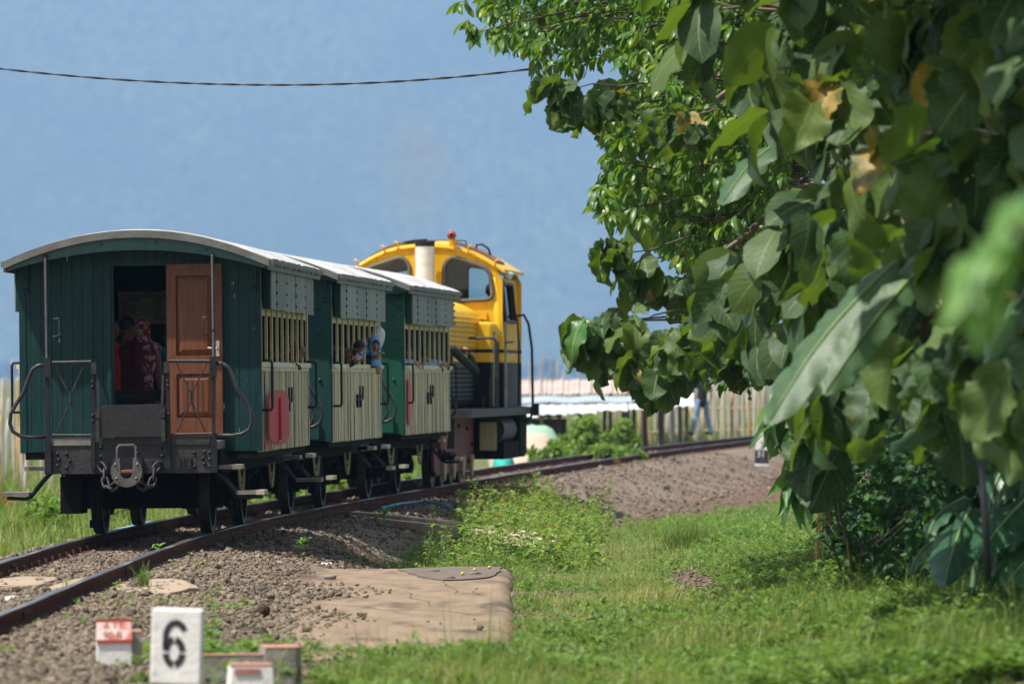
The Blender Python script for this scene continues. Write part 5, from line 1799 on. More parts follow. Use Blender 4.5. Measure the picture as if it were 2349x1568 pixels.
# ------------------------------------------------ large-leaved tree filling the right side
R = random.Random(5)
tx, ty = P(2150, 1200, 46.5).x, 46.5
teak = tag(empty('teak_tree', (tx, ty, gz(tx, ty))), 'large dark tree with dinner-plate sized drooping leaves filling the right side', 'tree', 'large-leaved trees')
t0 = teak.location.copy()
path = [Vector((.03 * math.sin(k * .8), .02 * math.cos(k), -.15 + k * .62)) for k in range(10)]
teak_trunk = trunk_mesh(path, [.15, .125, .115, .11, .105, .10, .09, .08, .07, .05], 3).build('trunk', M['bark'], teak, True)
poly = [(1740, -160), (2500, -160), (2560, 980), (2349, 1010), (2200, 960), (2080, 990), (1960, 980), (1850, 900), (1720, 810), (1640, 690), (1660, 560), (1780, 500), (1830, 400), (1790, 330), (1770, 210), (1690, 150), (1560, 110), (1480, -120)]
cl = []
while len(cl) < 92:
    u, v = R.uniform(1460, 2560), R.uniform(-160, 1000)
    if not inside(poly, u, v): continue
    D = 47 - max(0, (u - 1500)) / 850 * 13 + R.uniform(-2.0, 1.5)
    if any((abs(u - q[0]) < 62 and abs(v - q[1]) < 58) for q in cl): continue
    cl.append((u, v, D))
bm_ = MB()
clusters = []
for u, v, D in cl:
    p = P(u, v, D)
    clusters.append((p, LEFT + Vector((0, -.3, 0)), 1.0))
    st = t0 + path[min(9, max(3, int((p.z - t0.z) / .62)))] 
    if R.random() < .75:
        limb(bm_, st - t0, p - t0, .024, .009, R, .12)
bm_.build('branch', M['twig'], teak)['kind'] = 'stuff'
odd = (.05, [(M['teak_dead'], 'yellow blotched leaf'), (M['teak_dry'], 'dry brown leaf'), (M['teak_dead'], 'yellow blotched leaf')])
grow(teak, clusters, TEAK_ME, TEAK_LO, M['teak'], 290, .49, (4, 6), R, (.25, 1.5), .12, odd=odd, spin=.8)
# the dark inside of the tree: more of the same leaves, farther back
inner = []
polyi = [(1560, -160), (2560, -160), (2560, 1000), (2200, 1010), (1900, 960), (1760, 860), (1690, 700), (1640, 660), (1560, 560), (1480, 500), (1480, 300), (1560, 180), (1420, 90), (1300, 60), (1300, -160)]
while len(inner) < 330:
    u, v = R.uniform(1300, 2560), R.uniform(-160, 1010)
    if not inside(polyi, u, v): continue
    inner.append((P(u, v, R.uniform(53.8, 57.5) - max(0, u - 1760) / 800 * 8), LEFT, 1.0))
grow(teak, inner, TEAK_ME, TEAK_LO, M['teak'], 0, .38, 5, R, (.3, 1.4), .25, mass_name='inner_foliage', spin=.9)

crown = []  # unseen crown above the view, spread to block sun from the leaves below
while len(crown) < 820:
    u, v = R.uniform(1600, 2950), R.uniform(-1300, -330)
    crown.append((P(u, v, R.uniform(29, 50)), LEFT, 1.0))
grow(teak, crown, TEAK_ME, TEAK_LO, M['teak'], 0, .46, 6, R, (.2, 1.2), .3, mass_name='upper_foliage', spin=.9)

# ------------------------------------------------ second large-leaved tree: the sprays on the left edge
R = random.Random(9)
tx, ty = P(2105, 1200, 53).x, 53.0
teak2 = tag(empty('teak_tree', (tx, ty, gz(tx, ty))), 'large-leaved tree with tattered sprays hanging out towards the train, left of the other', 'tree', 'large-leaved trees')
t0 = teak2.location.copy()
path2 = [Vector((-.06 * k, .03 * math.sin(k), -.15 + k * .6)) for k in range(9)]
trunk_mesh(path2, [.11, .10, .095, .09, .085, .08, .07, .06, .04], 8).build('trunk', M['bark'], teak2, True)
sprays = [(1262, 195, 48), (1310, 205, 48), (1350, 240, 48.5), (1420, 215, 49), (1500, 265, 47.5), (1560, 250, 47), (1590, 300, 46.5), (1405, 555, 48.5), (1430, 580, 48), (1470, 600, 48.2), (1500, 640, 49), (1450, 625, 48.5), (1545, 655, 49), (1600, 660, 49.5),
          (1352, 745, 48), (1400, 725, 48), (1450, 750, 47.8), (1375, 775, 48), (1430, 790, 48), (1490, 800, 47.5), (1535, 770, 47.5), (1580, 755, 47.2), (1620, 770, 47), (1660, 770, 46.5),
          (1480, 820, 47.6), (1540, 820, 47.5), (1595, 790, 47.2), (1640, 795, 46.8), (1700, 800, 46.5), (1530, 845, 47.5), (1490, 845, 47.8), (1410, 815, 48), (1720, 770, 46), (1735, 815, 46), (1690, 720, 46),
          (1720, 640, 45), (1760, 620, 44), (1800, 660, 44), (1740, 690, 44.5)]
br = MB()
clusters = []
for u, v, D in sprays:
    p = P(u, v, D)
    clusters.append((p, LEFT, .85 if v > 700 else .8))
    q = P(min(u + 260, 1900), v + (-30 if v < 650 else -10), D + 2.5)
    if R.random() < .45: limb(br, q - t0, p - t0, .012, .005, R, .06)
for v in (230, 590, 780):
    limb(br, path2[8 if v < 400 else (6 if v < 700 else 4)], P(1640, v, 48.5) - t0, .05, .02, R, .2, 8)
br.build('branch', M['twig'], teak2)['kind'] = 'stuff'
grow(teak2, clusters, TEAK_ME, TEAK_LO, M['teak'], 285, .40, (6, 8), R, (.3, 1.7), .10, odd=(.05, [(M['teak_dry'], 'dry brown leaf'), (M['teak_dead'], 'yellow blotched leaf'), (M['lance'], 'fresh light green leaf')]), spin=.8)

# ------------------------------------------------ glossy small-leaved tree at the top and upper middle
R = random.Random(21)
tx, ty = P(2060, 1200, 55.5).x, 55.5
fig = tag(empty('glossy_tree', (tx, ty, gz(tx, ty))), 'tree with whorls of small glossy leaves, bright yellow-green where the sun strikes its left side', 'tree')
t0 = fig.location.copy()
path3 = [Vector((-.10 * k, .02 * k, -.2 + k * .62)) for k in range(10)]
trunk_mesh(path3, [.16, .14, .13, .12, .11, .10, .09, .08, .07, .05], 12).build('trunk', M['bark'], fig, True)
topp = [(1050, -140), (1085, 15), (1130, 70), (1190, 85), (1215, 130), (1260, 165), (1330, 150), (1380, 140), (1440, 110), (1560, 100), (1760, 60), (1760, -140)]
midp = [(1440, 70), (1570, 90), (1720, 120), (1800, 250), (1820, 500), (1760, 680), (1660, 690), (1590, 640), (1560, 600), (1480, 520), (1400, 500), (1365, 470), (1370, 420), (1395, 370), (1400, 300), (1380, 240), (1420, 200), (1430, 130)]
cl = []
for pl_, n, d0, d1 in ((topp, 430, 50, 54), (midp, 640, 49, 53.5)):
    k = 0
    us_ = [q[0] for q in pl_]; vs_ = [q[1] for q in pl_]
    while k < n:
        u, v = R.uniform(min(us_), max(us_)), R.uniform(min(vs_), max(vs_))
        if inside(pl_, u, v):
            cl.append((u, v, R.uniform(d0, d1))); k += 1
for u, v, D in ((1080, 60, 50), (1095, 75, 50), (1120, 65, 50.3), (1070, 50, 50), (1060, 5, 50.5), (1150, 95, 50.5), (1140, 85, 50), (1215, 75, 51), (1370, 450, 49.5), (1385, 480, 49.5), (1380, 215, 49.5), (1400, 245, 49.3),
                (1560, 640, 50), (1640, 690, 50), (1690, 690, 50), (1700, 850, 47.5), (1670, 870, 47.5), (1720, 860, 47.5)):
    cl.append((u, v, D))
br = MB()
clusters = []
for i, (u, v, D) in enumerate(cl):
    p = P(u, v, D)
    clusters.append((p, LEFT * .8 + Vector((0, -.2, 0)), 1.0))
    if i % 3 == 0:
        q = P(u + R.uniform(80, 220), v - R.uniform(-10, 70), D + R.uniform(.3, 1.2))
        limb(br, q - t0, p - t0, .011, .004, R, .03, 5, 3)
for k, (u, v) in enumerate(((1250, 20), (1400, 60), (1550, -20), (1500, 220), (1480, 420), (1620, 380), (1600, 560), (1700, 200))):
    limb(br, path3[9 - k % 4], P(u, v, 52) - t0, .05, .014, R, .15, 7)
br.build('branch', M['bark'], fig)['kind'] = 'stuff'
grow(fig, clusters, SMALL_ME, SMALL[:3], M['small_leaf'], 295, .165, (7, 9), R, (.1, 1.1), .035, spin=.5, weight=lambda p: .9 * (-p.x) if p.x < 1.8 else -2)

# ------------------------------------------------ dark small-leaved shrub
R = random.Random(31)
tx, ty = P(1990, 1280, 50).x, 50.0
shrub = tag(empty('shrub', (tx, ty, gz(tx, ty))), 'dense dark shrub of tiny pointed leaves under the right-hand trees', 'shrub')
t0 = shrub.location.copy()
cl = []
pol = [(1885, 1230), (1880, 1130), (1905, 1060), (1950, 1020), (2030, 985), (2120, 1000), (2220, 1010), (2349, 1000), (2450, 1050), (2450, 1370), (2200, 1390), (2060, 1345), (1980, 1290), (1910, 1270)]
while len(cl) < 1300:
    u, v = R.uniform(1870, 2450), R.uniform(980, 1395)
    if inside(pol, u, v):
        cl.append((u, v, R.uniform(47, 50) - min(1, max(0, u - 1960) / 160) * 3.6))
br = MB()
clusters = []
for i, (u, v, D) in enumerate(cl):
    p = P(u, v, D)
    clusters.append((p, Vector((-.3, -.5, .3)), 1.0))
    if i % 8 == 0:
        limb(br, Vector((R.uniform(-.3, 1.2), R.uniform(-.3, .3), 0)), p - t0, .010, .004, R, .05, 4, 3)
br.build('branch', M['twig'], shrub)['kind'] = 'stuff'
grow(shrub, clusters, [leaf_mesh('leaf', SHRUB)], [SHRUB], M['shrub_leaf'], 295, .095, (6, 8), R, (-.3, .9), .06, spin=.6)
dry = MB()
for k in range(26):
    a = P(1890 + R.uniform(-14, 14), 1190 + R.uniform(-60, 30), 48)
    dry.tube([a - t0, a - t0 + Vector((R.uniform(-.05, .03), R.uniform(-.05, .05), -R.uniform(.1, .28)))], [.012, .004], 4)
dry.build('dead_fronds', MAT('dry_fronds', (.28, .13, .06), (.18, .085, .04), rough=.9), shrub)

# ------------------------------------------------ banana plant
R = random.Random(41)
bp0 = P(2125, 1250, 46)
ban = tag(empty('banana_plant', (bp0.x, bp0.y, gz(bp0.x, bp0.y))), 'banana plant with long ribbed leaves reaching out of the trees towards the track', 'plant')
t0 = ban.location.copy()
MB().tube([Vector((0, 0, -.1)), Vector((.02, 0, .8)), Vector((-.02, .02, 1.7))], [.12, .10, .06], 12).build('stem', MAT('banana_stem', (.12, .14, .05), (.16, .1, .05), rough=.7, stretch=(4, 4, .5)), ban, True)


def long_leaf(p0, p1, width, nrm, bow, seed, parent, mat, name='leaf', prof=banana_p, fold=.22, nu=8, nv=26, tear=True, label=None):
    """Leaf blade laid along a bowed line from p0 to p1, its upper face towards nrm."""
    Rr = random.Random(seed)
    p0, p1, nrm = Vector(p0), Vector(p1), Vector(nrm).normalized()
    vs, uv, fs = [], [], []
    for j in range(nv + 1):
        t = j / nv
        c = p0.lerp(p1, t) + nrm * bow * math.sin(math.pi * t)
        d = ((p1 - p0) + nrm * bow * math.pi * math.cos(math.pi * t)).normalized()
        x = d.cross(nrm).normalized(); z = x.cross(d)
        w = prof(t) * width / 2
        for i in range(nu + 1):
            s = i / nu * 2 - 1
            tr_ = (1 - (.10 if Rr.random() < .5 else 0) - (.28 if tear and Rr.random() < .10 else 0)) if abs(s) > .95 else 1
            vs.append(c + x * s * w * tr_ + z * (fold * abs(s) ** 1.2 * w * (-1) + .012 * math.sin(t * 30 + s * 3) * abs(s)))
            uv.append((i / nu, t))
    for j in range(nv):
        for i in range(nu):
            a = j * (nu + 1) + i
            fs.append((a, a + 1, a + nu + 2, a + nu + 1))
    me = np_mesh(name, np.array([list(v - parent.location) for v in vs]), np.array(fs), True, np.array(uv))
    o = link(name, me, parent, mat)
    m = MB().tube([p0.lerp(p1, t) + nrm * bow * math.sin(math.pi * t) - parent.location + nrm * .004 for t in np.linspace(0, .97, 9)], [.014 * (1 - .75 * t) for t in np.linspace(0, 1, 9)], 6)
    m.build('midrib', MAT('leaf_midrib', (.16, .24, .08), (.12, .19, .06), rough=.5) if 'leaf_midrib' not in bpy.data.materials else bpy.data.materials['leaf_midrib'], o, True)
    if label: o['label'] = label
    return o


for p0, p1, w, nr, bow, sd in (
        (P(2055, 600, 36.2), P(1762, 974, 35.6), .31, (-.55, -.75, .35), .10, 1),
        (P(2085, 640, 35.6), P(1890, 905, 35.2), .24, (-.3, -.9, .2), .06, 2),
        (P(1880, 310, 44), P(1655, 470, 43), .33, (-.35, -.45, .8), .16, 3),
        (P(2230, 910, 37), P(2045, 1040, 36), .25, (-.5, -.8, .35), .04, 4),
        (P(2110, 850, 39.5), P(1975, 1010, 39), .2, (-.2, -.95, .1), .05, 5),
        (P(2420, 600, 33.5), P(2265, 835, 32.5), .22, (-.6, -.7, .4), .06, 6)):
    long_leaf(p0, p1, w, nr, bow, sd, ban, M['banana'])
    q = MB(); limb(q, Vector((0, 0, 1.5)), p0 - t0, .028, .015, R, .2, 7); q.build('leaf_stalk', bpy.data.materials['leaf_midrib'], ban, True)

# ------------------------------------------------ taro with huge leaves at the lower right
tp = P(2260, 1340, 41)
taro = tag(empty('taro_plant', (tp.x, tp.y, gz(tp.x, tp.y))), 'giant taro with huge arrow-shaped leaves at the foot of the black pipe', 'plant')
t0 = taro.location.copy()
stalk_m = MAT('taro_stalk', (.06, .13, .04), (.05, .1, .035), rough=.5)
for p0, p1, w, nr, bow, sd in (
        (P(2225, 1165, 41), P(2165, 1352, 40), .52, (-.45, -.85, .3), .05, 11),
        (P(2380, 1120, 40.5), P(2240, 1285, 39.6), .62, (-.5, -.75, .45), .05, 12),
        (P(2215, 1140, 41.5), P(2125, 1245, 41), .30, (-.7, -.5, .5), .08, 13),
        (P(2170, 1225, 41.5), P(2085, 1325, 41.2), .22, (-.8, -.3, .6), .06, 14),
        (P(2380, 975, 41.5), P(2255, 1035, 41), .42, (-.3, -.7, .7), .05, 15),
        (P(2310, 1060, 42), P(2270, 1180, 41.8), .42, (-.6, -.75, .2), .05, 16),
        (P(2420, 1230, 40), P(2300, 1350, 39.5), .45, (-.4, -.8, .4), .05, 17)):
    long_leaf(p0, p1, w, nr, bow, sd, taro, M['taro'], prof=taro_p, fold=.28, nu=10, nv=18, tear=False)
    q = MB(); limb(q, Vector((R.uniform(-.1, .1), R.uniform(-.1, .1), -.1)), p0 - t0, .03, .014, R, .1, 7); q.build('leaf_stalk', stalk_m, taro, True)

# ------------------------------------------------ lance-leaved sprays beside the far marker post
def lance_plant(label, base, items, mat='lance', group=None):
    pl = tag(empty('lance_leaf_plant', (base.x, base.y, gz(base.x, base.y))), label, 'plant', group)
    t0 = pl.location.copy()
    st = MB()
    hub = sum((P(*i[0]) for i in items), Vector()) / len(items) - t0 + Vector((.12, .05, .02))
    for dx in (-.06, .05):
        limb(st, Vector((dx, 0, -.05)), hub, .012, .006, R, .05, 5, 4)
    for (u0, v0, D0), (u1, v1, D1), w in items:
        a, b2 = P(u0, v0, D0), P(u1, v1, D1)
        limb(st, hub, a - t0, .006, .003, R, .02, 4, 2)
        d = b2 - a
        mm = frames(np.array([list(d)]), np.array([R.uniform(-.9, .9)]))[0]
        sc = d.length
        o = leaf_object(R.choice(LANCE_ME), a, mm, sc, pl, M[mat])
        o.matrix_basis = o.matrix_basis @ Matrix.Diagonal((w, 1, w, 1))
    st.build('stem', M['twig'], pl)
    return pl


it = []
for k in range(8):
    it.append(((1795 + R.uniform(-15, 25), 915 + R.uniform(-10, 40), 46), (1712 + k * 9 + R.uniform(-6, 6), 955 + (k % 4) * 16 + R.uniform(-10, 14), 45.6), 1.0))
for k in range(7):
    it.append(((1850 + R.uniform(-15, 15), 960 + R.uniform(-10, 20), 46), (1790 + k * 12, 1030 + R.uniform(-15, 20), 45.6), 1.2))
lance_plant('spray of narrow bright leaves half covering the white top of the marker post', P(1960, 1255, 48.5), it)
it = []
for k, (u, v) in enumerate(((1782, 1130), (1790, 1160), (1800, 1155), (1812, 1165), (1777, 1110), (1826, 1182))):
    it.append(((1828 + R.uniform(-10, 12), 1060 + R.uniform(-10, 15), 46.5), (u, v, 46), 1.1 if k < 5 else 1.7))
lance_plant('drooping fingers of narrow leaves hanging above the grass below the marker post', P(1975, 1270, 48.5), it)
# two broad leaves and twig drooping in front of them
R = random.Random(77)
tx, ty = P(1900, 1250, 47).x, 47
sap = tag(empty('teak_sapling', (tx, ty, gz(tx, ty))), 'sapling with a few broad shaded leaves drooping beside the far marker post', 'sapling')
t0 = sap.location.copy()
q = MB(); limb(q, Vector((.2, 0, 0)), P(1905, 1050, 46) - t0, .016, .012, R, 0, 6); limb(q, P(1905, 1050, 46) - t0, P(1858, 990, 45.5) - t0, .011, .006, R, 0, 6)
q.build('stem', M['twig'], sap)
for (u0, v0), (u1, v1), s in (((1890, 1005), (1825, 1095), 1.0), ((1925, 1030), (1865, 1140), 1.15), ((1858, 992), (1808, 1000), .8), ((1862, 985), (1838, 960), .7), ((1880, 1000), (1930, 960), .8), ((1890, 960), (1950, 930), .9)):
    a, b2 = P(u0, v0, 46), P(u1, v1, 45.6)
    mm = frames(np.array([list(b2 - a)]), np.array([R.uniform(-.5, .5)]))[0]
    leaf_object(TEAK_ME[R.randrange(8)], a, mm, (b2 - a).length * 1.1, sap, M['teak'])

# ------------------------------------------------ twig very close to the camera, far out of focus
R = random.Random(99)
tw0 = P(2560, 620, 12.5)
near = tag(empty('leafy_twig', tw0), 'close blurred twig with fresh light green leaves at the right edge', 'twig')
q = MB()
pts = [P(2620, 400, 12.6), P(2420, 470, 12.5), P(2300, 560, 12.4), P(2240, 620, 12.4)]
q.tube([p - tw0 for p in pts], [.008, .006, .004, .003], 6)
q.tube([P(2420, 470, 12.5) - tw0, P(2330, 460, 12.5) - tw0], [.004, .002], 5)
q.build('stem', M['twig'], near)
M['fresh_leaf'] = LEAF('fresh_leaf', (.11, .22, .06), (.13, .24, .07), (.15, .27, .07), (.3, .25, .05), veins=9, trans=.35, rough=.4, dead_lo=.8)
for (u0, v0), (u1, v1) in (((2245, 615), (2165, 700)), ((2255, 600), (2190, 590)), ((2270, 590), (2215, 660)), ((2290, 565), (2240, 680)), ((2300, 555), (2230, 530)), ((2320, 540), (2300, 640)), ((2340, 520), (2290, 450)),
                           ((2330, 462), (2290, 480)), ((2345, 462), (2310, 410)), ((2400, 470), (2370, 400)), ((2235, 625), (2200, 740)), ((2240, 610), (2175, 650)), ((2275, 580), (2230, 720)), ((2310, 545), (2260, 590)), ((2380, 480), (2345, 430))):
    a, b2 = P(u0, v0, 12.4), P(u1, v1, 12.2)
    mm = frames(np.array([list(b2 - a)]), np.array([R.uniform(-.8, .8)]))[0]
    o = leaf_object(R.choice(LANCE_ME), a, mm, (b2 - a).length * .95, near, M['fresh_leaf'])
    o.matrix_basis = o.matrix_basis @ Matrix.Diagonal((1.45, 1, 1.2, 1))

# ------------------------------------------------ black pipe leaning among the taro
a, b2 = P(2232, 880, 36.5), P(2268, 1330, 36.0)
pp = MB().tube([Vector((0, 0, 0)), (a - b2) * .5 + Vector((.01, 0, 0)), a - b2], .022, 10).build('leaning_pipe', M['black_pipe'], None, True)
pp.location = b2
tag(pp, 'thin black pipe leaning upright in front of the giant taro', 'pipe')
# ---------------------------------------------------------------- smaller things along the line
R = random.Random(300)


def tube_at(name, pts, r, mat, label, cat, n=7):
    o0 = Vector(pts[0])
    o = MB().tube([Vector(p) - o0 for p in pts], r, n).build(name, mat, None, True)
    o.location = o0
    return tag(o, label, cat)


# overhead cable: two strands twisted round each other, from beyond the left edge into the trees
ends = []
N = 260
base = []
for i in range(N + 1):
    u = -420 + i * (2130 / N)
    D = 62 - 6 * (i / N)
    q = (u - 640) / 640
    v = 195 - (37.5 * q * q if u < 640 else 45 * q * q) 
    base.append(P(u, v, D))
cab = empty('overhead_cable', base[0]); tag(cab, 'black twisted power cable sagging across the upper left of the view into the trees', 'cable')
for s in (0, math.pi):
    pts = []
    for i, p in enumerate(base):
        a = i * .42 + s + .5 * math.sin(i * .11)
        pts.append(p - base[0] + Vector((0, math.cos(a), math.sin(a))) * .006)
    MB().tube(pts, .0064, 5).build('strand', M['cable'], cab, True)

# concrete path slab beside the line
slab = tag(empty('concrete_path', (-1.0, 48, -.25)), 'tan cracked concrete path slab with a rounded stained right edge', 'concrete path')
o = slab.location.copy()
yy = np.linspace(38.2, 56.4, 60); xx = np.concatenate([np.linspace(-2.25, -.12, 34), -.12 + .15 * np.sin(np.linspace(.15, 1.57, 6))])
vs = []
for y in yy:
    e = .012 * math.sin(y * .45) + .006 * math.sin(y * 1.3)
    for i, x in enumerate(xx):
        z = 0 if x <= -.12 else -.15 * (1 - math.cos(math.asin(min(1, (x + .12) / .15))))
        z += .006 * math.sin(x * 2.1 + y * .7) + .002 * math.sin(y * 1.3 + x * 4)
        vs.append((x + e * (x > -.13) - o.x, y - o.y, -.25 + z - o.z))
nx = len(xx)
fs = [(j * nx + i, j * nx + i + 1, (j + 1) * nx + i + 1, (j + 1) * nx + i) for j in range(len(yy) - 1) for i in range(nx - 1)]
top = link('path_top', np_mesh('path_top', np.array(vs), np.array(fs), True), slab, M['concrete_path'])
edge = []
for j, y in enumerate(yy):
    e = .012 * math.sin(y * .45) + .006 * math.sin(y * 1.3)
    edge += [(.025 + e - o.x, y - o.y, -.385 - o.z), (.05 + e - o.x, y - o.y, -.62 - o.z)]
edge = [(vs[j * nx + nx - 1][0] + .003, vs[j * nx + nx - 1][1], vs[j * nx + nx - 1][2]) if k == 0 else edge[j * 2 + 1] for j in range(len(yy)) for k in (0, 1)]
link('path_edge', np_mesh('path_edge', np.array(edge), np.array([(2 * j, 2 * j + 1, 2 * j + 3, 2 * j + 2) for j in range(len(yy) - 1)]), True), slab, M['concrete_edge'])
m = MB(); m.span((-2.25 - o.x, 56.39 - o.y, -.62 - o.z), (.0 - o.x, 56.45 - o.y, -.26 - o.z)); m.build('path_end', M['concrete_edge'], slab)
# grey mortar skin left on the far part of the slab, a low ragged sheet
pat = [(-1.02, 55.4), (-.9, 54.2), (-.62, 52.9), (-.2, 53.6), (-.12, 54.6), (-.11, 56.2), (-.6, 56.3), (-1.15, 56.1)]
pat = [(x + R.uniform(-.03, .03), y + R.uniform(-.15, .15)) for a, b_ in zip(pat, pat[1:] + pat[:1]) for x, y in [(a[0] + (b_[0] - a[0]) * t, a[1] + (b_[1] - a[1]) * t) for t in (0, .33, .66)]]
sz = lambda x, y: .006 * math.sin(x * 2.1 + y * .7) + .002 * math.sin(y * 1.3 + x * 4)
MB().prism(pat, lambda a, c: (a - o.x, c - o.y, sz(a, c) - .004), lambda a, c: (a - o.x, c - o.y, sz(a, c) + .014)).build('mortar_skin', M['concrete_patch'], slab)
for k, pts in enumerate((((-.95, 50.2), (-.88, 49.6), (-.86, 48.6), (-.72, 48.0), (-.66, 46.9)), ((-.62, 52.8), (-.60, 51.6), (-.48, 50.5), (-.5, 49.4)), ((-.3, 51.2), (-.34, 50.1), (-.27, 49.2)),
                          ((-1.7, 47.8), (-1.3, 47.2), (-1.05, 46.4), (-.6, 46.2), (-.3, 45.3)), ((-1.35, 51.0), (-1.2, 50.4), (-.95, 50.2)))):
    pp = []
    for a, b_ in zip(pts, pts[1:]):
        for t in np.linspace(0, 1, 8)[:-1]:
            pp.append((a[0] + (b_[0] - a[0]) * t + R.uniform(-.018, .018), a[1] + (b_[1] - a[1]) * t))
    m = MB().tube([(x - o.x, y - o.y, sz(x, y) + .001) for x, y in pp], [.0015 + .0035 * R.random() for _ in pp], 4, flat=.3)
    m.build('crack', MAT('crack_dirt', (.05, .035, .025), rough=1) if 'crack_dirt' not in bpy.data.materials else bpy.data.materials['crack_dirt'], slab)


def rock(name, c, s, mat, label=None, cat=None, parent=None, seed=0, sub=2):
    bm = bmesh.new(); bmesh.ops.create_icosphere(bm, subdivisions=sub, radius=1)
    Rr = random.Random(seed); ax = [Vector((Rr.gauss(0, 1), Rr.gauss(0, 1), Rr.gauss(0, 1))).normalized() for _ in range(9)]
    for v in bm.verts:
        k = 1 + sum(-.22 * max(0, v.co.dot(a) - .62) for a in ax) + Rr.uniform(-.03, .03)
        v.co = Vector((v.co.x * s[0], v.co.y * s[1], v.co.z * s[2])) * k
    me = bpy.data.meshes.new(name); bm.to_mesh(me); bm.free()
    o = link(name, me, parent, mat); o.location = c
    return tag(o, label, cat) if label else o


def slab_piece(poly, zt, th, label, mat=None, jag=.02):
    cx = sum(p[0] for p in poly) / len(poly); cy = sum(p[1] for p in poly) / len(poly)
    pts = []
    for a, b_ in zip(poly, poly[1:] + poly[:1]):
        for t in (0, .25, .5, .75):
            pts.append((a[0] + (b_[0] - a[0]) * t + R.uniform(-jag, jag) - cx, a[1] + (b_[1] - a[1]) * t + R.uniform(-jag, jag) * 3 - cy))
    m = MB().prism(pts, lambda a, c: (a * 1.02, c * 1.01, -th), lambda a, c: (a, c, .012 * math.sin(a * 9 + c)))
    ob = m.build('concrete_slab', mat or M['concrete_slab'])
    ob.location = (cx, cy, zt)
    bevel(ob, .012, 2)
    return tag(ob, label, 'concrete slab', 'broken concrete slabs of the old crossing')


slab_piece([(-4.62, 47.6), (-3.97, 47.9), (-3.98, 50.1), (-4.6, 49.6)], -.11, .10, 'broken pale concrete slab between the rails at the left edge of the view')
slab_piece([(-3.95, 47.4), (-3.56, 47.6), (-3.52, 50.2), (-3.86, 49.4)], -.115, .10, 'pale concrete slab lying inside the near rail')
slab_piece([(-3.36, 47.3), (-2.78, 46.6), (-2.62, 47.6), (-2.85, 49.4), (-3.34, 49.8)], -.12, .12, 'broken pale concrete slab just outside the near rail, dark edge showing')

# number post 6, red-faced marker, red-topped blocks in the foreground
pb = P(403, 1650, 32)
post = tag(empty('number_post', (pb.x, 32, gz(pb.x, 32) - .05)), 'white concrete post with a stencilled black 6 in the lower left foreground', 'marker post')
o = post.location.copy()
o.z = EYE - (1650 - 865) * 32 / FPX
post.location = o
h6 = .627
tl = Matrix.Rotation(math.radians(-2.2), 3, 'Y')
yawp = Matrix.Rotation(math.radians(-6), 3, 'Z')
ob = MB().box((0, 0, h6 / 2 + .10), (.288, .115, h6 - .20), yawp, ).build('post_body', M['concrete_white'], post); bevel(ob, .012, 2)
ob = MB().box((0, .0, .04), (.292, .119, .175), yawp).build('post_base', M['ink'], post)
post.rotation_euler = (0, math.radians(1.6), 0)
six = MB()


def six_piece(pts, w):
    """Flat stroke of given width along pts (x, z)."""
    l, r_ = [], []
    for i, p in enumerate(pts):
        d = Vector(pts[min(i + 1, len(pts) - 1)]) - Vector(pts[max(i - 1, 0)])
        d.normalize(); nrm = Vector((-d.y, d.x)) * w / 2
        l.append((p[0] + nrm.x, p[1] + nrm.y)); r_.append((p[0] - nrm.x, p[1] - nrm.y))
    for i in range(len(pts) - 1):
        six.prism([l[i], l[i + 1], r_[i + 1], r_[i]], lambda a, c: (a, -.0595, c), lambda a, c: (a, -.0565, c))


el = lambda cx, cz, rx, rz, a0, a1, n=16: [(cx + rx * math.cos(math.radians(a)), cz + rz * math.sin(math.radians(a))) for a in np.linspace(a0, a1, n)]
six_piece(el(0, 0, .042, .062, 5, 83), .034); six_piece(el(0, 0, .042, .062, 97, 174), .034)
six_piece(el(0, 0, .042, .062, -83, -7), .034); six_piece(el(0, 0, .042, .062, -173, -97), .034)
six_piece(el(.006, .075, .050, .072, 28, 88, 8), .032); six_piece(el(.006, .075, .050, .072, 86, 180, 12) + [(-.045, .045), (-.042, .012)], .031)
s6 = six.build('numeral', M['ink'], post)
s6.location = (-.01, 0, .384); s6.rotation_euler = (0, 0, math.radians(-6)); s6.scale = (1.12, 1, 1.12)

bp_ = P(262, 1530, 36)
blk = tag(empty('marker_block', (bp_.x, 36, EYE - (1535 - 865) * 36 / FPX)), 'small concrete marker with a flaking red lettered face behind the white 6 post', 'marker block')
ob = MB().prism([(-.06, 0), (.06, 0), (.075, .20), (.0, .315), (-.055, .185)], lambda a, c: (-.108, a, c), lambda a, c: (.108, a, c)).build('block_body', M['concrete_white'], blk)
MB().prism([(-.0585, .185), (-.004, .316), (.002, .318), (-.0525, .182)], lambda a, c: (-.110, a, c), lambda a, c: (.110, a, c)).build('letter_face', M['red_letter_face'], blk)
mslope = math.atan2(.131, .0545)
MB().box((0, -.06, .183), (.222, .012, .022)).build('red_edge', M['red_rim'], blk)
MB().box((0, -.004, .312), (.222, .012, .02)).build('red_edge', M['red_rim'], blk)
M['dark_red_ink'] = MAT('dark_red_letters', (.12, .022, .018), (.09, .02, .016), rough=.8)
text('A T I', .056, blk, M['dark_red_ink'], (-.005, -.0265, .262), (mslope, 0, 0))
text('90 B', .066, blk, M['dark_red_ink'], (-.01, -.0525, .200), (mslope, 0, 0))
ob = MB().box((.145, .13, .08), (.075, .20, .30)).build('block_foot', M['concrete_mossy'], blk)
MB().box((.145, .13, .236), (.077, .203, .012)).build('block_foot_top', M['concrete_red'], blk)
blk.rotation_euler = (0, math.radians(-.5), math.radians(7))

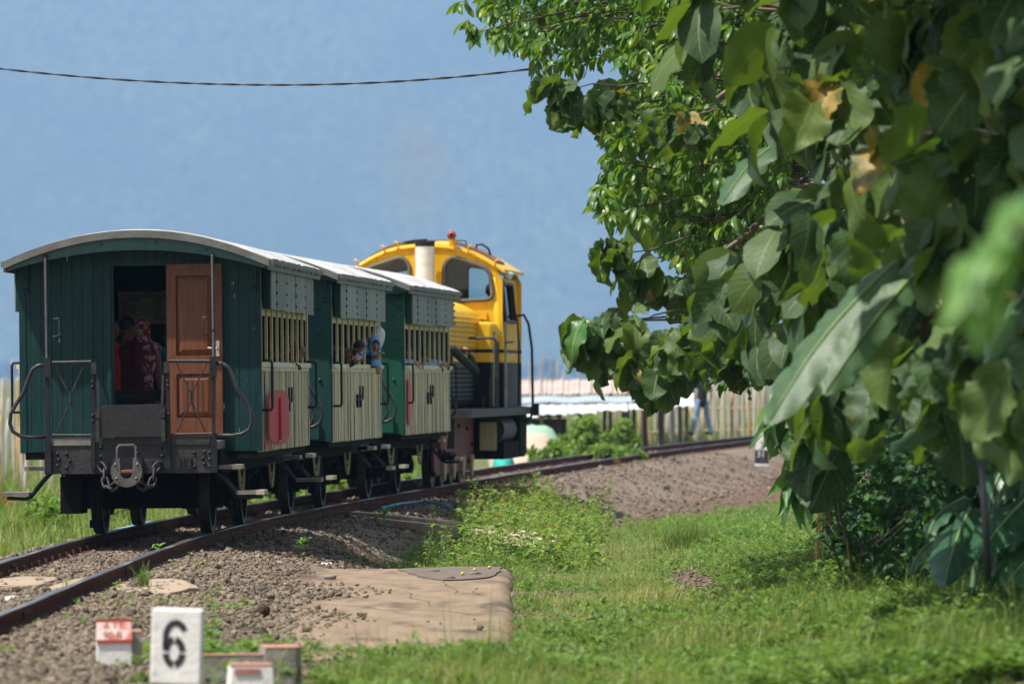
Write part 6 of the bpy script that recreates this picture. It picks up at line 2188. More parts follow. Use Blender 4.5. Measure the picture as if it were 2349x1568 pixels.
k1 = P(575, 1510, 35.5)
bar = tag(empty('kerb_block', (k1.x, 35.5, EYE - (1560 - 865) * 35.5 / FPX)), 'long faded red-topped concrete kerb piece right of the 6 post', 'concrete block')
bar.rotation_euler = (0, 0, math.radians(10))
MB().span((-.30, -.05, 0), (.27, .06, .16)).build('block_body', M['concrete_mossy'], bar)
ob = MB().prism([(.08, -.10), (.27, -.10), (.315, -.04), (.315, .14), (.26, .22), (.08, .22)], lambda a, c: (a, c, -.06), lambda a, c: (a, c, .205)).build('block_end', M['concrete_mossy'], bar)
MB().span((-.30, -.052, .161), (.08, .062, .168)).prism([(.08, -.102), (.27, -.102), (.318, -.04), (.318, .142), (.262, .222), (.08, .222)], lambda a, c: (a, c, .206), lambda a, c: (a, c, .214)).build('red_top', M['concrete_red'], bar)
k2 = P(575, 1590, 33.5)
blk2 = tag(empty('kerb_block', (k2.x, 33.5, EYE - (1610 - 865) * 33.5 / FPX)), 'short white-sided concrete block with a faded red top at the bottom edge', 'concrete block')
ob = MB().box((0, 0, .09), (.29, .22, .26), None, (.86, .9)).build('block_body', M['concrete_white'], blk2); bevel(ob, .01, 2)
MB().box((0, 0, .224), (.25, .2, .012)).box((-.03, -.103, .19), (.15, .012, .035)).build('red_top', M['concrete_red'], blk2)
blk2.rotation_euler = (0, 0, math.radians(8))

# far marker post 31
pm_ = P(1747, 1067, 126)
p31 = tag(empty('number_post', pm_), 'far kilometre post, white above and black below with the number 31', 'marker post')
MB().box((0, 0, .55), (.30, .16, .45)).build('post_top', M['concrete_white'], p31)
MB().box((0, 0, .18), (.302, .162, .33)).build('post_base', M['ink'], p31)
MB().box((0, 0, .015), (.306, .166, .05)).build('post_foot', M['concrete_white'], p31)
text('31', .19, p31, M['concrete_white'], (-.02, -.083, .185), (math.radians(90), 0, 0))
text('7', .24, p31, M['ink'], (0, -.083, .36), (math.radians(90), 0, 0))
text('-1-', .09, p31, M['concrete_mossy'], (.02, -.083, .09), (math.radians(90), 0, 0))
p31.rotation_euler = (0, math.radians(2), math.radians(-6))

# drain beside the track: two pale kerbs, stone wall below, pit
M['concrete_pale'] = MAT('pale_drain_concrete', (.62, .52, .40), (.48, .4, .3), rough=.85, nscale=5, bump=.4, col3=(.25, .2, .15), n3=6, lo3=.62, hi3=.72)
dr = tag(empty('drain_channel', (-1.0, 70, -.3)), 'pale concrete drain channel on a rough stone wall running out from the rail', 'drain')
o = dr.location.copy()
for dy, nm in ((0, 'near_kerb'), (1.5, 'far_kerb')):
    pts = [(-2.05, 72.6 + dy * .9), (-1.4, 71.4 + dy), (-.6, 69.4 + dy), (.15, 67.0 + dy), (.5, 66.0 + dy)]
    for i, (a, b_) in enumerate(zip(pts, pts[1:])):
        za, zb = (-.10 - .035 * i - (.0 if dy else .02)), (-.135 - .035 * i - (.0 if dy else .02))
        d = Vector((b_[0] - a[0], b_[1] - a[1], 0)).normalized(); n_ = Vector((-d.y, d.x, 0)) * .055
        A, B = Vector((*a, 0)) - Vector((o.x, o.y, 0)), Vector((*b_, 0)) - Vector((o.x, o.y, 0))
        m = MB(); v8 = [A - n_, B - n_, B + n_, A + n_]
        m.add([(p.x, p.y, z - o.z - .12) for p, z in zip(v8, (za, zb, zb, za))] + [(p.x, p.y, z - o.z) for p, z in zip(v8, (za, zb, zb, za))],
              [(3, 2, 1, 0), (4, 5, 6, 7), (0, 1, 5, 4), (1, 2, 6, 5), (2, 3, 7, 6), (3, 0, 4, 7)])
        m.build('kerb', M['concrete_pale'], dr)
floor_v, floor_f = [], []
for i, (x, y) in enumerate([(-2.05, 72.6), (-1.4, 71.4), (-.6, 69.4), (.15, 67.0), (.5, 66.0)]):
    for k in (0, 1):
        floor_v.append((x - o.x, y + 1.5 * k - o.y, -.165 - .035 * i - o.z))
floor_f = [(2 * i, 2 * i + 2, 2 * i + 3, 2 * i + 1) for i in range(4)]
m = MB(); m.add(floor_v, floor_f); m.build('channel_floor', M['concrete_pale'], dr)
stone_m = MAT('wall_stone', (.20, .17, .14), (.11, .10, .09), rough=.9, nscale=7, bump=.5, rand=.3)
for k in range(34):
    t = k / 33
    x = -1.75 + 1.75 * t + R.uniform(-.05, .05); y = 71.6 - 3.6 * t + R.uniform(-.25, .05)
    s = R.uniform(.06, .15)
    ob = rock('stone', (x - o.x, y - .45 - o.y, -.36 - .05 * t - R.uniform(0, .30) - o.z), (s * 1.2, s * 1.3, s * .85), stone_m, parent=dr, seed=k)
    ob.rotation_euler = (R.uniform(0, 3), R.uniform(0, 3), R.uniform(0, 3))

# hoses
g_ = lambda u, v, D: (lambda p: Vector((p.x, p.y, gz(p.x, p.y) + .03)))(P(u, v, D))
tube_at('hose', [Vector((p[0], p[1], gz(p[0], p[1]) + .035)) for p in ((-1.75, 76.2), (-1.55, 78.6), (-1.25, 80.2), (-.95, 79.6), (-.72, 77.6), (-.62, 76.4))], .016, M['hose_blue'], 'thin blue hose curving over the ballast right of the train', 'hose')
tube_at('hose', [Vector((p[0], p[1], gz(p[0], p[1]) + .035)) for p in ((-.58, 75.9), (-.5, 74.8), (-.42, 73.6), (-.35, 72.2))], .016, M['hose_blue'], 'short blue hose length running into the weeds beside the drain', 'hose')
tube_at('hose', [Vector((p[0], p[1], gz(p[0], p[1]) + .05)) for p in ((-5.72, 66.8), (-5.45, 67.2), (-5.1, 67.3), (-4.75, 68.2), (-4.4, 69.2))], .022, MAT('light_blue_hose', (.3, .55, .75), (.38, .62, .8), rough=.5), 'pale blue hose lying on the ballast left of the last carriage', 'hose')

# small litter
def crumpled(name, c, s, mat, label, cat, seed):
    bm = bmesh.new(); bmesh.ops.create_grid(bm, x_segments=6, y_segments=6, size=1)
    Rr = random.Random(seed)
    for v in bm.verts:
        v.co = Vector((v.co.x * s, v.co.y * s * .8, Rr.uniform(0, .7) * s))
    bmesh.ops.solidify(bm, geom=bm.faces[:], thickness=s * .03)
    me = bpy.data.meshes.new(name); bm.to_mesh(me); bm.free()
    ob = link(name, me, None, mat); ob.location = (c[0], c[1], gz(c[0], c[1]) + .02); ob.rotation_euler = (0, 0, Rr.uniform(0, 6))
    return tag(ob, label, cat)


paper = MAT('white_paper', (.75, .75, .76), rough=.7)
crumpled('paper_scrap', (-3.95, 45.0), .05, paper, 'white paper scrap between the rails at the left edge', 'litter', 1)
crumpled('plastic_scrap', (-1.85, 56.7), .05, paper, 'white plastic scrap on the gravel at the far end of the path slab', 'litter', 2)
crumpled('paper_scrap', (1.35, 84.0), .07, paper, 'white paper scrap on the brown soil right of the loco shadow', 'litter', 3)
crumpled('plastic_scrap', (3.2, 72.0), .07, paper, 'grey-white plastic scrap in the grass left of the shrub', 'litter', 4)
crumpled('paper_scrap', (2.6, 78.0), .06, paper, 'small white scrap at the grass edge below the far post', 'litter', 5)
bagm = MAT('pink_white_wrapper', (.75, .5, .55), (.8, .78, .78), rough=.5)
crumpled('wrapper', (1.55, 90.5), .08, bagm, 'pink and white wrapper on the gravel slope', 'litter', 6)
dl = leaf_object(TEAK_ME[3], (2.0, 112, gz(2.0, 112) + .12), frames(np.array([[.7, -.4, -.2]]), np.array([.6]))[0], .38, empty('tmp'), M['teak_dry'])
tmp_ = dl.parent; mw = dl.matrix_basis.copy(); dl.parent = None; dl.matrix_basis = mw; bpy.data.objects.remove(tmp_)
dl.name = 'dry_leaf'; tag(dl, 'curled orange dry leaf lying beside the near rail beyond the locomotive', 'leaf')
hp_ = (2.35, 41.5)
hk = tag(empty('coconut_husk', (hp_[0], hp_[1], gz(*hp_) + .05)), 'grey-brown half coconut husk lying in the grass at lower right', 'husk')
husk_m = MAT('husk_fibre', (.2, .14, .10), (.12, .085, .065), rough=.9, nscale=12, stretch=(1, 1, 6), bump=.5)
MB().ell((0, 0, 0), (.12, .1, .075), None, 14, 8).build('husk_shell', husk_m, hk, True)
for k in range(5):
    a = -1.0 + k * .5
    MB().tube([(.121 * math.sin(a) * math.cos(t), -.101 * math.cos(t * .4) * .98 * math.cos(a), .076 * math.sin(t)) for t in np.linspace(.1, 1.5, 5)], .006, 4).build('fibre_ridge', husk_m, hk)
for k, (x, y, s) in enumerate(((-.35, 54.3, .05), (-.58, 53.4, .045), (-.75, 55.2, .04), (-1.7, 53.2, .05))):
    rock('stone', (x, y, -.25 + sz(x, y) + s * .4), (s * 1.3, s, s * .6), stone_m, ('flat grey stone lying on the torn mortar edge of the path', 'small stone on the grey mortar near the path\'s right corner', 'dark pebble on the grey mortar skin of the path', 'small brown stone on the left part of the path')[k], 'stone', seed=50 + k)
for k, (x, y) in enumerate(((-.22, 55.6), (-.36, 55.0), (-.47, 54.1))):
    ob = MB().ell((0, 0, 0), (.019, .019, .017), None, 8, 6).build('fallen_fruit', MAT('yellow_fruit', (.5, .42, .07), rough=.5) if 'yellow_fruit' not in bpy.data.materials else bpy.data.materials['yellow_fruit'], None, True)
    ob.location = (x, y, -.25 + sz(x, y) + .03); tag(ob, 'tiny yellow fallen fruit on the path slab', 'fruit', 'fallen fruit on the path')
dc = rock('clod', (-1.95, 44.6, gz(-1.95, 44.6) + .05), (.06, .07, .06), MAT('dark_clod', (.05, .03, .022), rough=1), 'dark brown clod standing on the gravel left of the path', 'clod', seed=5)

# ---------------------------------------------------------------- background: poles, sheds, bushes, far woods
pole_m = [MAT('pale_bamboo', (.5, .46, .38), (.38, .33, .26), rough=.7, nscale=3), MAT('grey_bamboo', (.42, .42, .4), (.3, .3, .28), rough=.7), MAT('tan_bamboo', (.5, .34, .17), (.4, .27, .14), rough=.7)]
pole_me = []
for k in range(4):
    rr = random.Random(k)
    me = MB().tube([(0, 0, 0), (rr.uniform(-.03, .03), 0, .35), (rr.uniform(-.05, .05), 0, .7), (rr.uniform(-.06, .06), 0, 1)], [.03, .03, .026, .02], 6).mesh('bamboo_pole', True)
    me.materials.append(pole_m[k % 3]); pole_me.append(me)


def pole(x, y, h, me, group, label, lean=.05):
    ob = link('bamboo_pole', me); ob.location = (x, y, gz(x, y) - .05); ob.scale = (1.3, 1.3, h)
    ob.rotation_euler = (R.uniform(-lean, lean), R.uniform(-lean, lean), R.uniform(0, 6))
    return tag(ob, label, 'pole', group)


for k in range(64):
    D = R.uniform(108, 170)
    u = R.uniform(-60, 130) if k < 40 else R.uniform(130, 900)
    x = P(u, 1000, D).x
    pole(x, D, R.uniform(1.6, 3.2), pole_me[k % 4], 'bamboo poles in the field left of the train', 'pale bamboo pole standing in the green field beyond the left side of the train')
for k in range(40):
    D = R.uniform(260, 420); u = R.uniform(1210, 1640); x = P(u, 1000, D).x
    pole(x, D, R.uniform(2.6, 4.6), pole_me[R.choice((0, 1, 2, 2))], 'tall far poles behind the sheds', 'tall blurred pole in the far field behind the sheds', .03)
fen = tag(empty('bamboo_fence', (P(1600, 1000, 168).x, 168, gz(P(1600, 1000, 168).x, 168))), 'ragged fence of upright bamboo poles behind the walking person', 'fence')
for k in range(72):
    u = 1470 + k * 5.2 + R.uniform(-2, 2)
    ob = link('fence_pole', pole_me[R.choice((0, 0, 1, 2))], fen)
    ob.location = (P(u, 1000, 168).x - fen.location.x, R.uniform(-1.5, 1.5), -.1); ob.scale = (1.5, 1.5, R.uniform(1.5, 2.5) if u < 1620 else R.uniform(1.9, 2.8)); ob.rotation_euler = (R.uniform(-.05, .05), R.uniform(-.06, .06), R.uniform(0, 6))
for z in (.7, 1.35):
    MB().tube([(P(1465, 1000, 168).x - fen.location.x, 0, z), (P(1850, 1000, 168).x - fen.location.x, .3, z + .1)], .03, 5).build('fence_rail', pole_m[2], fen)

pinkroof = MAT('rusty_pink_sheet_roof', (.47, .37, .32), (.38, .29, .24), rough=.55, nscale=1.5, stretch=(2, .5, 1), col3=(.55, .5, .46), n3=.8, lo3=.5, hi3=.7)
blueroof = MAT('blue_grey_sheet_roof', (.42, .48, .54), (.34, .4, .46), rough=.45, nscale=2)
whitesheet = MAT('white_tarpaulin', (.62, .64, .66), (.5, .52, .54), rough=.5, nscale=2)
wood_dark = MAT('dark_shed_timber', (.08, .065, .05), (.14, .11, .09), rough=.9)
sh0 = P(1400, 1000, 156)
shed = tag(empty('market_shed', (sh0.x, 156, gz(sh0.x, 156))), 'low open shed with a rusty pink sheet roof beyond the curve of the track', 'shed')
o = shed.location.copy()
Q = lambda u, v, D: P(u, v, D) - o


def sheet(name, a, b_, c_, d_, mat, parent, corr=26, th=.03):
    """Corrugated sheet between four corners: a-b lower edge, d-c upper edge."""
    vs = []
    for j in (0, 1):
        for i in range(corr * 2 + 1):
            t = i / (corr * 2)
            p = (a.lerp(b_, t) if j == 0 else d_.lerp(c_, t)) + Vector((0, 0, .035 * (i % 2) + .02 * math.sin(t * 21)))
            vs.append(p)
    n_ = corr * 2 + 1
    m = MB(); m.add(vs + [v - Vector((0, 0, th)) for v in vs], [(i, i + 1, n_ + i + 1, n_ + i) for i in range(n_ - 1)] + [(2 * n_ + n_ + i, 2 * n_ + n_ + i + 1, 2 * n_ + i + 1, 2 * n_ + i) for i in range(n_ - 1)] + [(i, 2 * n_ + i, 2 * n_ + i + 1, i + 1) for i in range(n_ - 1)])
    return m.build(name, mat, parent)


for k, (u0, u1) in enumerate(((1130, 1245), (1245, 1360), (1360, 1470))):
    sheet('roof_sheet', Q(u0, 906 - k, 155), Q(u1 - 2, 905 - k, 155), Q(u1 - 2, 873 - k * 2, 160), Q(u0, 876 - k * 2, 160), pinkroof, shed, 9)
sheet('roof_sheet', Q(1470, 893, 155.5), Q(1585, 890, 155), Q(1530, 869, 160), Q(1470, 868, 160), pinkroof, shed, 9)
sheet('roof_sheet_back', Q(1530, 869, 160), Q(1130, 876, 160), Q(1130, 905, 166), Q(1560, 900, 166), pinkroof, shed, 22)
for u in (1180, 1260, 1330, 1400, 1440, 1478, 1520, 1560):
    MB().tube([Q(u, 900, 156.5), Vector((Q(u, 900, 156.5).x, .5, -.1))], .055, 6).build('post', wood_dark, shed)
MB().tube([Q(1440, 897, 154.9), Q(1590, 892, 154.9)], .07, 5).build('beam', wood_dark, shed)
sh1 = P(1400, 1000, 150)
stall = tag(empty('market_stall', (sh1.x, 150, gz(sh1.x, 150))), 'long stall with a blue-grey lean-to roof and white sheeting in front of the pink-roofed shed', 'stall')
o = stall.location.copy()
sheet('roof_sheet', Q(1120, 924, 149), Q(1480, 921, 149), Q(1480, 909, 152), Q(1120, 911, 152), blueroof, stall, 40)
sheet('roof_sheet', Q(1480, 921, 149), Q(1535, 905, 150), Q(1600, 893, 152), Q(1480, 908, 152), blueroof, stall, 8)
for k, (u0, u1, v0, v1) in enumerate(((1120, 1235, 926, 955), (1237, 1300, 925, 950), (1302, 1368, 925, 947), (1370, 1440, 924, 941), (1442, 1478, 924, 938), (1480, 1538, 914, 934), (1540, 1592, 901, 931))):
    m = MB()
    n_ = 12
    vs = []
    for j in range(4):
        for i in range(n_ + 1):
            u = u0 + (u1 - u0) * i / n_; v = v0 + (v1 - v0) * j / 3
            vs.append(Q(u, v, 149.3 - 2.4 * j / 3) + Vector((0, 0, .02 * math.sin(i * 1.3 + j))))
    m.add(vs, [(j * (n_ + 1) + i, j * (n_ + 1) + i + 1, (j + 1) * (n_ + 1) + i + 1, (j + 1) * (n_ + 1) + i) for j in range(3) for i in range(n_)])
    m.build('sheeting', whitesheet, stall, True)
for u in (1140, 1190, 1242, 1282, 1332, 1388, 1430, 1455, 1480, 1512, 1540, 1575):
    a = Q(u, 925 if u < 1500 else 912, 149.4)
    MB().tube([a, Vector((a.x + R.uniform(-.06, .06), a.y, -.1))], .05, 6).build('post', wood_dark if R.random() < .7 else pole_m[1], stall)
MB().tube([Q(1120, 953, 149.3), Q(1290, 951, 149.3)], .06, 5).build('table_edge', wood_dark, stall)
MB().span(tuple(Q(1455, 938, 150.5)), tuple(Q(1500, 925, 149.8))).build('hanging_box', wood_dark, stall)
# counter planks and dark stored goods under the roof
MB().span(tuple(Q(1120, 1000, 151.5)), tuple(Q(1300, 960, 150.2))).build('counter', wood_dark, stall)

# low tarpaulin heaps
def heap(label, u0, u1, v0, v1, D, mat, seed):
    a, b_ = P(u0, v1, D), P(u1, v0, D)
    c = Vector(((a.x + b_.x) / 2, D, gz((a.x + b_.x) / 2, D)))
    h = b_.z - c.z; rx = abs(b_.x - a.x) / 2
    Rr = random.Random(seed); m = MB(); n_ = 20
    vs = []
    for j in range(8):
        for i in range(n_):
            al = 2 * math.pi * i / n_; q = j / 7
            vs.append((rx * math.cos(al) * (1 - q * q * .4) * (1 + Rr.uniform(-.03, .03)), 1.1 * math.sin(al) * (1 - q * .75), h * (q ** .6) * (1 + Rr.uniform(-.04, .04))))
    m.add(vs, [(j * n_ + i, j * n_ + (i + 1) % n_, (j + 1) * n_ + (i + 1) % n_, (j + 1) * n_ + i) for j in range(7) for i in range(n_)] + [tuple(range(7 * n_, 8 * n_))])
    ob = m.build('tarpaulin_heap', mat, None, True); ob.location = c
    return tag(ob, label, 'tarpaulin')


heap('pale mint green tarpaulin heap behind the locomotive\'s right end', 1120, 1290, 976, 1050, 143, MAT('mint_tarpaulin', (.33, .52, .37), (.28, .45, .32), rough=.5, nscale=1), 1)
heap('cream and pinkish tarpaulin heap in front of the mint green one', 1120, 1285, 995, 1045, 140, MAT('cream_tarpaulin', (.5, .38, .27), (.46, .42, .33), rough=.6, nscale=1), 2)
heap('crumpled teal netting beside the rail behind the locomotive', 1130, 1180, 1040, 1066, 113, MAT('teal_netting', (.02, .36, .28), (.015, .25, .2), rough=.7, nscale=5), 3)

# weedy bushes in front of the stall, small far bushes
weed_leaf = blade(2, 3, 1.0, .42, lance_p, .3, .6, 0, 90)
M['weed'] = TINTED('weed_leaves', (.09, .17, .03), (.2, .29, .055), .6, .35)


def bush(name, label, u0, u1, v0, v1, D, n, size, group=None, mat=None, seed=0):
    Rr = random.Random(seed); q = np.random.default_rng(seed)
    a, b_ = P(u0, v1, D), P(u1, v0, D)
    cx = (a.x + b_.x) / 2
    t = tag(empty(name, (cx, D, gz(cx, D))), label, 'bush', group)
    w, h = (b_.x - a.x) / 2, b_.z - gz(cx, D)
    k = np.arange(n)
    ctr = q.normal(0, .42, (max(6, n // 60), 3)) * [w, .8, 0] + np.stack([0 * np.ones(max(6, n // 60)), 0 * np.ones(max(6, n // 60)), q.uniform(.15, .85, max(6, n // 60)) * h], -1)
    ctr[:, 2] *= 1 - .45 * np.abs(ctr[:, 0] / w).clip(0, 1)
    loc = ctr[q.integers(0, len(ctr), n)] + q.normal(0, .11, (n, 3)) * [w * .6 + .1, .5, h * .5]
    loc[:, 2] = np.clip(loc[:, 2], .02, None)
    dirs = q.normal(0, 1, (n, 3)) + [0, -.2, .3]
    mm = frames(dirs, q.normal(0, .7, n)) * (size * q.uniform(.6, 1.3, n))[:, None, None]
    ob = soup('foliage', weed_leaf, mm, loc, q.random(n) * .85, mat or M['weed'], True, t); ob['kind'] = 'stuff'
    m = MB()
    for c in ctr:
        m.tube([(c[0] * .2, 0, -.05), (c[0] * .7, c[1] * .5, c[2] * .6), tuple(c)], [.02, .012, .006], 4)
    m.build('stem', M['twig'], t)
    return t


bush('bush', 'tall light green weedy bush in front of the white-sheeted stall', 1300, 1400, 930, 1045, 133, 1500, .18, seed=1)
bush('bush', 'bushy green weeds with a ragged top right of the tallest bush', 1390, 1482, 955, 1035, 136, 1000, .17, seed=2)
bush('bush', 'low yellow-green weeds along the embankment under the stall', 1230, 1330, 1005, 1055, 124, 1500, .17, seed=3)
bush('bush', 'low green weeds just behind the rail at the middle of the curve', 1330, 1470, 1012, 1045, 122, 1500, .15, seed=4)
bush('bush', 'small reddish bush in the field at the left edge of the view', -40, 32, 1130, 1200, 96, 700, .13, mat=TINTED('reddish_leaves', (.3, .06, .03), (.35, .16, .06), .7, .2), seed=5)
for k, (u0, u1, v0, v1, D) in enumerate(((480, 760, 1095, 1190, 92), (200, 330, 1110, 1190, 90), (760, 960, 1080, 1160, 95), (30, 160, 1130, 1215, 86))):
    bush('bush', ('leafy green weeds seen under the middle of the last carriage', 'light green weeds between the left wheels of the last carriage', 'light green weeds seen under the middle carriage', 'rank green weeds in the field below the left steps')[k], u0, u1, v0, v1, D, 1200, .15, seed=10 + k)
# far woods along the foot of the mountain
M['far_leaf'] = TINTED('far_tree_leaves', (.03, .06, .022), (.06, .10, .03), .8)
q = np.random.default_rng(77)
clump = blade(2, 2, 1.0, .9, oval_p, .3, .4, 0, 5)
locs, scs = [], []
for k in range(150):
    D = q.uniform(6200, 9300); x = q.uniform(-.13, .13) * D; h = q.uniform(12, 30) * (1 + .5 * (k % 7 == 0)); w = h * q.uniform(.5, .9)
    for i in range(90):
        p = q.normal(0, 1, 3); p /= np.linalg.norm(p); p *= q.uniform(.5, 1)
        locs.append((x + p[0] * w * .6, D + p[1] * w * .6, -1 + h * .55 + p[2] * h * .45)); scs.append(w * q.uniform(.25, .5))
locs = np.array(locs); scs = np.array(scs)
mm = frames(q.normal(0, 1, (len(locs), 3)), q.normal(0, 1, len(locs))) * scs[:, None, None]
tag(soup('far_woods', clump, mm, locs, q.random(len(locs)), M['far_leaf'], True), kind='stuff')

# thin brown exhaust smoke drifting up and left from the stack
M_smoke, nt, out = new_mat('exhaust_smoke')
tcn = nt.nodes.new('ShaderNodeTexCoord')
gr_ = nd(nt, 'ShaderNodeTexGradient', gradient_type='SPHERICAL')
nt.links.new(tcn.outputs['Object'], gr_.inputs[0])
nz = noise(nt, tcn.outputs['Object'], 2.2, 3)
mu = nd(nt, 'ShaderNodeMath', operation='MULTIPLY'); nt.links.new(gr_.outputs['Fac'], mu.inputs[0]); nt.links.new(ramp(nt, nz, .3, .75), mu.inputs[1])
mu2 = nd(nt, 'ShaderNodeMath', operation='MULTIPLY'); nt.links.new(mu.outputs[0], mu2.inputs[0]); mu2.inputs[1].default_value = .6
pv = nd(nt, 'ShaderNodeVolumePrincipled'); pv.inputs['Color'].default_value = (.56, .5, .42, 1)
nt.links.new(mu2.outputs[0], pv.inputs['Density'])
nt.links.new(pv.outputs[0], out.inputs['Volume'])
sm0 = LOCO.matrix_basis @ Vector((0, CY0 - .28, 3.75))
sm = MB().ell((0, 0, 0), (1, 1, 1), None, 16, 10).build('smoke', M_smoke)
sm.location = sm0 + Vector((-.15, 0, 1.15)); sm.scale = (.75, .75, 1.25); sm.rotation_euler = (0, -.15, 0)
tag(sm, kind='stuff')
# ---------------------------------------------------------------- ballast stones
q = np.random.default_rng(5)


def ico(seed):
    bm = bmesh.new(); bmesh.ops.create_icosphere(bm, subdivisions=1, radius=1)
    Rr = np.random.default_rng(seed)
    v = np.array([list(x.co) for x in bm.verts]); f = np.array([[x.index for x in fc.verts] for fc in bm.faces]); bm.free()
    v = v * Rr.uniform(.65, 1.2, (len(v), 1)) * np.array([1, .8, .6])
    return v, f, None


def octa(seed):
    Rr = np.random.default_rng(seed)
    v = np.array([[1, 0, 0], [-1, 0, 0], [0, 1, 0], [0, -1, 0], [0, 0, 1], [0, 0, -1]], float) * Rr.uniform(.6, 1.2, (6, 1)) * np.array([1, .85, .65]) + Rr.uniform(-.2, .2, (6, 3))
    f = np.array([[0, 2, 4], [2, 1, 4], [1, 3, 4], [3, 0, 4], [2, 0, 5], [1, 2, 5], [3, 1, 5], [0, 3, 5]])
    return v, f, None


def scatter(n, v0, v1, u0=-350, u1=2700, h=2.0):
    """Points spread evenly over the picture of the ground, in world coordinates."""
    v = q.uniform(v0, v1, n); u = q.uniform(u0, u1, n)
    y = FPX * h / (v - 865); x = (u - 1174.5) * y / FPX
    return x, y


M['stone_mix'] = TINTED('ballast_stone', (.075, .062, .048), (.31, .245, .17), .9, 0, 1, c2=(.32, .18, .10))
x, y = scatter(170000, 1055, 1720, -350, 2200, 1.95)
r = x - xr(y); l = -(r + GAUGE)
g = greenness(x, y)
dens = np.where(l > 0, 1 - sstep(1.4, 2.4, l), 1.0) * (1 - .93 * g)
soil = sstep(2.6, 3.6, r) * (y > 62)
dens = dens * (1 - .82 * soil)
ok = (q.random(len(x)) < dens * np.where(y < 56, .5, .66))
slabm = (x > -1.95 + .06 * np.sin(y * 2.1)) & (x < .03) & (y < 56.5) & (y > 38.3)
left_cover = sstep(-1.25, -2.1, x + .35 * wob(x, y, 1.1, 4)) 
ok &= (~slabm) | (q.random(len(x)) < .002 + .85 * left_cover * (y < 52))
nearrail = (np.abs(r - .03) < .06) | (np.abs(r + GAUGE + .03) < .06)
ok &= ~nearrail
x, y = x[ok], y[ok]
z = ground(x, y)
z = np.where((x > -2.2) & (x < .03) & (y < 56.4) & (y > 38.3), np.maximum(z, -.25), z)
size = np.minimum(.0215 + .00018 * (y - 36), .05) * q.uniform(.6, 1.35, len(x)) * np.where(q.random(len(x)) < .08, q.uniform(1.3, 2.2, len(x)), 1)
tint = np.clip(q.beta(2, 2, len(x)) * .8 + .12 * wob(x, y, .9, 3) + .1 * (q.random(len(x)) < .12), 0, 1)
near = y < 56
parts = 0
for cond, gen, k in ((near, ico, 4), (~near, octa, 4)):
    ids = np.where(cond)[0]
    for j in range(k):
        s = ids[j::k]
        if not len(s): continue
        mm = rand_rot(len(s)) * size[s][:, None, None]
        mm = np.einsum('ij,njk->nik', np.diag([1, 1, .8]), mm)
        ob = soup('gravel', gen(j + 3), mm, np.stack([x[s], y[s], z[s] + size[s] * .3], -1), tint[s], M['stone_mix'])
        tag(ob, kind='stuff')

# ---------------------------------------------------------------- grass and low weeds
def grass_blade(b_):
    v = np.array([[-.5, 0, 0], [.5, 0, 0], [.42, b_ * .25, .5], [-.42, b_ * .25, .5], [.06, b_, 1 - .15 * b_], [-.06, b_, 1 - .15 * b_]])
    return v, np.array([[0, 1, 2, 3], [3, 2, 4, 5]]), None


M['grass'] = TINTED('grass_blades', (.08, .14, .028), (.2, .245, .06), .6, .35, c2=(.42, .34, .18))
M['groundcover'] = TINTED('groundcover_leaves', (.055, .125, .025), (.155, .235, .05), .6, .32)


def lay_grass(n, v0, v1, u0, u1, hmin, hmax, wide, h, keep=None, name='grass', tan=0.0, dry=True):
    x, y = scatter(n, v0, v1, u0, u1, h)
    d = greenness(x, y)
    if keep is not None: d = d * keep(x, y)
    ok = q.random(len(x)) < d
    x, y = x[ok], y[ok]
    z = ground(x, y)
    hh = q.uniform(hmin, hmax, len(x)) * np.clip(1 + .9 * wob(x, y * .45, 1.9, 6) + .7 * wob(x, y * .45, 5.3, 16), .3, 3) * np.where(y > 100, 1.3, 1)
    a = q.uniform(0, 2 * np.pi, len(x))
    mm = rotz_np(a) * np.stack([wide * q.uniform(.6, 1.4, len(x)) * (1 + np.maximum(0, y - 60) * .012), hh * .9, hh], -1)[:, None, :]
    dryp = sstep(.05, .6, wob(x, y, .75, 11) + .35 * wob(x, y, 2.4, 7)) * (np.abs(x - .8) < 1.3) if dry else np.zeros(len(x))
    t = np.clip(q.uniform(0, .8, len(x)) + .3 * wob(x, y, .9, 41) + .15 * wob(x, y, 2.9, 43), 0, .82)
    t = np.where(q.random(len(x)) < .05 + tan + .5 * dryp, q.uniform(.9, 1, len(x)), t)
    for j, b_ in enumerate((.15, .45, .8, 1.1)):
        s = np.arange(len(x))[j::4]
        if len(s):
            tag(soup(name, grass_blade(b_), mm[s], np.stack([x[s], y[s], z[s] - .01], -1), t[s], M['grass']), kind='stuff')


trod = lambda x, y: (1 - .55 * sstep(1.9, 2.7, x)) * (1 - .8 * np.exp(-(((x - 1.76) / .35) ** 2 + ((y - 51) / 8) ** 2)))
lay_grass(170000, 1120, 1660, 780, 2700, .04, .145, .0048, 2.03, keep=trod)
lay_grass(22000, 1440, 1760, 600, 2700, .10, .30, .0060, 1.98, keep=lambda x, y: .35 + .65 * (wob(x, y, 2.3, 71) > .1), dry=False)
lay_grass(34000, 1020, 1330, -300, 1000, .12, .34, .012, 2.3, keep=lambda x, y: (x < xr(y) - 1.5).astype(float), tan=.02, dry=False)
lay_grass(9000, 985, 1060, 1150, 1800, .25, .6, .02, 2.4, keep=lambda x, y: (x < xr(y) - 1.5).astype(float), dry=False)

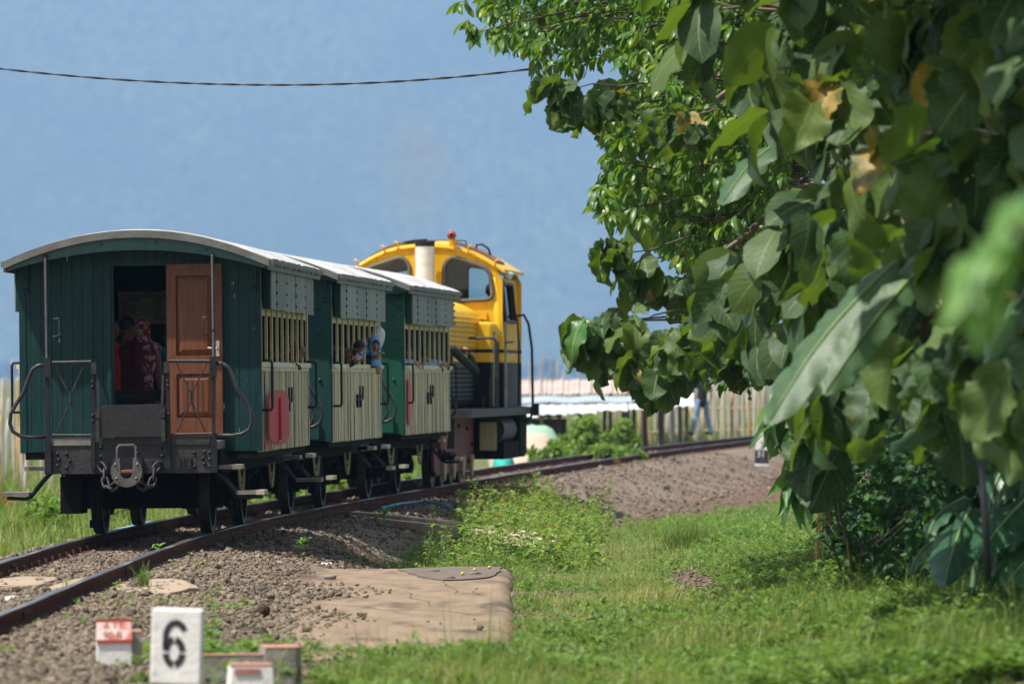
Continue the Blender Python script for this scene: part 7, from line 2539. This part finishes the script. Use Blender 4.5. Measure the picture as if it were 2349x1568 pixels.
# broad-leaved ground cover: rosettes of small folded leaves
wv, wf = [], []
Rr = random.Random(8)
for k in range(7):
    a = k * 2.4; el_ = Rr.uniform(.15, .9); ln = Rr.uniform(.7, 1.1)
    d = np.array([math.cos(a) * math.cos(el_), math.sin(a) * math.cos(el_), math.sin(el_)])
    s = np.array([-math.sin(a), math.cos(a), .12]) * .30
    b0 = d * .12 + np.array([0, 0, .25 * (k % 3)])
    tip = b0 + d * ln + np.array([0, 0, -.12]); mid = b0 + d * ln * .5
    i = len(wv)
    wv += [b0, mid + s, tip, mid - s]
    wf += [(i, i + 1, i + 2, i + 3)]
weed_b = (np.array(wv), np.array(wf), None)
x, y = scatter(95000, 1100, 1680, 250, 2700, 2.02)
d = greenness(x, y) * (1 - .7 * np.exp(-((x - 1.1) / .6) ** 2) * (y > 42)) * sstep(-.35, .35, wob(x, y, 1.1, 21) + .5 * wob(x, y, 2.7, 13) + .35 * (y < 45) + .5 * (x > 2.2))
ok = q.random(len(x)) < d
x, y = x[ok], y[ok]
sc = q.uniform(.025, .07, len(x)) * (1 + .35 * (y < 42))
mm = rotz_np(q.uniform(0, 6.28, len(x))) * sc[:, None, None]
tag(soup('groundcover', weed_b, mm, np.stack([x, y, ground(x, y) + q.uniform(0, .10, len(x)) * np.clip(1 + wob(x, y, 1.9, 6), .2, 2)], -1), q.uniform(0, 1, len(x)), M['groundcover']), kind='stuff')
# leafy clumps standing out of the grass
cx_, cy_ = scatter(900, 1130, 1640, 800, 2700, 2.02)
k_ = (greenness(cx_, cy_) > .5) & (q.random(900) < .35 + .4 * (cx_ > 2.0) + .25 * (cy_ < 42))
cx_, cy_ = cx_[k_], cy_[k_]
reps = q.integers(30, 75, len(cx_)); ii = np.repeat(np.arange(len(cx_)), reps)
hh_ = q.uniform(.06, .22, len(cx_))[ii]
ox = q.normal(0, 1, len(ii)) * (.05 + hh_ * .35); oy = q.normal(0, 1, len(ii)) * (.08 + hh_ * .6)
px_, py_ = cx_[ii] + ox, cy_[ii] + oy
pz_ = ground(px_, py_) + hh_ * q.uniform(.1, 1, len(ii)) * np.exp(-(ox ** 2 + (oy * .5) ** 2) * 30)
mm = frames(q.normal(0, 1, (len(ii), 3)) + [0, 0, .3], q.normal(0, .6, len(ii))) * q.uniform(.03, .085, len(ii))[:, None, None]
tag(soup('leafy_weeds', weed_leaf, mm, np.stack([px_, py_, pz_], -1), np.clip(q.random(len(ii)) * .6 + .4 * q.random(len(cx_))[ii], 0, 1), M['groundcover'], True), kind='stuff')
# small weeds in the ballast and left field
x, y = scatter(5000, 1060, 1600, -200, 2000, 1.95)
r = x - xr(y)
w_ = sstep(.35, .8, wob(x, y, 1.9, 31) + .5 * wob(x, y, 4.3, 17)) * ((r > .12) | (r < -1.3)) * (greenness(x, y) < .5)
w_ = w_ * ~((x > -2.1) & (x < .05) & (y < 56.5))
ok = q.random(len(x)) < w_ * .9
x, y = x[ok], y[ok]
mm = rotz_np(q.uniform(0, 6.28, len(x))) * q.uniform(.02, .07, len(x))[:, None, None]
tag(soup('ballast_weeds', weed_b, mm, np.stack([x, y, ground(x, y) + q.uniform(0, .05, len(x))], -1), q.uniform(.2, 1, len(x)), M['groundcover']), kind='stuff')

# tall weeds with small orange flowers on the rise right of the train
sv, sf, st, fv, ff, lv = [], [], [], [], [], []
M['flower'] = MAT('orange_petals', (.75, .33, .02), (.7, .4, .03), rough=.6)
Rr = random.Random(15)
stem_mb, flower_mb = MB(), MB()
ll, ld, ls = [], [], []
n_pl = 0
while n_pl < 620:
    u, v = Rr.gauss(1180, 110), Rr.gauss(1205, 50)
    if not (960 < u < 1400 and 1130 < v < 1320) or (u < 1045 and v < 1265): continue
    D = FPX * 2.1 / (v - 865); xx_ = (u - 1174.5) * D / FPX
    if xx_ - float(xr(D)) < 1.6: continue
    n_pl += 1
    b0 = Vector((xx_, D, gz(xx_, D)))
    h = Rr.uniform(.22, .62) * (1.15 if u < 1260 else .7)
    top_ = b0 + Vector((Rr.uniform(-.10, .10), Rr.uniform(-.1, .1), h))
    stem_mb.tube([b0, b0.lerp(top_, .5) + Vector((Rr.uniform(-.03, .03), 0, 0)), top_], [.004, .003, .002], 3, False)
    for k in range(Rr.randint(16, 30)):
        t = Rr.uniform(.15, 1); p = b0.lerp(top_, t)
        a = Rr.uniform(0, 6.28)
        ll.append(tuple(p + Vector((math.cos(a), math.sin(a), .2)) * .02)); ld.append((math.cos(a), math.sin(a), Rr.uniform(-.3, .6))); ls.append(Rr.uniform(.04, .10))
    for k in range(Rr.choice((0, 0, 1, 1, 2))):
        p = top_ + Vector((Rr.uniform(-.08, .08), Rr.uniform(-.08, .08), Rr.uniform(-.06, .05)))
        stem_mb.tube([b0.lerp(top_, .8), p], .0018, 3, False)
        flower_mb.ell(p, (.008, .008, .007), None, 5, 3)
mm = frames(np.array(ld), q.normal(0, .6, len(ld))) * np.array(ls)[:, None, None]
tag(soup('flowering_weeds', weed_leaf, mm, np.array(ll), q.random(len(ll)), M['weed'], True), kind='stuff')
tag(stem_mb.build('weed_stems', MAT('weed_stem', (.16, .18, .06), (.2, .16, .07), rough=.7)), kind='stuff')
tag(flower_mb.build('weed_flowers', M['flower']), kind='stuff')

# a dense dark tuft, a few taller grass clumps
def tuft(label, u, v, z0, n, h, spread, seed):
    Rn = np.random.default_rng(seed)
    D = FPX * (EYE - z0) / (v - 865); x0 = (u - 1174.5) * D / FPX
    t = tag(empty('grass_tuft', (x0, D, gz(x0, D))), label, 'grass tuft')
    a = Rn.uniform(0, 6.28, n); hh = h * Rn.uniform(.5, 1.1, n)
    mm = rotz_np(a) * np.stack([np.full(n, .007), hh * .8, hh], -1)[:, None, :]
    loc = np.stack([Rn.normal(0, spread, n), Rn.normal(0, spread * 1.6, n), np.zeros(n)], -1)
    for j, b_ in enumerate((.2, .5, .9)):
        s = np.arange(n)[j::3]
        ob = soup('grass_blades', grass_blade(b_), mm[s], loc[s], Rn.uniform(0, .45, len(s)), M['grass'], False, t); ob['kind'] = 'stuff'


tuft('dense dark green grass tuft in the middle of the grass left of the shrub', 1585, 1262, -.42, 900, .34, .16, 1)
tuft('thin spreading grass clump beside the near rail', 330, 1365, -.2, 60, .24, .03, 2)
tuft('tall seeding grass clump at the edge of the drain pit', 960, 1300, -.42, 150, .5, .12, 3)


def sprout(label, u, v, z0, n, size, seed, h=.1):
    Rr = random.Random(seed)
    D = FPX * (EYE - z0) / (v - 865); x0 = (u - 1174.5) * D / FPX
    t = tag(empty('weed_sprout', (x0, D, gz(x0, D))), label, 'weed')
    m = MB().tube([(0, 0, -.03), (.005, 0, h)], .006, 5); m.build('stem', M['weed'], t)
    for k in range(n):
        a = k * 2.4; d = Vector((math.cos(a), math.sin(a), Rr.uniform(.1, .9))).normalized()
        mm = frames(np.array([list(d)]), np.array([0.0]))[0]
        ob = leaf_object(SMALL_ME[k % 5], t.location + Vector((0, 0, h * (.5 + .5 * k / n))), mm, size * Rr.uniform(.7, 1.1), t, M['fresh_leaf'])


sprout('small bright sprout growing against the near rail', 362, 1278, -.15, 8, .12, 1, .12)
sprout('tiny pale green sprout beside the rail nearer the left edge', 152, 1352, -.15, 6, .08, 2, .06)
sprout('leafy green weed on the lit gravel by the train shadow', 690, 1290, -.25, 12, .13, 3, .2)
sprout('broad-leaved weed in the drain pit under the pale kerb', 880, 1262, -.5, 12, .16, 4, .2)
sprout('pair of light weeds on the ballast beyond the hose', 1078, 1160, -.3, 10, .2, 5, .3)
